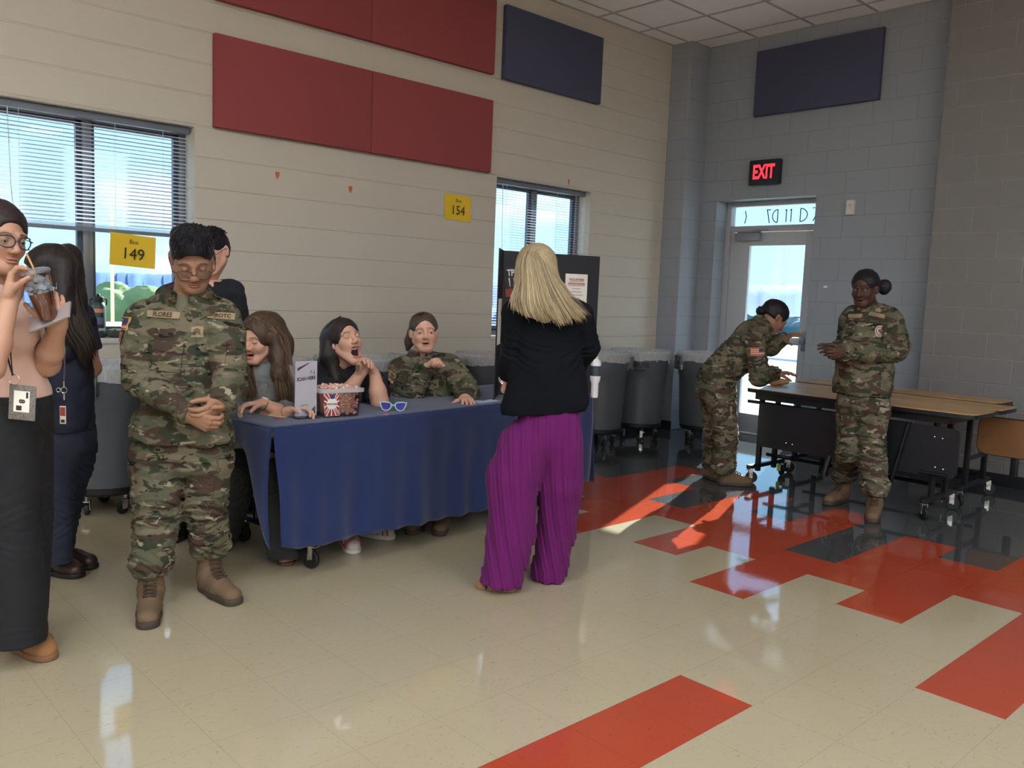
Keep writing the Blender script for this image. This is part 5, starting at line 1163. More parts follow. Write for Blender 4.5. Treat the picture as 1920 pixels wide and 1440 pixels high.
def hair_cap(h, S_, thick=.012, low=-.03, line=.062, back=0.0, side=.0):
    """close-fitting hair: shell over the skull, cut away at the face"""
    k = h.k; w = h.w
    S_.ell(w(0, -.018, .038), np.array([(.076+thick)*h.wide, .094+thick, .084+thick])*k, h.R, .02*k)
    S_.ell(w(0, -.045-back, -.005), np.array([.070*h.wide, .062+thick*.5, .075])*k, h.R, .025*k)
    S_.ell(w(0, .105, line-.080), np.array([(.068-side)*h.wide, .072, .082])*k, h.R, .010*k, 'd')
    for q in (-1, 1): S_.ell(w(q*.085, .012, low-.028), np.array([.03, .040, .045])*k, h.R, .008*k, 'd'); S_.ell(w(q*.088, -.012, -.006), np.array([.018, .016, .028])*k, h.R, .004*k, 'd')
    S_.cut(w(0, 0, low-.035), -h.R[:, 2], k=.01)
def hair_short(h, seed=3, n=420, fringe=.0):
    """short back and sides, fuller swept top"""
    k = h.k; w = h.w; s = S(.0034)
    s.ell(w(0, -.017, .037), np.array([.0785*h.wide, .0975, .086])*k, h.R, .02*k); s.ell(w(0, -.045, .0), np.array([.070*h.wide, .060, .070])*k, h.R, .02*k)
    s.ell(w(0, .012, .072), np.array([.074*h.wide, .088, .058])*k, h.R, .02*k); s.ell(w(0, .066, .088+fringe), np.array([.050, .026, .024])*k, h.R, .02*k)
    s.ell(w(0, .105, -.014), np.array([.069, .072, .080])*k, h.R, .006*k, 'd')
    for q in (-1, 1): s.ell(w(q*.085, .006, -.030), np.array([.034, .046, .052])*k, h.R, .005*k, 'd')
    s.cut(w(0, 0, -.055), -h.R[:, 2], k=.01); s.disp = wob(2, 130, .0016); V, Q = s.mesh(); m = MB(); rr = random.Random(seed)
    for i in range(n):
        a = rr.uniform(-1.25, 1.25); b = rr.uniform(-.9, 1.0); x = math.sin(a)*.074; y0 = b*.085; zz = .128-.052*(1-math.cos(a))*1.15-.020*abs(b)**2.5; up_ = .006+.010*rr.random(); P = []
        for q in range(5): t = q/4; P.append(w(x*(1+.06*t), y0+.030*t+(.004 if b > .8 else 0)*t, zz-.004+up_*math.sin(t*2.4)-.010*t*t*(2.2 if b > .75 else 1)))
        m.tube(P, [.0022, .0024, .0020, .0014, .0005], 4, col=(rr.random(),)*3)
    return V, Q, m
def boot(root, heel, toe, off, h=.20, name='boot', k=1.0, shaft_lean=(0, 0, 0), mats=None):
    mu, ms, ml = mats or (M_boot, M_sole, M_lace); heel = np.array(heel, float); f = np.array(toe, float)-heel; L_ = np.linalg.norm(f[:2]); f = unit([f[0], f[1], 0]); heel, L_ = (np.array(toe, float)-f*.30*k, .30*k) if L_ > .30*k else (heel, L_); heel[2] = 0; r = np.cross(f, UP); g = heel.copy()
    P = lambda a, b, c: g+f*a*k+r*b*k+UP*c*k; ln = max(L_/k, .20); sl = np.array(shaft_lean, float)
    s = S(.0045); s.cap(P(.055, 0, h), P(.055, 0, .08), .052*k, .048*k, k=.02); s.cap(P(.045, 0, .07), P(.045, 0, .035), .042*k, .040*k, k=.02); s.cap(P(.06, 0, .075), P(.15, 0, .052), .045*k, .040*k, k=.03); s.cap(P(.15, .0, .045), P(ln-.048, 0, .036), .045*k, .040*k, k=.02, flat=(UP, 1.15)); s.cap(P(.05, 0, .03), P(.15, 0, .03), .038*k, .043*k, k=.02)
    s.cut(P(0, 0, .022), (0, 0, -1)); s.cut(P(0, 0, h+.02), (0, 0, 1))
    s.disp = folds([(P(.02, 0, .13), P(.13, 0, .06), .5, .05, .022, .0022, np.zeros(3))]); V, Q = s.mesh(); V = V+sl*np.clip((V[:, 2:3]-.08)/.14, 0, 1.3); b = np_mesh(name, [(V, Q)], mu, root, off)
    s = S(.004); s.cap(P(.042, 0, .014), P(.15, .002, .014), .043*k, .043*k, k=.02); s.cap(P(.15, .002, .014), P(ln-.046, .0, .014), .049*k, .045*k, k=.02); s.cut(P(0, 0, .030), (0, 0, 1)); s.cut(P(0, 0, .001), (0, 0, -1))
    V, Q = s.mesh(); np_mesh('sole', [(V, Q)], ms, b, off)
    m = MB()
    LP = [(.168, .088, .5), (.150, .096, .55), (.133, .106, .65), (.119, .120, .8), (.111, .139, 1), (.109, .159, 1), (.109, .180, 1)]
    for a_, z_, nf in LP:
        if z_ > h+.005: break
        nn = unit(f*nf+UP*(1.05-nf)); q = P(a_, 0, z_)+nn*.005+sl*max(0, (z_-.08)/.14)
        for q_ in (-1, 1): m.tube([q-r*q_*.026*k-nn*.012*k-UP*.004, q-r*q_*.012*k-nn*.001, q+r*q_*.012*k+UP*.006-nn*.001, q+r*q_*.026*k-nn*.012*k+UP*.009], 0.0034*k, 6)
    q = P(.113, 0, min(h, .19))+sl; m.tube([q, q+r*.02+f*.012-UP*.02, q+r*.006+f*.010-UP*.03, q, q-r*.022+f*.012-UP*.018, q-r*.008+f*.01-UP*.03, q], .0022*k, 6)
    m.build('laces', ml, b, off=off); return b
def ankle(heel, toe, k=1.0, z=.19):
    f = np.array(toe, float)-np.array(heel, float); L_ = min(np.linalg.norm(f[:2]), .30*k); f = unit([f[0], f[1], 0]); q = np.array(toe, float)-f*(L_-.058*k); q[2] = z; return q
def person(label, base, group=None):
    t = thing('person', label, 'person', (base[0], base[1], 0)); return t, np.array([base[0], base[1], 0.0])
def torso(S_, hip, waist, chest, sh_l, sh_r, neck, fwd, wh, ww, wc, flat=1.5, k=.05):
    n = (unit([fwd[0], fwd[1], 0]) if abs(unit(fwd)[2]) < .5 else unit(fwd)); fl = (n, flat)
    S_.cap(hip, waist, wh, ww, k, fl); S_.cap(waist, chest, ww, wc, k, fl)
    S_.cap(sh_l+(sh_r-sh_l)*.12, sh_r+(sh_l-sh_r)*.12, .066, .066, k, (n, 1.05)); S_.cap((sh_l*2+neck)/3, (sh_r*2+neck)/3, .055, k=k)
    for s_ in (sh_l, sh_r): S_.cap(s_+(neck-s_)*.15-UP*.01, neck+(s_-neck)*.18-UP*.005, .048, .042, k=.03)
def limb(S_, pts, rs, k=.02, flat=None): S_.chain([np.array(p) for p in pts], rs, k, flat)
def collar(S_, neck, fwd, r=.066, h=.035, up=UP, lean=.02):
    """open shirt collar round the neck"""
    f = unit(fwd-up*(fwd @ up)); x = np.cross(f, up)
    for i in range(15):
        a = math.radians(-150+300*i/14); a2 = math.radians(-150+300*(i+1)/14)
        if i == 14: break
        g = lambda a: neck+(-f*math.cos(a)+x*math.sin(a))*r*(1+.12*abs(math.sin(a)))
        hh = h*(.8+.4*(math.cos(a)+1)/2)
        S_.cap(g(a)+up*hh*.5, g(a2)+up*hh*.5, .011, k=.012); S_.cap(g(a)*1.0, g(a2), .015, k=.02)
def hands_mesh(root, name, parts): pass
def top(name, root, off, m, J, R_, fwd, hem=None, h=.0055, disp=None, flat=1.45, neckcut=True, collar_=True, extra=None, sleeve=1.0, cuff=(None, None)):
    """shirt or jacket. J: sl sr el er wl wr neck chest waist hip. R_: hip waist chest shoulder elbow wrist"""
    s = S(h); torso(s, J['hip'], J['waist'], J['chest'], J['sl'], J['sr'], J['neck'], fwd, R_[0], R_[1], R_[2], flat)
    for a, b, c in (('sl', 'el', 'wl'), ('sr', 'er', 'wr')):
        if J.get(b) is None: continue
        if sleeve >= 1: s.cap(J[a], J[a]+(J[b]-J[a])*.3, R_[3], R_[3]*.7+R_[4]*.3, k=.03); s.cap(J[a]+(J[b]-J[a])*.25, J[b], R_[3]*.75+R_[4]*.25, R_[4], k=.003); e_ = J[b]+(J[c]-J[b])*min(1, sleeve-1 if sleeve > 1 else 1); s.cap(J[b], e_, R_[4], R_[5], k=.003); d = unit(J[c]-J[b]); s.cap(e_-d*.045, e_+d*.01, R_[5]*1.10, R_[5]*1.08, k=.003); s.cut(e_+d*R_[5]*.35, d, rad=R_[5]*1.9)
        else: e = J[a]+(J[b]-J[a])*sleeve; s.cap(J[a], e, R_[3], R_[4], k=.03); d = unit(J[b]-J[a]); s.cut(e+d*R_[4]*.2, d, rad=R_[4]*1.8)
    if collar_: collar(s, J['neck'], fwd, *(((collar_,) if not isinstance(collar_, tuple) else collar_) if collar_ is not True else ()))
    if extra: extra(s)
    if hem is not None: s.cut(hem if hasattr(hem, '__len__') else np.array([0, 0, hem]), (0, 0, -1), k=.006)
    if neckcut: s.cap(J['neck']-UP*.03+unit(fwd)*.0, J['neck']+UP*.12, .052, .060, k=.006, op='d'); s.cap(J['neck']+unit(fwd)*.05-UP*.012, J['neck']+unit(fwd)*.11+UP*.06, .018, .040, k=.006, op='d')
    fl = []
    for a, b, c in (('sl', 'el', 'wl'), ('sr', 'er', 'wr')):
        if sleeve >= 1 and J.get(b) is not None:
            fl += [(J[a], J[b], .85, .07, .030, .0055, fwd*.5), (J[b], J[c], .15, .07, .028, .005, fwd*-.5), (J[a], J[b], .25, .06, .045, .004, fwd*.8)]
    fs = [folds(fl)] if fl else []
    s.disp = addf(*(fs+[disp if disp else addf(wob(len(name)+3, 10, .011, (1, 1, .7), ridged=True, oct=2), wob(9, 34, .0022, ridged=True, oct=1))]))
    V, Q = s.mesh(); return np_mesh(name, [(V, Q)], m, root, off), Decal(V, Q), (V, Q)
def trousers(root, off, m, pelvis, legs, wr, fwd, h=.0055, name='trousers', top_z=None, blouse=True, flat=1.35, disp=None, amp=.004, pel=.17):
    s = S(h); n = unit([fwd[0], fwd[1], 0]); s.cap(pelvis, pelvis-UP*.03, pel, k=.05, flat=(n, flat)); fl = []
    for (a, b, c), (ra, rb, rc) in zip(legs, wr):
        s.cap(a, a+(b-a)*.25, ra, ra*.75+rb*.25, k=.03); s.cap(a+(b-a)*.2, b, ra*.8+rb*.2, rb, k=.008); s.cap(b, c, rb, rc, k=.008); 
        if blouse: s.ell(c+UP*.02, (rc*1.12, rc*1.12, rc*.75), k=.02); s.cut(c-UP*rc*.50, (0, 0, -1), rad=rc*2.2, k=.012)
        else: s.cut(c-UP*.0, (0, 0, -1), rad=rc*2.2)
        fl += [(a, b, .92, .08, .034, amp*1.2, n*.6), (b, c, .22, .08, .036, amp, n*-.6), (b, c, .9, .06, .036, amp*.9, n*.5+unit(np.cross(n, UP))*.5), (a, b, .1, .07, .05, amp, n*.9)]
    if top_z is not None: s.cut(np.array([0, 0, top_z]), (0, 0, 1))
    s.disp = addf(folds(fl), disp if disp else addf(wob(5, 10, amp*1.8, (1, 1, .6), ridged=True, oct=2), wob(9, 34, amp*.4, ridged=True, oct=1))); V, Q = s.mesh(); return np_mesh(name, [(V, Q)], m, root, off), Decal(V, Q)
def core(J, legs, skin, shr=.028, R_=(.13, .115, .12, .045, .04, .028), fwd=HF, flat=1.6):
    s = S(.013); torso(s, J['hip'], J['waist'], J['chest'], J['sl'], J['sr'], J['neck'], fwd, R_[0], R_[1], R_[2], flat, .04)
    for a, b, c in (('sl', 'el', 'wl'), ('sr', 'er', 'wr')):
        if J.get(b) is not None: s.cap(J[a], J[b], R_[3]*.8, R_[4]*.8); s.cap(J[b], J[c], R_[4]*.8, R_[5]*.75)
    for a, b, c in legs: s.cap(a, b, .06, .045); s.cap(b, c, .045, .03)
    return skin_part(s, skin)
def pocket(dc, mb, c, right, up, w, h, d, flap=.35):
    dc.patch(mb, c, right, up, w, h, d, off=.008, nx=8, ny=8, thick=.006); dc.patch(mb, np.array(c)+unit(up)*h*(.5-flap/2), right, up, w*1.06, h*flap, d, off=.013, nx=8, ny=4, thick=.005)
def tape(dc, root, off, txt, c, right, up, d, w=.125, h=.027, col=M_tan, name='name_tape', ts=.019, ink=(62, 44, 34)):
    m = MB(); dc.patch(m, c, right, up, w, h, d, off=.006, nx=10, ny=3); o = m.build(name, col, root, off=off)
    if txt: m = MB(); dc.text(m, txt, ts, c, right, up, d, off=.0095, bold=.0006, squash=.9); m.build('lettering', mat('tape_ink_%d' % ink[0], ink, .8), o, off=off, smooth=None)
    return o
def flag(dc, root, off, c, right, up, d, w=.085, h=.052, dull=False):
    m = MB(); dc.patch(m, c, right, up, w*1.1, h*1.14, d, off=.003); o = m.build('flag_patch', mat('flag_edge', (196, 160, 80), .8), root, off=off)
    right = unit(right); up = unit(up); c = np.array(c)
    m = MB(); dc.patch(m, c, right, up, w, h, d, off=.0050, thick=.0005); m.build('flag_white', mat('flag_white_d' if dull else 'flag_white', (172, 146, 120) if dull else (206, 190, 182), .8), o, off=off)
    m = MB()
    for i in range(0, 7, 2): dc.patch(m, c+up*h*(.5-(i+.5)/7), right, up, w, h/7, d, off=.0058, ny=1, thick=.0005)
    m.build('flag_stripes', mat('flag_red_d' if dull else 'flag_red', (150, 92, 66) if dull else (176, 70, 66), .8), o, off=off)
    m = MB(); dc.patch(m, c+right*w*.29+up*h*.22, right, up, w*.42, h*.56, d, off=.0066, nx=4, ny=3, thick=.0005); m.build('flag_canton', mat('flag_blue_d' if dull else 'flag_blue', (96, 84, 70) if dull else (56, 60, 96), .8), o, off=off)
# ================================================================== THE PEOPLE
CR_ = lambda fwd: unit(np.cross(unit([fwd[0], fwd[1], 0]), UP))
# ---- 1: cadet standing with hands folded
def cadet_standing():
    D = 3.58; p = lambda u, v, d=0.0: at(u, v, D+d); root, off = person('cadet in camouflage uniform and glasses, head bowed, hands folded in front', at(345, 1150, D)); fwd = face_dir(8)
    J = dict(neck=p(350, 562, .02), chest=p(343, 640, .02), waist=p(344, 730, .02), hip=p(342, 800, .02), sl=p(268, 602, .03), sr=p(417, 600, .03), el=p(255, 712, -.08), er=p(434, 706, -.06), wl=p(354, 775, -.22), wr=p(418, 752, -.17))
    legs = [(p(298, 850, .02), p(295, 965, -.02), ankle(onz(288, 1112), onz(276, 1183), 1.03, .185)), (p(392, 850, .02), p(386, 950, .05), ankle(onz(366, 1094), onz(446, 1137), 1.03, .205))]
    def ex(s): 
        s.cap(p(290, 822, -.02), p(395, 820, -.02), .086, k=.05)
        bl = (HF, .12)
        s.chain([p(281, 628, -.07), p(284, 690, -.08), p(306, 742, -.12)], [.003, .0065, .003], .012, bl, 'd'); s.chain([p(407, 628, -.07), p(406, 690, -.08), p(400, 726, -.12)], [.003, .0065, .003], .012, bl, 'd')
        s.chain([p(354, 605, -.10), p(357, 690, -.10), p(352, 822, -.10)], [.002, .002, .002], .004, bl, 'd')
    jk, dc, _ = top('jacket', root, off, M_camo, J, (.203, .149, .153, .069, .059, .048), fwd, hem=p(342, 824)[2], h=.0045, extra=ex, flat=1.5, collar_=(.073, .052))
    tr, dt = trousers(root, off, M_camo, p(342, 820, .02), legs, [(.101, .088, .077), (.097, .084, .074)], fwd, top_z=p(342, 800)[2], pel=.150, amp=.005)
    h = Head(p(361, 485, -.045), basis(face_dir(24, 31), roll=-4), k=1.09, wide=1.0, jaw=1.2, skin='tan', eyes=.0, brow=(34, 26, 24), lip=(132, 82, 72), h=.0028)
    parts = h.parts(J['neck']+UP*.0, .054)
    hs = S(.0028); hand(hs, J['wl']+unit(J['wl']-J['el'])*.008, p(398, 798, -.24)-J['wl'], UP*-.3+HF, UP*.9-HF*.2, [.75, .8, .85, .9], k=1.02, thumb=(.6, .5, .2)); hs.cap(J['el'], J['wl'], .042, .030)
    parts.append(skin_part(hs, 'tan'))
    hs = S(.0028); hand(hs, J['wr']-unit(J['wr']-J['er'])*.004, p(374, 790, -.27)-J['wr'], HF-UP*.2, UP*.7-HF*.3, [.55, .6, .65, .7], k=1.02, thumb=(.7, .4, .3)); hs.cap(J['er'], J['wr'], .042, .030)
    parts.append(skin_part(hs, 'tan')); parts.append(core(J, legs, 'tan', fwd=fwd))
    np_mesh('body', parts, [M_skin, M_eye], root, off)
    # undershirt at the throat
    s = S(.004); s.cap(J['neck']-UP*.05, J['neck']+UP*.012, .062, .057, k=.01); s.cap(J['neck']-UP*.06+fwd*.03, J['neck']-UP*.0+fwd*.028, .045, .035, k=.02); s.cut(J['neck']+UP*.022, (0, 0, 1)); V, Q = s.mesh(); np_mesh('undershirt', [(V, Q)], M_tee, root, off)
    # hair
    V, Q, m = hair_short(h)
    hm = hair_mat('hair_black', (14, 14, 18), (40, 38, 44)); np_mesh('hair', [(V, Q, 0, np.full((len(V), 3), .4)), (np.array(m.v), [tuple(f) for f in m.f], 0, np.array(m.col))], hm, root, off)
    glasses(h, root, off, (58, 34, 34), drop=.012)
    # details on the uniform
    d = HF; up = UP; right = CR_(fwd)*-1; right = RH
    tape(dc, root, off, 'FLORES', p(299, 590, -.1), RH+UP*-.02, UP, d, w=.134, ts=.026); tape(dc, root, off, 'AFJROTC', p(404, 592, -.1), RH-UP*.06, UP, d, w=.100, ts=.021)
    m = MB(); dc.patch(m, p(364, 623, -.1), RH, UP, .042, .046, d, off=.004, nx=4, ny=4); o = m.build('rank_tab', M_tan, root, off=off); m = MB()
    for k in range(3): m2 = [(-.012, -.008+k*.008), (0, .0+k*.008), (.012, -.008+k*.008), (.012, -.012+k*.008), (0, -.004+k*.008), (-.012, -.012+k*.008)]; dc.shape(m, m2, [(0, 1, 4, 5), (1, 2, 3, 4)], p(364, 623, -.1), RH, UP, d, .0062)
    m.build('chevrons', mat('tape_ink_62', (62, 44, 34), .8), o, off=off, smooth=None)
    for (u, v, w, hh) in ((312, 668, .115, .125), (398, 672, .110, .125)):
        m = MB(); pocket(dc, m, p(u, v, -.1), RH+UP*-.12*(1 if u < 340 else -.6), UP+RH*.12*(1 if u < 340 else -.6), w, hh, d); m.build('chest_pocket', M_camo, jk, off=off)
    m = MB(); dc.quad(m, [p(306, 532, -.12), p(300, 566, -.12), p(350, 602, -.12), p(330, 566, -.12)], d, off=.010, thick=.008); m.build('collar_flap', M_camo, jk, off=off)
    m = MB(); dc.quad(m, [p(388, 545, -.12), p(368, 572, -.12), p(364, 600, -.12), p(406, 580, -.12)], d, off=.010, thick=.008); m.build('collar_flap', M_camo, jk, off=off)
    m = MB(); dc.patch(m, p(353, 710, -.1), RH, UP+RH*.0, .038, .45, d, off=.004, nx=4, ny=26, thick=.003); m.build('button_placket', M_camo, jk, off=off)
    sd = unit(HF*.55+RH*.85)
    flag(dc, root, off, p(240, 606, -.02), unit(np.cross(UP, sd))*-1+UP*-.0, UP+RH*.28, sd, .082, .05)
    m = MB(); c = p(238, 634, -.02); e_ = unit(np.cross(UP, sd))*-1; ou = [(-.036, .036), (.036, .036), (.042, -.008), (.0, -.048), (-.042, -.008)]; dc.shape(m, ou, [(4, 3, 2, 1, 0)][::1], c, e_, UP, sd, .006); o = m.build('unit_patch', mat('patch_dark', (44, 34, 44), .8), root, off=off, smooth=None)
    m = MB(); rr = random.Random(8)
    for k in range(6): x = -.028+.011*k; dc.shape(m, [(x, .028-.004*(k % 2)), (x+.007, .028), (x+.012, -.012+.006*(k % 3)), (x+.006, -.018)], [(3, 2, 1, 0)], c, e_, UP, sd, .0075)
    m.build('patch_feathers', mat('patch_pink', (196, 122, 110), .8), o, off=off, smooth=None)
    # trouser pockets
    for (u, v, w, hh, dd) in ((262, 905, .085, .17, RH*.8+HF*.45), (421, 895, .08, .17, -RH*.75+HF*.5)):
        m = MB(); dd = unit(dd); pocket(dt, m, p(u, v, -.02), unit(np.cross(UP, dd))*-1, UP, w, hh, dd); m.build('cargo_pocket', M_camo, tr, off=off)
    b1 = onz(281, 1172)*1.0; boot(root, onz(288, 1112), onz(276, 1183), off, h=.19, k=1.03); boot(root, onz(366, 1094), onz(446, 1137), off, h=.19, k=1.03)
cadet_standing()

# ---- 2: woman sipping iced coffee, at the left edge
def coffee_woman():
    D = 2.99; p = lambda u, v, d=0.0: at(u, v, D+d); root, off = person('woman in a pink sleeveless top and black trousers sipping iced coffee at the left edge', at(20, 1230, D)); fwd = face_dir(72)
    J = dict(neck=p(-15, 540, .02), chest=p(-2, 625, .02), waist=p(-2, 700, .02), hip=p(12, 745, .02), sl=p(-38, 590, -.14), sr=p(8, 588, .17), el=p(-18, 690, -.26), er=p(88, 682, .06), wl=p(20, 560, -.17), wr=p(108, 612, -.06))
    legs = [(p(10, 800, -.07), p(22, 960, -.07), at(30, 1150, 2.93)), (p(40, 800, .08), p(55, 960, .1), p(35, 1150, .10))]
    s = S(.005); n = unit([fwd[0], fwd[1], 0]); torso(s, J['hip'], J['waist'], J['chest'], J['sl']+(J['neck']-J['sl'])*.35, J['sr']+(J['neck']-J['sr'])*.35, J['neck'], fwd, .150, .130, .140, 1.12)
    s.cap(p(30, 622, -.05), p(32, 624, .09), .072, k=.05); s.cut(p(0, 742)+UP*0, (0, 0, -1)); s.cap(J['neck']-UP*.02, J['neck']+UP*.1, .07, .09, k=.01, op='d'); s.disp = wob(4, 13, .003); V, Q = s.mesh()
    np_mesh('top', [(V, Q)], mat('pink_knit', (206, 168, 150), .9, sheen=.2, bump=(200, .3, .001)), root, off); dc = Decal(V, Q)
    tr, _ = trousers(root, off, mat('black_trousers', (16, 17, 22), .85, bump=(300, .2, .001)), p(12, 770, .02), [(legs[0][0], legs[0][1], at(32, 1200, 2.93)), (legs[1][0], legs[1][1], p(34, 1180, .1))], [(.115, .088, .098), (.100, .080, .095)], fwd, top_z=p(0, 738)[2], blouse=False, flat=1.1, pel=.155, amp=.0013)
    h = Head(p(-4, 448, .0), basis(face_dir(64, 6), roll=4), k=1.03, skin='warm', eyes=.25, brow=(40, 28, 24), lip=(160, 96, 88), h=.0028, gape=.6)
    parts = h.parts(J['neck'], .048)
    for a, b, c, rad in (('sl', 'el', 'wl', (.047, .040, .026)), ('sr', 'er', 'wr', (.046, .043, .026))):
        hs = S(.0032); hs.cap(J[a], J[b], rad[0], rad[1], k=.02); mid = J[b]+(J[c]-J[b])*.35; hs.cap(J[b], mid, rad[1], rad[1]*.98, k=.02); hs.cap(mid, J[c], rad[1]*.98, rad[2], k=.02)
        if a == 'sl': hand(hs, J[c], p(42, 492, -.17)-J[c], RH, HF*-.7-RH*.2, [.5, .8, .95, 1.05], k=.95, thumb=(.8, .1, .6), thumb_curl=.2)
        else: hand(hs, J[c], p(104, 585, -.10)-J[c], -RH*.3+UP*.9-HF*.2, -RH*.8-HF*.6, [.75, .7, .65, .6], k=.95, thumb=(.4, .8, .4))
        parts.append(skin_part(hs, 'warm'))
    s = S(.012); torso(s, J['hip'], J['waist'], J['chest'], J['sl'], J['sr'], J['neck'], fwd, .13, .11, .12, 1.2)
    for a, b, c in legs: s.cap(a, b, .06, .045); s.cap(b, c, .045, .035)
    parts.append(skin_part(s, 'warm')); s = S(.004); s.cap(J['neck']-UP*.09+n*.03, J['neck']+UP*.0, .085, .055, k=.03, flat=(n, 1.2)); s.cap(J['sl'], J['neck']-UP*.02, .05, .045, k=.03); s.cap(J['sr'], J['neck']-UP*.02, .05, .045, k=.03); parts.append(skin_part(s, 'warm'))
    np_mesh('body', parts, [M_skin, M_eye], root, off)
    s = S(.0035); hair_cap(h, s, .012, low=.02, line=.066); s.ell(h.w(0, -.05, .0), np.array([.07, .06, .08])*h.k, h.R, .03); s.chain([h.w(0, -.06, -.02), J['neck']-n*.06, J['chest']-n*.13], [.06, .06, .05], .03); s.disp = wob(3, 60, .002)
    V, Q = s.mesh(); m = MB(); strands(m, [[h.w(.06, .04, .09), h.w(.085, -.02, .04), h.w(.085, -.04, -.06), J['sr']+n*.07, p(50, 600, .0), p(72, 640, -.02)], [h.w(.05, .0, .11), h.w(.09, -.05, .02), h.w(.09, -.05, -.08), J['sr']+n*.05, p(35, 600, .04), p(45, 650, .0)]], 70, .0026, 1, .008)
    np_mesh('hair', [(V, Q, 0, np.full((len(V), 3), .35)), (np.array(m.v), [tuple(f) for f in m.f], 0, np.array(m.col))], hair_mat('hair_dark_brown', (26, 22, 26), (62, 50, 46)), root, off)
    glasses(h, root, off, (46, 46, 56), rect=False, drop=-.002)
    # lanyard with badge
    m = MB(); pt = [p(-22, 560, -.08), p(5, 600, -.16), p(12, 660, -.2), p(24, 704, -.2)]; m.tube([lerp_path(pt, i/10) for i in range(11)], .008, 6, flat=.25)
    pt = [p(18, 548, -.08), p(20, 600, -.14), p(20, 660, -.2), p(24, 704, -.2)]; m.tube([lerp_path(pt, i/10) for i in range(11)], .008, 6, flat=.25)
    ly = thing('lanyard', 'speckled black lanyard with a patterned badge holder on the woman in the pink top', 'lanyard', tuple(p(26, 710, -.2))); lo = p(26, 710, -.2); lm = mat('lanyard_black', (52, 48, 50), .8, vary=(160, .9)); m.build('strap', lm, ly, off=lo)
    m = MB(); c = p(27, 712, -.2); m.tube([c+.0175*(RH*math.cos(a)+UP*math.sin(a)) for a in np.linspace(0, 2*PI, 21)], .0012, 5, cap=False); m.build('ring', M_chrome, ly, off=lo)
    R = np.stack([unit(RH-UP*.06), HF, unit(UP+RH*.06)], 1); c = p(42, 755, -.19); m = MB(); m.box(c, (.088, .004, .116), R=R, bev=.0015); m.build('badge_holder', mat('badge_pattern', (110, 104, 98), .5, vary=(120, .9)), ly, off=lo)
    m = MB(); m.box(c+R @ np.array([-.001, -.003, .004]), (.052, .001, .070), R=R); bo = m.build('badge_card', mat('paper_white', (226, 220, 212), .8), ly, off=lo)
    m = MB(); q = c+R @ np.array([0, -.004, .005]); put_text(m, '8', .026, q, -R[:, 2], R[:, 0], .0005, bold=.0012); m.box(q+R @ np.array([-.009, 0, -.023]), (.018, .0006, .016), R=R); m.box(q+R @ np.array([.017, 0, .021]), (.007, .0006, .02), R=R)
    m.build('badge_print', mat('ink_black', (40, 38, 30), .7), bo, off=lo, smooth=None)
    # shoe
    shoe(root, onz(30, 1214), onz(100, 1240), off, mat('tan_suede', (150, 104, 66), .85, bump=(200, .2, .001)), mat('tan_sole', (126, 88, 58), .7), .98); shoe(root, at(0, 1200, 3.12)*[1, 1, 0], (at(0, 1200, 3.12)+unit(fwd)*.25)*[1, 1, 0], off, mat('tan_suede', (150, 104, 66), .85), mat('tan_sole', (126, 88, 58), .7), .98)
    # iced coffee
    a = p(92, 600, -.13); b = p(64, 508, -.16); ax = unit(b-a); e1 = unit(np.cross(ax, HF)); R = np.stack([e1, np.cross(ax, e1), ax], 1); L_ = np.linalg.norm(b-a)
    c = thing('iced_coffee', 'clear cup of iced coffee with a straw held by the woman at the left edge', 'cup', tuple(a)); cm = glass_mat('clear_cup', (238, 240, 244), .10)
    m = MB(); m.lathe([(.027, 0), (.030, .004), (.043, L_-.012), (.046, L_-.010), (.046, L_-.004), (.043, L_-.002)], a, 32, R, cap=False); m.build('cup', cm, c, off=a)
    m = MB(); m.lathe([(0, .003), (.026, .003), (.0375, L_*.56), (0, L_*.56)], a, 28, R, cap=False); m.build('coffee', mat('coffee', (120, 56, 22), .15, trans=.35, ior=1.33, vary=(30, .5)), c, off=a)
    m = MB(); rr = random.Random(2)
    for k in range(26): q = a+ax*rr.uniform(L_*.56, L_*.86)+e1*rr.uniform(-.026, .026)+np.cross(ax, e1)*rr.uniform(-.026, .026); m.box(q, (.019, .017, .016), R=np.array(Matrix.Rotation(rr.uniform(0, 3), 3, Vector((rr.random(), rr.random(), 1)))), bev=.003)
    o_ = m.build('ice', mat('ice', (214, 220, 230), .08, trans=.6, ior=1.31), c, off=a); o_['kind'] = 'stuff'
    m = MB(); m.lathe([(.047, L_-.008), (.048, L_), (.044, L_+.004), (.030, L_+.008), (.008, L_+.009), (.006, L_+.009)], a, 28, R, cap=False); m.build('lid', glass_mat('clear_lid', (236, 238, 242), .12, opaque=.15), c, off=a)
    m = MB(); m.lathe([(.0345, L_*.42), (.0349, L_*.42), (.0352, L_*.435), (.0348, L_*.435)], a+ax*0, 28, R, cap=False); m.build('cup_band', mat('ink_black', (40, 38, 30), .7), c, off=a)
    m = MB(); m.tube([a+ax*.03, b+ax*.012, p(50, 476, -.12)], .0032, 8); m.build('straw', mat('straw_orange', (206, 150, 96), .4), c, off=a)
    # phone
    c0 = (p(58, 612, -.12)+p(130, 578, -.12))/2; e = unit(p(130, 578, -.12)-p(58, 608, -.12)); w = unit(np.cross(e, UP+RH*0)); w = unit(HF*-.55+UP*-.62); w = unit(w-e*(w @ e)); n_ = np.cross(e, w); R = np.stack([e, w, n_], 1)
    ph = thing('phone', 'phone in a grey-pink case held under the iced coffee', 'phone', tuple(c0)); m = MB(); m.box(c0, (.150, .074, .009), R=R, bev=.003); m.build('case', mat('phone_case', (148, 134, 134), .3, coat=.5), ph, off=c0)
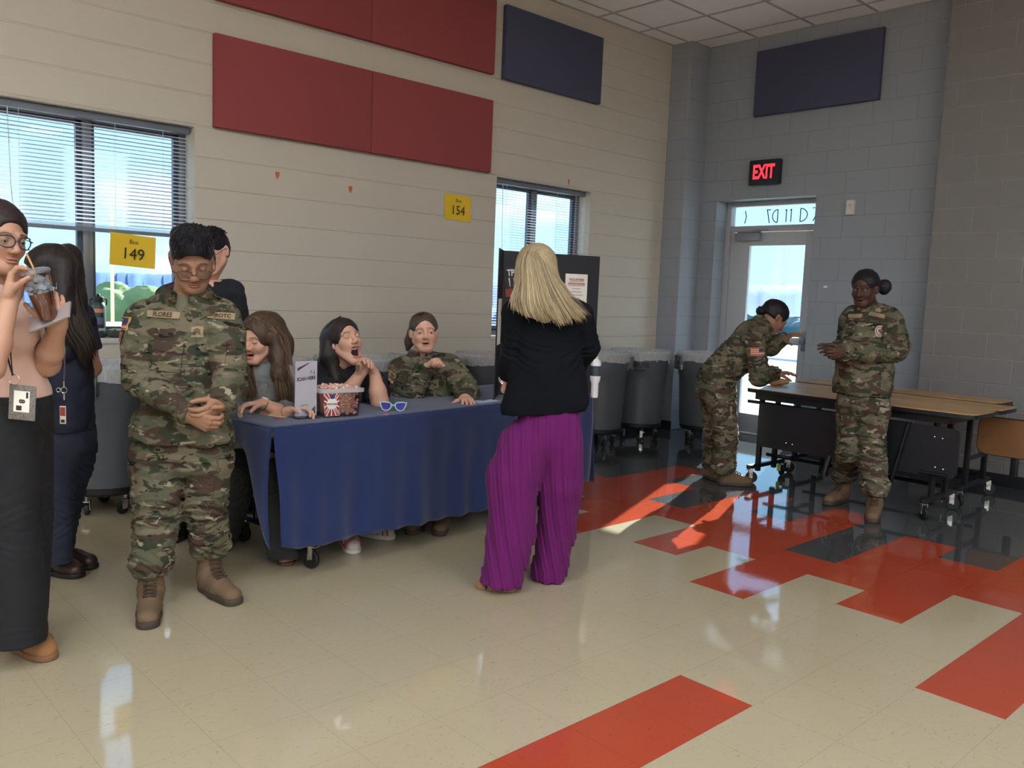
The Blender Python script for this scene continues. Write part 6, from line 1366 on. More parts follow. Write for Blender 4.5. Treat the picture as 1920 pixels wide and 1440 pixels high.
    m = MB(); m.box(c0-n_*.0046*np.sign(n_[2]) if False else c0+n_*.0048, (.142, .067, .001), R=R); m.build('screen', mat('phone_screen', (30, 32, 38), .1), ph, off=c0)
def shoe(root, heel, toe, off, mu, ms, k=1.0, low=.085, name='shoe'):
    heel = np.array(heel, float)*[1, 1, 0]; f = np.array(toe, float)*[1, 1, 0]-heel; L_ = np.linalg.norm(f); f = unit(f); r = np.cross(f, UP); P = lambda a, b, c: heel+f*a+r*b+UP*c; ln = max(L_, .22)
    s = S(.004); s.cap(P(.045, 0, .05), P(.04, 0, .035), .040, .038, k=.02); s.cap(P(.05, 0, low-.03), P(.14, 0, .045), .038, .040, k=.03); s.cap(P(.13, 0, .04), P(ln-.046, 0, .034), .044, .040, k=.02, flat=(UP, 1.1)); s.cut(P(0, 0, .018), (0, 0, -1)); s.cut(P(0, 0, low+.03), (0, 0, 1)); V, Q = s.mesh(); b = np_mesh(name, [(V, Q)], mu, root, off)
    s = S(.004); s.cap(P(.042, 0, .012), P(.15, 0, .012), .041, .042, k=.02); s.cap(P(.13, 0, .012), P(ln-.045, 0, .012), .046, .044, k=.02); s.cut(P(0, 0, .024), (0, 0, 1)); s.cut(P(0, 0, .001), (0, 0, -1)); V, Q = s.mesh(); np_mesh('sole', [(V, Q)], ms, b, off); return b
coffee_woman()

# ---- 3: long-haired woman in navy behind her
def navy_woman():
    D = 3.86; p = lambda u, v, d=0.0: at(u, v, D+d); root, off = person('long-haired woman in a navy shirt and jeans looking down, behind the iced coffee', at(110, 1070, D)); fwd = face_dir(-52)
    J = dict(neck=p(112, 578, .03), chest=p(118, 650, .02), waist=p(115, 720, .02), hip=p(118, 790, .02), sl=p(85, 598, -.08), sr=p(150, 600, .10), el=p(70, 690, -.16), er=p(172, 690, .12), wl=p(48, 640, -.26), wr=p(135, 735, .05))
    legs = [(p(98, 850, -.05), p(103, 960, -.05), at(98, 1052, 3.80)), (p(135, 850, .06), p(115, 960, .1), p(100, 1040, .14))]
    def ex(s): s.cap(p(98, 650, -.10), p(110, 655, -.08), .06, k=.05)
    sh, dc, _ = top('shirt', root, off, mat('navy_cotton', (24, 28, 48), .85, bump=(200, .2, .001)), J, (.160, .148, .150, .062, .060, .05), fwd, hem=p(118, 800)[2], flat=1.3, sleeve=.55, collar_=False, extra=ex)
    tr, dt = trousers(root, off, mat('dark_denim', (34, 40, 58), .85, bump=(260, .3, .001), vary=(5, .25)), p(118, 815, .02), legs, [(.105, .075, .080), (.10, .075, .080)], fwd, top_z=p(0, 790)[2], blouse=False, flat=1.15, pel=.155, amp=.003)
    h = Head(p(92, 514, -.02), basis(face_dir(-52, 14), roll=4), k=1.0, skin='warm', eyes=.0, h=.0035)
    parts = h.parts(J['neck'], .048)
    for a, b, c, rd in (('sl', 'el', 'wl', 0), ('sr', 'er', 'wr', 0)):
        hs = S(.0038); hs.cap(J[a], J[b], .045, .040, k=.02); hs.cap(J[b], J[c], .040, .027, k=.02); hand(hs, J[c], (J[c]-J[b]), UP if a == 'sl' else HF, HF*-1 if a == 'sl' else UP, .5, k=.93); parts.append(skin_part(hs, 'warm'))
    parts.append(core({**J, 'el': None, 'er': None}, legs, 'warm', fwd=fwd, R_=(.13, .12, .12, .045, .04, .03))); np_mesh('body', parts, [M_skin, M_eye], root, off)
    s = S(.0042); hair_cap(h, s, .012, low=.0, line=.066); g1 = [h.w(.02, -.02, .13), h.w(.05, -.10, .05), p(135, 560, .04), p(150, 620, .02), p(158, 665, -.02)]; s.chain(g1[1:], [.065, .060, .050, .025], .03, flat=(HF, 1.2)); s.chain([h.w(-.06, -.06, .04), p(118, 580, -.10), p(140, 640, -.08), p(150, 672, -.06)], [.05, .045, .035, .012], .03); s.disp = wob(5, 50, .003, (1, 1, .2)); V, Q = s.mesh()
    m = MB(); G = [[h.w(-.03, .0, .126), h.w(-.080, -.05, .06), p(122, 560, -.10), p(128, 620, -.15), p(150, 655, -.14), p(160, 690, -.1)], [h.w(0, .0, .13), h.w(-.06, -.09, .06), p(138, 555, -.05), p(150, 600, -.08), p(165, 640, -.08), p(172, 675, -.06)], [h.w(.03, -.02, .13), h.w(.02, -.115, .05), p(148, 560, .05), p(160, 605, .03), p(168, 640, .0), p(170, 660, -.0)]]
    strands(m, G, 240, .0024, 4, .008, wave=.004); np_mesh('hair', [(V, Q, 0, np.full((len(V), 3), .0)), (np.array(m.v), [tuple(f) for f in m.f], 0, np.array(m.col))], hair_mat('hair_brown_ends', (20, 17, 20), (86, 70, 60)), root, off)
    m = MB(); e = p(106, 530, -.13); m.tube([e, e-UP*.018], .001, 4); m.sphere(e-UP*.024, (.004, .004, .008), 8); m.build('earring', M_chrome, root, off=off)
    # belt and purple lanyard
    lo = p(119, 735, -.16); ly = thing('lanyard', 'purple lanyard with keys and an ID tag on the woman in navy', 'lanyard', tuple(lo)); m = MB(); pt = [p(112, 590, -.15), p(119, 630, -.19), p(121, 680, -.20), p(120, 712, -.20)]; m.tube([lerp_path(pt, i/10) for i in range(11)], .011, 6, flat=.2); m.build('strap', mat('lanyard_purple', (92, 70, 104), .7), ly, off=lo)
    m = MB(); q = p(120, 722, -.2); m.tube([q+UP*.018, q-UP*.012], .003, 6); m.tube([q-UP*.022+.013*(RH*math.cos(a)+UP*math.sin(a)) for a in np.linspace(0, 2*PI, 17)], .002, 5, cap=False); m.tube([q-UP*.022-RH*.024+.009*(RH*math.cos(a)+UP*math.sin(a)) for a in np.linspace(0, 2*PI, 15)], .002, 5, cap=False); m.tube([q-UP*.03, q-UP*.065], .003, 6); m.build('key_rings', M_chrome, ly, off=lo)
    R = np.stack([RH, HF, UP], 1); m = MB(); q = p(118, 778, -.2); m.box(q, (.026, .003, .078), R=R, bev=.001); t_ = m.build('id_tag', mat('paper_white', (226, 220, 212), .8), ly, off=lo); m = MB(); m.box(q+UP*.015-HF*.002, (.022, .001, .038), R=R); m.build('tag_band', mat('tag_red', (160, 60, 56), .6), t_, off=lo, smooth=None); m = MB(); m.box(q-UP*.027-HF*.002, (.016, .001, .014), R=R); m.build('tag_print', mat('ink_black', (40, 38, 30), .7), t_, off=lo, smooth=None)
    bm_ = mat('dark_brown_leather', (52, 34, 30), .4); sm_ = mat('boot_sole_dark', (26, 22, 22), .6); shoe(root, onz(84, 1072), onz(156, 1084), off, bm_, sm_, 1.0, name='boot'); q = p(95, 1060, .16)*[1, 1, 0]; shoe(root, q, q+RH*.25-HF*.05, off, bm_, sm_, name='boot')
navy_woman()

# ---- 4: young man in black behind the cadet
def man_in_black():
    D = 4.62; p = lambda u, v, d=0.0: at(u, v, D+d); root, off = person('young man in a black T-shirt mostly hidden behind the bowed cadet', at(375, 1000, D)); fwd = face_dir(8)
    J = dict(neck=p(380, 532, .02), chest=p(375, 600, .02), waist=p(372, 680, .02), hip=p(372, 740, .02), sl=p(322, 556, .0), sr=p(433, 552, .0), el=p(312, 640, .02), er=p(446, 635, .05), wl=p(318, 715, -.05), wr=p(430, 700, .0))
    legs = [(p(352, 780), p(350, 870), p(350, 975)), (p(392, 780), p(392, 870), p(390, 975))]
    top('t_shirt', root, off, mat('black_cotton', (20, 22, 30), .9), J, (.17, .16, .165, .066, .066, .055), fwd, hem=p(372, 755)[2], sleeve=.85, collar_=False, h=.0065)
    trousers(root, off, mat('black_trousers', (16, 17, 22), .85), p(372, 760), legs, [(.1, .078, .07)]*2, fwd, blouse=False, pel=.15, h=.007)
    h = Head(p(398, 472, -.02), basis(face_dir(-14, 18), roll=-6), k=1.02, skin='pink', eyes=.4, brow=(50, 38, 32), h=.004); parts = h.parts(J['neck'], .054)
    for a, b, c in (('sl', 'el', 'wl'), ('sr', 'er', 'wr')): hs = S(.005); hs.cap(J[a], J[b], .045, .04); hs.cap(J[b], J[c], .04, .028); hand(hs, J[c], J[c]-J[b], RH if a == 'sl' else -RH, -HF, .4); parts.append(skin_part(hs, 'pink'))
    parts.append(core({**J, 'el': None, 'er': None}, legs, 'pink', fwd=fwd, R_=(.13, .12, .12, .045, .04, .03))); np_mesh('body', parts, [M_skin, M_eye], root, off)
    V, Q, m = hair_short(h, 7, 260); np_mesh('hair', [(V, Q, 0, np.full((len(V), 3), .4)), (np.array(m.v), [tuple(f) for f in m.f], 0, np.array(m.col))], hair_mat('hair_black', (14, 14, 18), (40, 38, 44)), root, off)
    glasses(h, root, off, (46, 46, 56), rect=True, drop=.004)
    bm_ = mat('black_leather', (22, 22, 24), .4)
    for a, b, c in legs: q = c*[1, 1, 0]+HF*.05; shoe(root, q, q-HF*.26, off, bm_, mat('boot_sole_dark', (26, 22, 22), .6))
man_in_black()

# ---- 5: seated woman in a denim shirt
def denim_woman():
    D = 4.42; p = lambda u, v, d=0.0: at(u, v, D+d); root, off = person('seated woman in a pale denim shirt with long wavy brown hair, forearms on the table', at(487, 1040, D)); fwd = face_dir(-12)
    J = dict(neck=p(490, 690, .03), chest=p(492, 745, .02), waist=p(485, 800, .03), hip=p(480, 848, .06), sl=p(443, 716, .0), sr=p(540, 710, .02), el=p(438, 795, -.12), er=p(560, 782, -.10), wl=p(545, 772, -.26), wr=p(490, 757, -.28))
    legs = [(p(462, 862, .02), p(440, 900, -.20), at(418, 1010, 4.42)), (p(500, 862, .02), p(508, 868, -.26), p(532, 1042, -.29))]
    def ex(s): s.cap(p(470, 760, -.05), p(510, 758, -.05), .075, k=.05)
    sh, dc, _ = top('denim_shirt', root, off, mat('pale_denim', (118, 120, 120), .9, bump=(300, .3, .001), vary=(4, .22)), J, (.175, .155, .150, .062, .056, .046), fwd, hem=p(480, 870)[2], flat=1.25, sleeve=1.45, collar_=.062, extra=ex, h=.0052)
    h = Head(p(486, 636, -.03), basis(face_dir(-20, 8), roll=3), k=1.02, skin='light', eyes=.0, mouth=.35, lip=(160, 70, 66), brow=(70, 50, 40), h=.0030)
    parts = h.parts(J['neck'], .050)
    hs = S(.003); a = J['wl']+(J['el']-J['wl'])*.72; hs.cap(J['el'], J['wl'], .040, .028, k=.02); hand(hs, J['wl'], p(575, 770, -.27)-J['wl'], -UP, HF*-.3+UP*.2, .5, k=.93); parts.append(skin_part(hs, 'light'))
    hs = S(.003); hs.cap(J['er'], J['wr'], .040, .027, k=.02); hand(hs, J['wr'], p(452, 762, -.36)-J['wr'], -UP+HF*.1, UP*.25-HF, [.35, .45, .5, .55], k=.97, thumb=(.8, .5, .3)); parts.append(skin_part(hs, 'light'))
    parts.append(core(J, legs, 'light', fwd=fwd, R_=(.14, .12, .12, .045, .04, .03))); np_mesh('body', parts, [M_skin, M_eye], root, off)
    # rolled sleeve ends: forearms bare, cuffs at mid forearm
    for e_, w_ in (('el', 'wl'), ('er', 'wr')):
        d = J[w_]-J[e_]; c = J[e_]+d*.42; s = S(.004); s.cap(c-d*.09, c+d*.07, .050, .046, k=.01); s.cut(c+d*.09, d, rad=.09); s.disp = wob(7, 40, .003); V, Q = s.mesh(); np_mesh('rolled_cuff', [(V, Q)], mat('pale_denim_inside', (150, 160, 168), .9, bump=(300, .3, .001)), root, off)
    trousers(root, off, mat('dark_grey_trousers', (44, 46, 44), .85, bump=(200, .2, .001)), p(482, 850, .06), legs, [(.105, .085, .075), (.10, .085, .078)], fwd, blouse=False, pel=.16, h=.006, top_z=p(480, 838)[2])
    # hair
    s = S(.0042); hair_cap(h, s, .020, low=-.01, line=.060); s.chain([h.w(-.02, -.07, .05), h.w(-.04, -.10, -.05), p(525, 700, .06), p(535, 735, .05)], [.075, .075, .06, .03], .04); s.chain([h.w(-.09, -.0, .03), h.w(-.105, .0, -.06), p(524, 700, -.10), p(530, 745, -.13)], [.025, .034, .036, .012], .03); s.disp = wob(5, 35, .005, (1, 1, .3)); V, Q = s.mesh()
    m = MB(); w = h.w
    G = [[w(-.015, .055, .122), w(-.080, .030, .07), w(-.098, .005, -.01), w(-.112, .01, -.09), p(518, 705, -.13), p(520, 735, -.16), p(530, 762, -.15)], [w(-.02, .03, .128), w(-.095, .01, .06), w(-.118, -.02, -.03), w(-.13, -.0, -.10), p(535, 705, -.06), p(545, 730, -.12), p(538, 765, -.14)], [w(-.01, -.03, .128), w(-.08, -.08, .06), w(-.11, -.10, -.04), w(-.12, -.08, -.12), p(548, 700, .04), p(550, 720, .02), p(552, 735, .02)]]
    strands(m, G, 260, .0030, 6, .008, wave=.012, steps=18)
    G = [[w(-.01, .07, .116), w(.06, .055, .07), w(.09, .0, .0), w(.085, .0, -.09), p(452, 705, -.10), p(462, 730, -.14), p(455, 745, -.15)], [w(0, .02, .128), w(.08, .0, .06), w(.10, -.03, -.03), w(.09, -.03, -.12), p(470, 705, -.12), p(475, 738, -.17), p(468, 750, -.16)]]
    strands(m, G, 90, .0030, 7, .007, wave=.010, steps=16)
    np_mesh('hair', [(V, Q, 0, np.full((len(V), 3), .1)), (np.array(m.v), [tuple(f) for f in m.f], 0, np.array(m.col))], hair_mat('hair_brown_wavy', (34, 26, 24), (136, 108, 84)), root, off)
    # shirt front and buttons
    m = MB(); dc.patch(m, p(489, 752, -.15), RH, UP+RH*.03, .030, .19, HF, off=.003, nx=3, ny=14); m.build('button_placket', mat('pale_denim', (112, 124, 136)), sh, off=off)
    for (u, v) in ((462, 720), (515, 720)):
        m = MB(); pocket(dc, m, p(u, v+14, -.15), RH, UP, .085, .095, HF); m.build('chest_pocket', mat('pale_denim', (112, 124, 136)), sh, off=off)
        m = MB(); q = dc.proj([p(u, v, -.15)], HF, .012)[0]; m.sphere(q, .0055, 10); m.build('snap_button', mat('pearl', (206, 206, 204), .25), sh, off=off)
    # watch and bracelet
    d = unit(J['wr']-J['er']); q = J['wr']-d*.012; e1 = unit(np.cross(d, UP)); e2 = np.cross(e1, d); m = MB(); m.tube([q+(e1*math.cos(a)+e2*math.sin(a)*.85)*.0285 for a in np.linspace(0, 2*PI, 25)], .0055, 6, cap=False); wt = m.build('watch', mat('watch_gold', (176, 160, 130), .25, metal=.8), root, off=off); m = MB(); m.lathe([(0, 0), (.016, 0), (.017, .004), (.014, .008), (0, .008)], q+e2*.026+e1*0, 20, np.stack([d, e1, e2], 1), cap=False); m.build('watch_face', mat('watch_dial', (220, 212, 190), .2), wt, off=off)
    d = unit(J['wl']-J['el']); q = J['wl']-d*.03; e1 = unit(np.cross(d, UP)); e2 = np.cross(e1, d); m = MB(); m.tube([q+(e1*math.cos(a)+e2*math.sin(a))*.030 for a in np.linspace(0, 2*PI, 25)], .0018, 6, cap=False); m.build('bracelet', mat('watch_gold', (176, 160, 130)), root, off=off)
    # sandals
    for (a, b) in ((onz(540, 1048), onz(534, 1066)), (at(418, 1025, 4.40), at(412, 1025, 4.16))):
        a = a*[1, 1, 0]; f = unit((np.array(b)-np.array(a))*[1, 1, 0]); toe = a+f*.10; heel = a-f*.13; s = S(.0035); s.cap(heel+UP*.035, a+UP*.035, .032, .032, k=.02); s.cap(a+UP*.04, toe-f*.03+UP*.026, .034, .026, k=.02, flat=(UP, 1.3)); r_ = np.cross(f, UP)
        for i in range(5): s.cap(toe-f*.03+r_*(.024-.012*i)+UP*.026, toe+f*(.008-.007*abs(i-1))+r_*(.026-.013*i)+UP*.022, .0095 if i else .012, .008, k=.003)
        V, Q = s.mesh(); np_mesh('foot', [(V, Q, 0, np.tile(np.array(SK['warm']), (len(V), 1)))], [M_skin], root, off)
        s = S(.004); s.cap(heel+UP*.008, toe-f*.02+UP*.008, .036, .044, k=.01); s.cut(np.array([0, 0, .016]), (0, 0, 1)); s.cut(np.array([0, 0, .001]), (0, 0, -1)); V, Q = s.mesh(); so = np_mesh('sandal', [(V, Q)], mat('sandal_brown', (92, 56, 46), .5), root, off)
        m = MB()
        for t in (-.035, -.07): m.tube([toe+f*t-r_*.042+UP*.012, toe+f*t-r_*.03+UP*.045, toe+f*t+UP*.060, toe+f*t+r_*.03+UP*.045, toe+f*t+r_*.042+UP*.012], .006, 6, flat=.4)
        m.build('sandal_strap', mat('sandal_brown', (92, 56, 46)), so, off=off)
denim_woman()

# ---- 6: laughing woman
def laughing_woman():
    D = 4.80; p = lambda u, v, d=0.0: at(u, v, D+d); root, off = person('seated woman in a black T-shirt laughing with mouth wide open, hands clasped', at(645, 1000, D)); fwd = face_dir(15)
    J = dict(neck=p(642, 694, .05), chest=p(645, 740, .04), waist=p(642, 790, .06), hip=p(642, 830, .08), sl=p(596, 716, .02), sr=p(700, 716, .04), el=p(640, 752, -.16), er=p(712, 752, -.13), wl=p(676, 701, -.17), wr=p(702, 700, -.15))
    legs = [(p(615, 845, .05), p(622, 850, -.32), p(655, 985, -.36)), (p(665, 845, .05), p(690, 850, -.30), p(700, 975, -.30))]
    top('t_shirt', root, off, mat('black_cotton', (20, 22, 30), .9), J, (.17, .165, .160, .070, .070, .06), fwd, sleeve=.62, collar_=False, h=.006, flat=1.2)
    h = Head(p(647, 641, -.02), basis(face_dir(40, -22), roll=-6), k=1.08, skin='light', eyes=.0, mouth=1.5, gape=1.1, brow=(64, 46, 38), lip=(170, 92, 88), h=.0033)
    parts = h.parts(J['neck'], .052)
    for a, b, c, q in (('sl', 'el', 'wl', 1), ('sr', 'er', 'wr', -1)):
        hs = S(.0032); hs.cap(J[a], J[b], .055, .048, k=.02); mid = J[b]+(J[c]-J[b])*.35; hs.cap(J[b], mid, .046, .045, k=.02); hs.cap(mid, J[c], .045, .029, k=.02)
        if q > 0: hand(hs, J[c], p(688, 676, -.21)-J[c], RH*.8-HF*.1, UP*.6-HF*.5, [.55, .75, .8, .8], k=.95, spread=.25, thumb=(.7, .5, .2))
        else: hand(hs, J[c], p(684, 674, -.17)-J[c], -RH*.8-HF*.2, UP*.6-HF*.5, [.60, .8, .85, .85], k=.95, spread=.25, thumb=(.7, .5, .2))
        parts.append(skin_part(hs, 'light'))
    parts.append(core({**J, 'el': None, 'er': None}, legs, 'light', fwd=fwd, R_=(.14, .13, .13, .045, .04, .03))); s = S(.004); s.cap(J['neck']-UP*.07-HF*.03, J['neck'], .075, .056, k=.03); parts.append(skin_part(s, 'light')); np_mesh('body', parts, [M_skin, M_eye], root, off)
    trousers(root, off, mat('black_trousers', (16, 17, 22)), p(642, 838, .08), legs, [(.10, .08, .06)]*2, fwd, blouse=False, pel=.16, h=.008)
    s = S(.0042); hair_cap(h, s, .013, low=-.01, line=.070); s.chain([h.w(.02, -.075, .04), h.w(.03, -.09, -.04), p(610, 690, .06), p(598, 705, .06)], [.075, .070, .055, .03], .04); s.chain([h.w(.075, -.04, .03), h.w(.09, -.05, -.05), p(628, 705, -.05), p(640, 730, -.12)], [.04, .04, .034, .014], .03); s.disp = wob(8, 45, .003, (1, 1, .3)); V, Q = s.mesh(); w = h.w; m = MB()
    G = [[w(.01, .05, .125), w(.07, .0, .095), w(.095, -.05, .0), w(.09, -.06, -.08), p(636, 705, -.08), p(650, 735, -.14)], [w(.0, .0, .13), w(.07, -.06, .08), w(.09, -.10, -.03), p(612, 690, -.04), p(620, 715, -.08), p(625, 738, -.10)], [w(.0, -.04, .12), w(.04, -.12, .06), w(.05, -.14, -.04), p(596, 690, .05), p(590, 705, .06), p(585, 712, .06)]]
    strands(m, G, 220, .0026, 8, .005); np_mesh('hair', [(V, Q, 0, np.full((len(V), 3), .3)), (np.array(m.v), [tuple(f) for f in m.f], 0, np.array(m.col))], hair_mat('hair_dark_straight', (26, 22, 24), (70, 60, 58)), root, off)
    # striped trainers under the cloth
    mu = mat('trainer_white', (196, 184, 180), .7); ms = mat('trainer_sole', (206, 200, 192), .6)
    for a, b in ((onz(650, 1018), onz(664, 1040)), (onz(672, 1002), onz(740, 1012))):
        sh = shoe(root, a, b, off, mu, ms, .95, name='trainer'); f = unit((b-a)*[1, 1, 0]); r_ = np.cross(f, UP); tip = a+f*max(np.linalg.norm((b-a)[:2]), .22); m = MB()
        for t in (-.02, -.05, -.08, -.11, -.14): m.tube([tip+f*t+r_*.047+UP*.03, tip+f*(t-.01)+r_*.035+UP*.058, tip+f*(t-.02)+UP*.072+r_*.0, tip+f*(t-.03)-r_*.035+UP*.058, tip+f*(t-.035)-r_*.047+UP*.03], .0075, 6, flat=.4)
        m.build('red_stripes', mat('trainer_red', (150, 44, 54), .7), sh, off=off); m = MB(); m.box(tip-f*.15+UP*.082, (.05, .06, .02), R=np.stack([f, r_, UP], 1), bev=.006); m.build('blue_tongue', mat('trainer_blue', (36, 40, 84), .7), sh, off=off)
laughing_woman()

# ---- 7: seated officer in camouflage
def seated_officer():
    D = 5.26; p = lambda u, v, d=0.0: at(u, v, D+d); root, off = person('seated woman in camouflage uniform, one fist raised to her collar, other hand on the table', at(800, 980, D)); fwd = face_dir(2)
    J = dict(neck=p(793, 668, .04), chest=p(800, 712, .04), waist=p(802, 765, .06), hip=p(802, 810, .08), sl=p(752, 693, .02), sr=p(846, 690, .03), el=p(766, 752, -.13), er=p(876, 738, -.10), wl=p(800, 690, -.22), wr=p(872, 746, -.26))
    legs = [(p(775, 825, .05), p(775, 830, -.32), p(780, 930, -.32)), (p(830, 825, .05), p(830, 830, -.32), p(830, 930, -.32))]
    jk, dc, _ = top('jacket', root, off, M_camo, J, (.19, .180, .170, .078, .074, .050), fwd, flat=1.2, h=.0055, disp=wob(12, 15, .008, (1, 1, .7), ridged=True, oct=2))
    h = Head(p(795, 624, -.02), basis(face_dir(12, -4), roll=-3), k=1.02, wide=1.06, skin='light', eyes=.55, mouth=.22, gape=.8, brow=(110, 80, 64), iris=(54, 60, 66), lip=(164, 104, 98), h=.0036, jaw=1.1)
    parts = h.parts(J['neck'], .054)
    hs = S(.0034); hand(hs, J['wl'], p(822, 672, -.26)-J['wl'], HF*.8-UP*.5+RH*.2, -UP*.1+HF*.5+RH*.3, [1.3, 1.35, 1.4, 1.45], k=.98, thumb=(.9, .1, .4)); hs.cap(J['el'], J['wl'], .04, .03); parts.append(skin_part(hs, 'light'))
    hs = S(.0034); hand(hs, J['wr'], p(880, 754, -.40)-J['wr'], -UP, -RH*.9-HF*.2, [.30, .25, .22, .25], k=.98, spread=.22, thumb=(.5, .9, .15)); hs.cap(J['er'], J['wr'], .04, .03); parts.append(skin_part(hs, 'light'))
    parts.append(core(J, legs, 'light', fwd=fwd, R_=(.14, .13, .13, .045, .04, .03))); np_mesh('body', parts, [M_skin, M_eye], root, off)
    trousers(root, off, M_camo, p(802, 818, .08), legs, [(.105, .085, .07)]*2, fwd, pel=.17, h=.009)
    for a, b, c in legs: q = c*[1, 1, 0]+HF*.06; boot(root, q, q-HF*.27, off, h=.19)
    s = S(.004); hair_cap(h, s, .006, low=.01, line=.074); s.chain([h.w(.05, -.08, .0), p(768, 640, .06), p(764, 655, .05)], [.045, .03, .012], .02); s.disp = wob(9, 80, .0012, (1, 1, .3)); V, Q = s.mesh(); m = MB(); w = h.w
    strands(m, [[w(.03, .06, .112), w(.07, -.02, .09), w(.07, -.08, .0), p(768, 640, .04), p(764, 656, .04)], [w(.0, .06, .118), w(.03, -.07, .11), w(.04, -.11, .02), p(772, 642, .08), p(768, 656, .07)]], 70, .002, 3, .003); np_mesh('hair', [(V, Q, 0, np.full((len(V), 3), .4)), (np.array(m.v), [tuple(f) for f in m.f], 0, np.array(m.col))], hair_mat('hair_brown_tied', (38, 30, 28), (104, 86, 76)), root, off)
    d = HF
    tape(dc, root, off, 'U.S. AIR FORCE', p(832, 702, -.16), unit(RH+UP*.16), UP-RH*.16, d, w=.13, h=.026, col=mat('tape_brown', (88, 70, 58), .9), ts=.015, ink=(50, 34, 30))
    m = MB(); dc.patch(m, p(814, 722, -.16), RH, UP, .042, .052, d, off=.004, nx=4, ny=4); o = m.build('rank_tab', mat('tab_olive', (124, 116, 82), .9), root, off=off); m = MB(); dc.shape(m, [(.008*math.cos(a), .008*math.sin(a)) for a in np.linspace(0, 2*PI, 13)[:-1]], [tuple(range(12))], p(814, 723, -.16), RH, UP, d, .006); m.build('rank_leaf', mat('tape_ink_50', (50, 34, 30), .8), o, off=off, smooth=None)
    sd = unit(HF+RH*.9); c = p(744, 706, -.02); e_ = unit(np.cross(UP, sd))*-1; flag(dc, root, off, c, e_-UP*.3, UP+e_*.3, sd, .085, .055, dull=True)
    m = MB(); c = p(752, 720, -.05); dc.patch(m, c, e_-UP*.3, UP+e_*.3, .07, .07, sd, off=.003); o = m.build('unit_patch', mat('patch_brown', (62, 44, 40), .8), root, off=off); m = MB(); q = dc.proj([c+UP*.012], sd, .006)[0]; m.sphere(q, .006, 8); m.build('patch_stud', mat('pearl', (206, 206, 204), .25), o, off=off)
    m = MB(); pocket(dc, m, p(838, 730, -.16), RH, UP, .10, .10, d); m.build('chest_pocket', M_camo, jk, off=off)
    # collar flaps
    m = MB()
    for u0, q in ((778, -1), (822, 1)): dc.patch(m, p(u0, 690, -.16), RH+UP*.5*q, UP-RH*.5*q, .06, .07, d, off=.008, nx=4, ny=4, thick=.004)
    m.build('collar_flaps', M_camo, jk, off=off)
seated_officer()

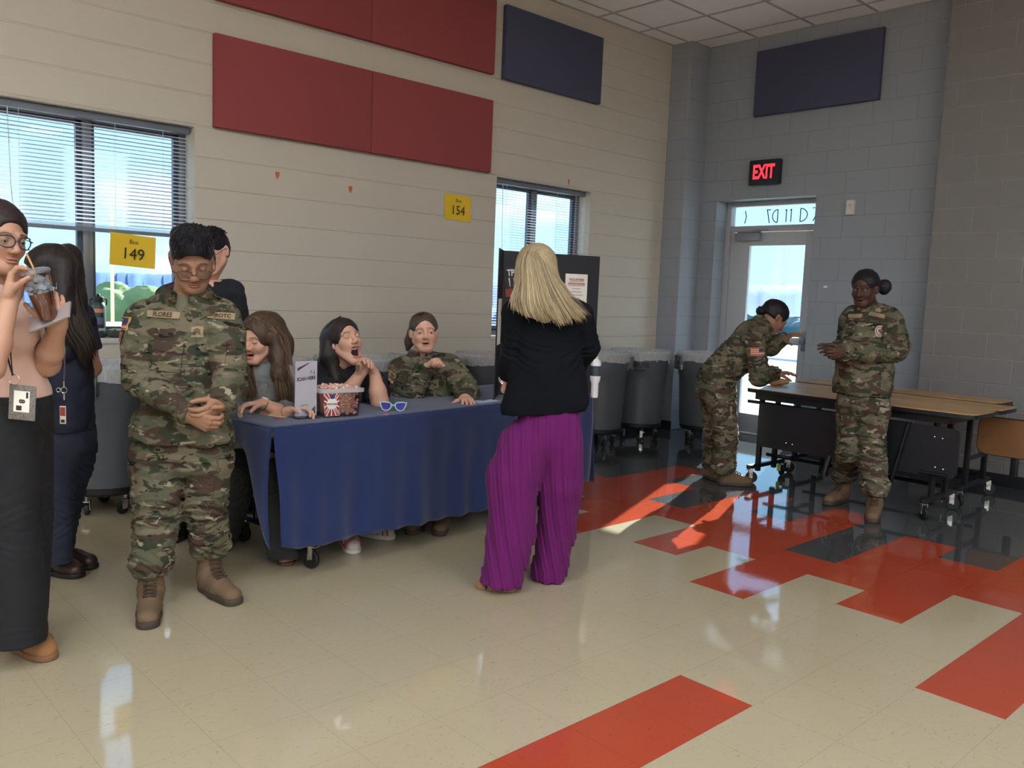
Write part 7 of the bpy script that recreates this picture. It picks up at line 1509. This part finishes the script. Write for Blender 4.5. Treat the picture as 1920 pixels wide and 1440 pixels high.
# ---- 8: blonde woman seen from behind
def blonde_woman():
    D = 3.98; p = lambda u, v, d=0.0: at(u, v, D+d); root, off = person('blonde woman seen from behind in a black cardigan and purple pleated trousers', at(1000, 1100, D)); fwd = face_dir(195)
    J = dict(neck=p(1018, 568, .02), chest=p(1030, 625, .02), waist=p(1030, 690, .02), hip=p(1026, 750, .02), sl=p(968, 588, .0), sr=p(1086, 590, .0), el=p(966, 668, .03), er=p(1103, 655, .06), wl=p(950, 706, .14), wr=p(1080, 690, .22))
    # flared open jacket
    def ex(s): s.cap(p(985, 700, .0), p(972, 765, -.01), .06, .075, k=.05); s.cap(p(1070, 700, .0), p(1078, 752, .0), .06, .062, k=.05)
    hem = p(1026, 778)[2]; M_j = mat('black_knit', (11, 13, 19), .95, spec=.2, bump=(140, .3, .0015, (1, 1, 2)))
    s = S(.005); fw = unit(fwd); torso(s, p(1030, 745, .02), J['waist'], J['chest'], J['sl'], J['sr'], J['neck'], fwd, .165, .150, .158, 1.35)
    for a, b, c in (('sl', 'el', 'wl'), ('sr', 'er', 'wr')): s.cap(J[a], J[b], .064, .056, k=.02); s.cap(J[b], J[c], .056, .046, k=.01); d = unit(J[c]-J[b]); s.cut(J[c]-d*.025, d, rad=.085)
    ex(s); nrm = unit(np.array([0, 0, -1.0])+RH*.06); s.cut(p(1040, 772), nrm, k=.004); s.disp = addf(folds([(J['sl'], J['el'], .85, .06, .035, .004, fwd*.4), (J['sr'], J['er'], .85, .06, .035, .004, fwd*.4)]), wob(4, 11, .006, (1, 1, .45), ridged=True, oct=2)); V, Q = s.mesh(); np_mesh('cardigan', [(V, Q)], M_j, root, off)
    # purple pleated wide trousers
    M_p = mat('purple_pleats', (96, 24, 88), .9, spec=.2, sheen=.04, bump=(60, .15, .001))
    def pleat(P):
        q = (P-root_c) @ RH; zz = P[:, 2]; d = (P-root_c) @ HF; a = np.arctan2(q-np.where(q > .055-(zz-.6)*.12, .10, -.05), np.where(np.abs(d) < 1e-4, 1e-4, d)); x = q*1.0+.16*(zz-.9)*np.clip(.75-zz, -.2, .7)
        return .0022*np.sin(x*330)+.0045*(1-2*np.abs(np.sin(x*52+zz*2.2)))+.003*np.sin(x*23+3*zz+1)
    root_c = p(1030, 900, 0)
    s = S(.0045); n_ = HF; s.cap(p(1030, 772, .02), p(1028, 810, .02), .138, .165, k=.05, flat=(n_, 1.35))
    LL = [(p(985, 838, .0), .125), (p(961, 900, -.02), .128), (p(958, 1000, -.05), .110), (p(936, 1118, -.10), .092)]; RR = [(p(1052, 838, .02), .110), (p(1050, 905, .04), .108), (p(1043, 1000, .08), .090), (p(1026, 1098, .10), .086)]
    for ch in (LL, RR):
        for (a, ra), (b, rb) in zip(ch[:-1], ch[1:]): s.cap(a, b, ra, rb, k=.02 if ch is LL else .015)
    cl = onz(935, 1112); s.cut(np.array([0, 0, .035]), unit(np.array([0, 0, -1.0])-RH*.12), rad=None); s.cut(p(1030, 740), (0, 0, 1)); s.disp = pleat; V, Q = s.mesh(); np_mesh('trousers', [(V, Q)], M_p, root, off)
    h = Head(p(1003, 512, .02), basis(face_dir(202, 4), roll=3), k=1.0, skin='light', h=.0045); parts = h.parts(J['neck'], .048)
    for a, b, c in (('sl', 'el', 'wl'), ('sr', 'er', 'wr')): hs = S(.0032); hs.cap(J[b], J[c], .036, .026, k=.02); hand(hs, J[c], (p(946, 722, .17)-J[c]) if a == 'sl' else (p(1060, 680, .3)-J[c]), RH*.6+HF*.4 if a == 'sl' else -RH, HF*.8+UP*.3 if a == 'sl' else UP, [.9, 1.0, 1.0, 1.0], k=.93); parts.append(skin_part(hs, 'light'))
    legs = [(p(1003, 835, 0), p(965, 920, -.02), p(945, 1080, -.06)), (p(1042, 835, 0), p(1050, 920, .06), p(1030, 1060, .1))]
    parts.append(core({**J, 'el': None, 'er': None}, legs, 'light', fwd=fwd, R_=(.10, .10, .11, .045, .04, .03))); np_mesh('body', parts, [M_skin, M_eye], root, off)
    # blonde hair: long, sweeping to the right
    w = h.w; s = S(.0045); hair_cap(h, s, .016, low=-.06, line=.050); s.ell(w(0, -.03, .02), np.array([.080, .100, .098])*h.k, h.R, .03)
    bk = -HF*.10
    s.chain([p(1000, 515, -.05), p(1012, 560, -.09), p(1022, 590, -.13)], [.085, .088, .040], .04, flat=(HF, 1.5)); s.chain([p(1014, 520, -.04), p(1040, 560, -.08), p(1072, 585, -.10)], [.07, .065, .030], .04, flat=(HF, 1.4)); s.chain([p(990, 540, -.06), p(985, 575, -.10)], [.06, .04], .03, flat=(HF, 1.4)); s.disp = wob(6, 40, .003, (1, 1, .15)); V, Q = s.mesh()
    T = [(w(0, .0, .128)), ]
    cw = w(0, -.01, .132); G = [[cw, p(978, 490, -.06), p(972, 530, -.10), p(962, 558, -.14), p(960, 575, -.155)], [cw, p(985, 485, -.10), p(984, 530, -.15), p(982, 570, -.175), p(992, 594, -.175)], [cw, p(1000, 484, -.115), p(1008, 530, -.16), p(1018, 575, -.185), p(1034, 603, -.18)], [cw, p(1012, 485, -.105), p(1026, 528, -.145), p(1044, 572, -.18), p(1062, 607, -.175)], [cw, p(1020, 486, -.08), p(1038, 528, -.10), p(1064, 568, -.14), p(1090, 600, -.14)], [w(0, .03, .12), p(1024, 492, -.0), p(1044, 530, -.02), p(1070, 562, -.06), p(1098, 592, -.08)]]
    m = MB(); strands(m, G, 620, .0027, 11, .006, steps=16, endj=.035); strands(m, G, 160, .0013, 12, .014, steps=16, endj=.05)
    np_mesh('hair', [(V, Q, 0, np.full((len(V), 3), .35)), (np.array(m.v), [tuple(f) for f in m.f], 0, np.array(m.col))], hair_mat('hair_blonde', (104, 86, 66), (214, 194, 156), .5), root, off)
    # bracelet, phone-like bright thing in hand
    d = unit(J['wl']-J['el']); q = J['wl']-d*.0; e1 = unit(np.cross(d, UP)); e2 = np.cross(e1, d)
    for t in (0, .012): m = MB(); m.tube([q+d*(.012+t)+(e1*math.cos(a)+e2*math.sin(a))*.033 for a in np.linspace(0, 2*PI, 25)], .0025, 6, cap=False); m.build('bangle', mat('bangle_silver', (210, 204, 190), .2, metal=.8), root, off=off)
    # wedge sandal
    heel = onz(966, 1108)*[1, 1, 0]; toe = onz(893, 1100)*[1, 1, 0]; mw = mat('wedge_tan', (148, 112, 76), .8, vary=(60, .3))
    for a, b in ((heel, toe), (p(1040, 1085, .12)*[1, 1, 0], p(1020, 1085, .30)*[1, 1, 0])):
        f = unit(b-a); r_ = np.cross(f, UP); s = S(.004); s.cap(a+f*.03+UP*.03, b-f*.04+UP*.012, .040, .040, k=.01); s.cap(a+f*.03+UP*.0, b-f*.04+UP*.0, .040, .040, k=.01); s.cut(np.array([0, 0, .001]), (0, 0, -1)); s.cut(a+f*.03+UP*.055, unit(UP+f*.12)); V, Q = s.mesh(); so = np_mesh('wedge_sandal', [(V, Q)], mw, root, off)
        m = MB()
        for t in (.05, .13): m.tube([a+f*t-r_*.043+UP*.01, a+f*t-r_*.036+UP*.07, a+f*t+UP*.085, a+f*t+r_*.036+UP*.07, a+f*t+r_*.043+UP*.01], .009, 6, flat=.4)
        m.build('black_strap', mat('strap_black', (24, 22, 22), .5), so, off=off); s = S(.004); s.cap(a+f*.03+UP*.08, b-f*.05+UP*.05, .030, .028, k=.02); V, Q = s.mesh(); np_mesh('foot', [(V, Q, 0, np.tile(np.array(SK['light']), (len(V), 1)))], [M_skin], root, off)
blonde_woman()

# ---- 9: cadet bending over the bench table
def cadet_bending():
    D = 6.52; p = lambda u, v, d=0.0: at(u, v, D+d); root, off = person('cadet in camouflage with a hair bun bending forward over the bench table', at(1350, 900, D)); fwd = face_dir(90)
    ax = unit(p(1415, 625)-p(1340, 705)); fw = unit(np.cross(ax, HF))*1.0
    if fw @ RH < 0: fw = -fw
    J = dict(neck=p(1432, 608, .0), chest=p(1408, 636, .0), waist=p(1375, 672, .0), hip=p(1345, 705, .0), sl=p(1408, 634, .15), sr=p(1412, 636, -.15), el=p(1445, 650, .24), er=p(1425, 706, -.22), wl=p(1466, 636, .20), wr=p(1452, 700, -.16))
    legs = [(p(1336, 740, .08), p(1338, 815, .10), at(1336, 872, 6.66)), (p(1352, 740, -.08), p(1362, 820, -.09), at(1355, 876, 6.38))]
    s = S(.007); torso(s, J['hip'], J['waist'], J['chest'], J['sl'], J['sr'], J['neck'], fw, .170, .160, .165, 1.25)
    for a, b, c in (('sl', 'el', 'wl'), ('sr', 'er', 'wr')): s.cap(J[a], J[b], .080, .074, k=.03); s.cap(J[b], J[c], .072, .050, k=.012)
    collar(s, J['neck'], fw, .062, up=ax); s.cut(p(1330, 722), unit(p(1330, 722)-p(1350, 695)), k=.01); s.disp = addf(folds([(J['hip'], J['chest'], .3, .12, .05, .007, fw*.8), (J['sr'], J['er'], .8, .08, .04, .006, fw*.3)]), wob(3, 12, .008, ridged=True, oct=2)); V, Q = s.mesh(); jk = np_mesh('jacket', [(V, Q)], M_camo, root, off); dc = Decal(V, Q)
    tr, dt = trousers(root, off, M_camo, p(1342, 722, .0), legs, [(.098, .078, .074), (.104, .082, .076)], face_dir(90), pel=.150, flat=1.05, h=.007, amp=.005)
    h = Head(p(1452, 596, -.01), basis(face_dir(100, 40), roll=0), k=1.03, skin='tan', eyes=.2, h=.0045, lip=(150, 96, 84)); parts = h.parts(J['neck'], .048)
    hs = S(.004); hs.cap(J['el'], J['wl'], .04, .028); hand(hs, J['wl'], p(1480, 630, .16)-J['wl'], -UP, -HF, .25, k=1.05, spread=.2); parts.append(skin_part(hs, 'tan'))
    hs = S(.004); hs.cap(J['er'], J['wr'], .04, .028); hand(hs, J['wr'], p(1475, 699, -.14)-J['wr'], -UP, -HF, .2, k=1.05, spread=.12); parts.append(skin_part(hs, 'tan'))
    parts.append(core(J, legs, 'tan', fwd=fw, R_=(.13, .12, .12, .045, .04, .03), flat=1.2)); np_mesh('body', parts, [M_skin, M_eye], root, off)
    s = S(.0045); hair_cap(h, s, .007, low=.01, line=.072); q = p(1428, 583, .0); s.ell(q, (.042, .042, .036), k=.01); s.ell(h.w(0, -.085, .04), np.array([.05, .04, .05])*h.k, h.R, .03); s.disp = wob(4, 90, .0015); V, Q = s.mesh(); np_mesh('hair', [(V, Q, 0, np.full((len(V), 3), .4))], hair_mat('hair_black', (14, 14, 18), (40, 38, 44)), root, off)
    m = MB(); m.tube([q+ax*.012+.037*(np.cross(ax, HF)*math.cos(a)+HF*math.sin(a)) for a in np.linspace(0, 2*PI, 17)], .004, 6, cap=False); m.build('hair_tie', mat('black_cotton', (20, 22, 30)), root, off=off)
    flag(dc, root, off, p(1424, 660, -.3), unit(RH+UP*.08), UP-RH*.08, HF, .088, .050, dull=False)
    m = MB(); c = p(1425, 678, -.3); dc.shape(m, [(-.03, .03), (.03, .03), (.034, -.01), (0, -.04), (-.034, -.01)], [(0, 1, 2, 3, 4)], c, RH, UP, HF, .004); m.build('unit_patch', mat('patch_dark', (44, 34, 44), .8), root, off=off, smooth=None)
    m = MB(); pocket(dt, m, p(1360, 790, -.2), RH, UP, .15, .17, HF); m.build('cargo_pocket', M_camo, tr, off=off)
    boot(root, onz(1322, 893), onz(1340, 900), off, h=.2); boot(root, onz(1344, 908), onz(1412, 912), off, h=.2)
    # light tan cap lying on the table by her sleeve
    q = onz(1455, 722, .737); s = S(.005); s.ell((0, 0, .028), (.07, .045, .032), k=.01); s.ell((.06, 0, .03), (.045, .04, .022), k=.02); s.cut((0, 0, 0), (0, 0, -1)); s.disp = wob(3, 50, .004); V, Q = s.mesh(); R_ = rotm('Z', math.atan2(RH[1], RH[0])); V = V @ R_.T; o = np_mesh('tan_cap', [(V, Q)], mat('tan_cloth', (176, 138, 104), .85, bump=(60, .3, .004))); o.location = (q[0], q[1], .735); tag(o, 'soft tan folded cap on the bench table under the bending cadet', 'cap')
cadet_bending()

# ---- 10: cadet standing by the bench tables
def cadet_right():
    D = 5.70; p = lambda u, v, d=0.0: at(u, v, D+d); root, off = person('cadet in camouflage with a dark hair bun standing before the bench tables, hands together', at(1610, 960, D)); fwd = face_dir(-38)
    J = dict(neck=p(1632, 578, .0), chest=p(1628, 630, .01), waist=p(1622, 680, .0), hip=p(1617, 722, .0), sl=p(1598, 598, .12), sr=p(1668, 600, -.10), el=p(1590, 650, .14), er=p(1678, 660, -.14), wl=p(1570, 658, -.02), wr=p(1585, 660, -.22))
    legs = [(p(1598, 762, .05), p(1595, 845, .04), ankle(onz(1604, 932), onz(1548, 948))), (p(1638, 760, -.04), p(1633, 845, -.05), ankle(onz(1642, 948), onz(1634, 982)))]
    def ex(s): s.cap(p(1672, 610, .06), p(1684, 650, .06), .085, .070, k=.04); s.cap(p(1600, 655, -.08), p(1625, 655, -.08), .08, k=.05); s.chain([p(1648, 612, -.12), p(1650, 650, -.14)], [.003, .006], .012, (HF, .12), 'd')
    jk, dc, _ = top('jacket', root, off, M_camo, J, (.190, .168, .165, .076, .070, .054), fwd, hem=p(1617, 738)[2], extra=ex, flat=1.25, h=.0058, disp=wob(6, 13, .008, (1, 1, .8), ridged=True, oct=2))
    tr, dt = trousers(root, off, M_camo, p(1617, 742, .0), legs, [(.096, .084, .076), (.098, .086, .078)], fwd, pel=.148, flat=1.2, h=.006, top_z=p(1617, 726)[2], amp=.005)
    h = Head(p(1621, 542, -.01), basis(face_dir(-42, 8), roll=0), k=1.02, skin='dark', eyes=.4, brow=(18, 14, 14), lip=(92, 50, 46), iris=(20, 12, 10), h=.0040, mouth=.12, gape=1.0); parts = h.parts(J['neck'], .050)
    for a, b, c, q in (('sl', 'el', 'wl', 0), ('sr', 'er', 'wr', 1)):
        hs = S(.0036); hs.cap(J[b], J[c], .04, .028)
        if q: hand(hs, J[c], p(1552, 664, -.26)-J[c], UP*.5+HF, UP, [.5, .6, .7, .7], k=1.0, thumb=(.8, .5, .2))
        else: hand(hs, J[c], p(1545, 652, -.10)-J[c], -UP*.8, HF*.3+UP*.3, [.25, .3, .35, .4], k=1.0, spread=.15, thumb=(.8, .5, .2))
        parts.append(skin_part(hs, 'dark'))
    parts.append(core(J, legs, 'dark', fwd=fwd, R_=(.14, .13, .13, .045, .04, .03))); np_mesh('body', parts, [M_skin, M_eye], root, off)
    s = S(.004); s.cap(J['neck']-UP*.05, J['neck']+UP*.014, .060, .055, k=.01); s.cut(J['neck']+UP*.022, (0, 0, 1)); V, Q = s.mesh(); np_mesh('undershirt', [(V, Q)], M_tee, root, off)
    s = S(.0045); hair_cap(h, s, .008, low=.012, line=.074); q = p(1658, 538, .03); s.ell(q, (.046, .046, .052), k=.012); s.disp = wob(4, 90, .002); V, Q = s.mesh(); np_mesh('hair', [(V, Q, 0, np.full((len(V), 3), .3))], hair_mat('hair_black', (14, 14, 18), (40, 38, 44)), root, off)
    m = MB(); e = h.w(-.084, .0, -.028); m.sphere(e, .004, 8); m.build('ear_stud', M_chrome, root, off=off)
    sd = unit(HF); m = MB(); c = p(1669, 622, -.3); rd = lambda r: [(r*math.cos(a), r*math.sin(a)) for a in np.linspace(0, 2*PI, 21)[:-1]]; q0 = dc.proj([c], sd, .010)[0]; m.add([q0+RH*a_+UP*b_ for a_, b_ in rd(.034)], [tuple(range(20))]); o = m.build('round_patch', mat('patch_cream', (206, 198, 186), .8), root, off=off, smooth=None)
    m = MB(); m.add([q0-HF*.0015+RH*a_+UP*b_ for a_, b_ in rd(.029)+rd(.022)], [(k, (k+1) % 20, 20+(k+1) % 20, 20+k) for k in range(20)]); m.add([q0-HF*.0015+RH*a_+UP*b_ for a_, b_ in rd(.014)], [tuple(range(20))]); m.build('patch_ring', mat('patch_ring', (120, 84, 70), .8), o, off=off, smooth=None)
    fd = unit(-fwd); rr_ = unit(np.cross(fwd, UP))*-1
    m = MB(); pocket(dc, m, p(1642, 640, -.25), rr_, UP, .11, .12, fd); m.build('chest_pocket', M_camo, jk, off=off)
    tape(dc, root, off, None, p(1634, 590, -.2), unit(rr_-UP*.15), UP, fd, w=.11, h=.025); tape(dc, root, off, None, p(1592, 592, -.1), unit(rr_+UP*.05), UP, fd, w=.10, h=.025)
    m = MB(); pocket(dt, m, p(1662, 802, -.2), RH, UP, .11, .16, unit(HF-RH*.6)); m.build('cargo_pocket', M_camo, tr, off=off)
    boot(root, onz(1604, 932), onz(1548, 948), off, h=.185); boot(root, onz(1642, 948), onz(1634, 982), off, h=.185)
cadet_right()
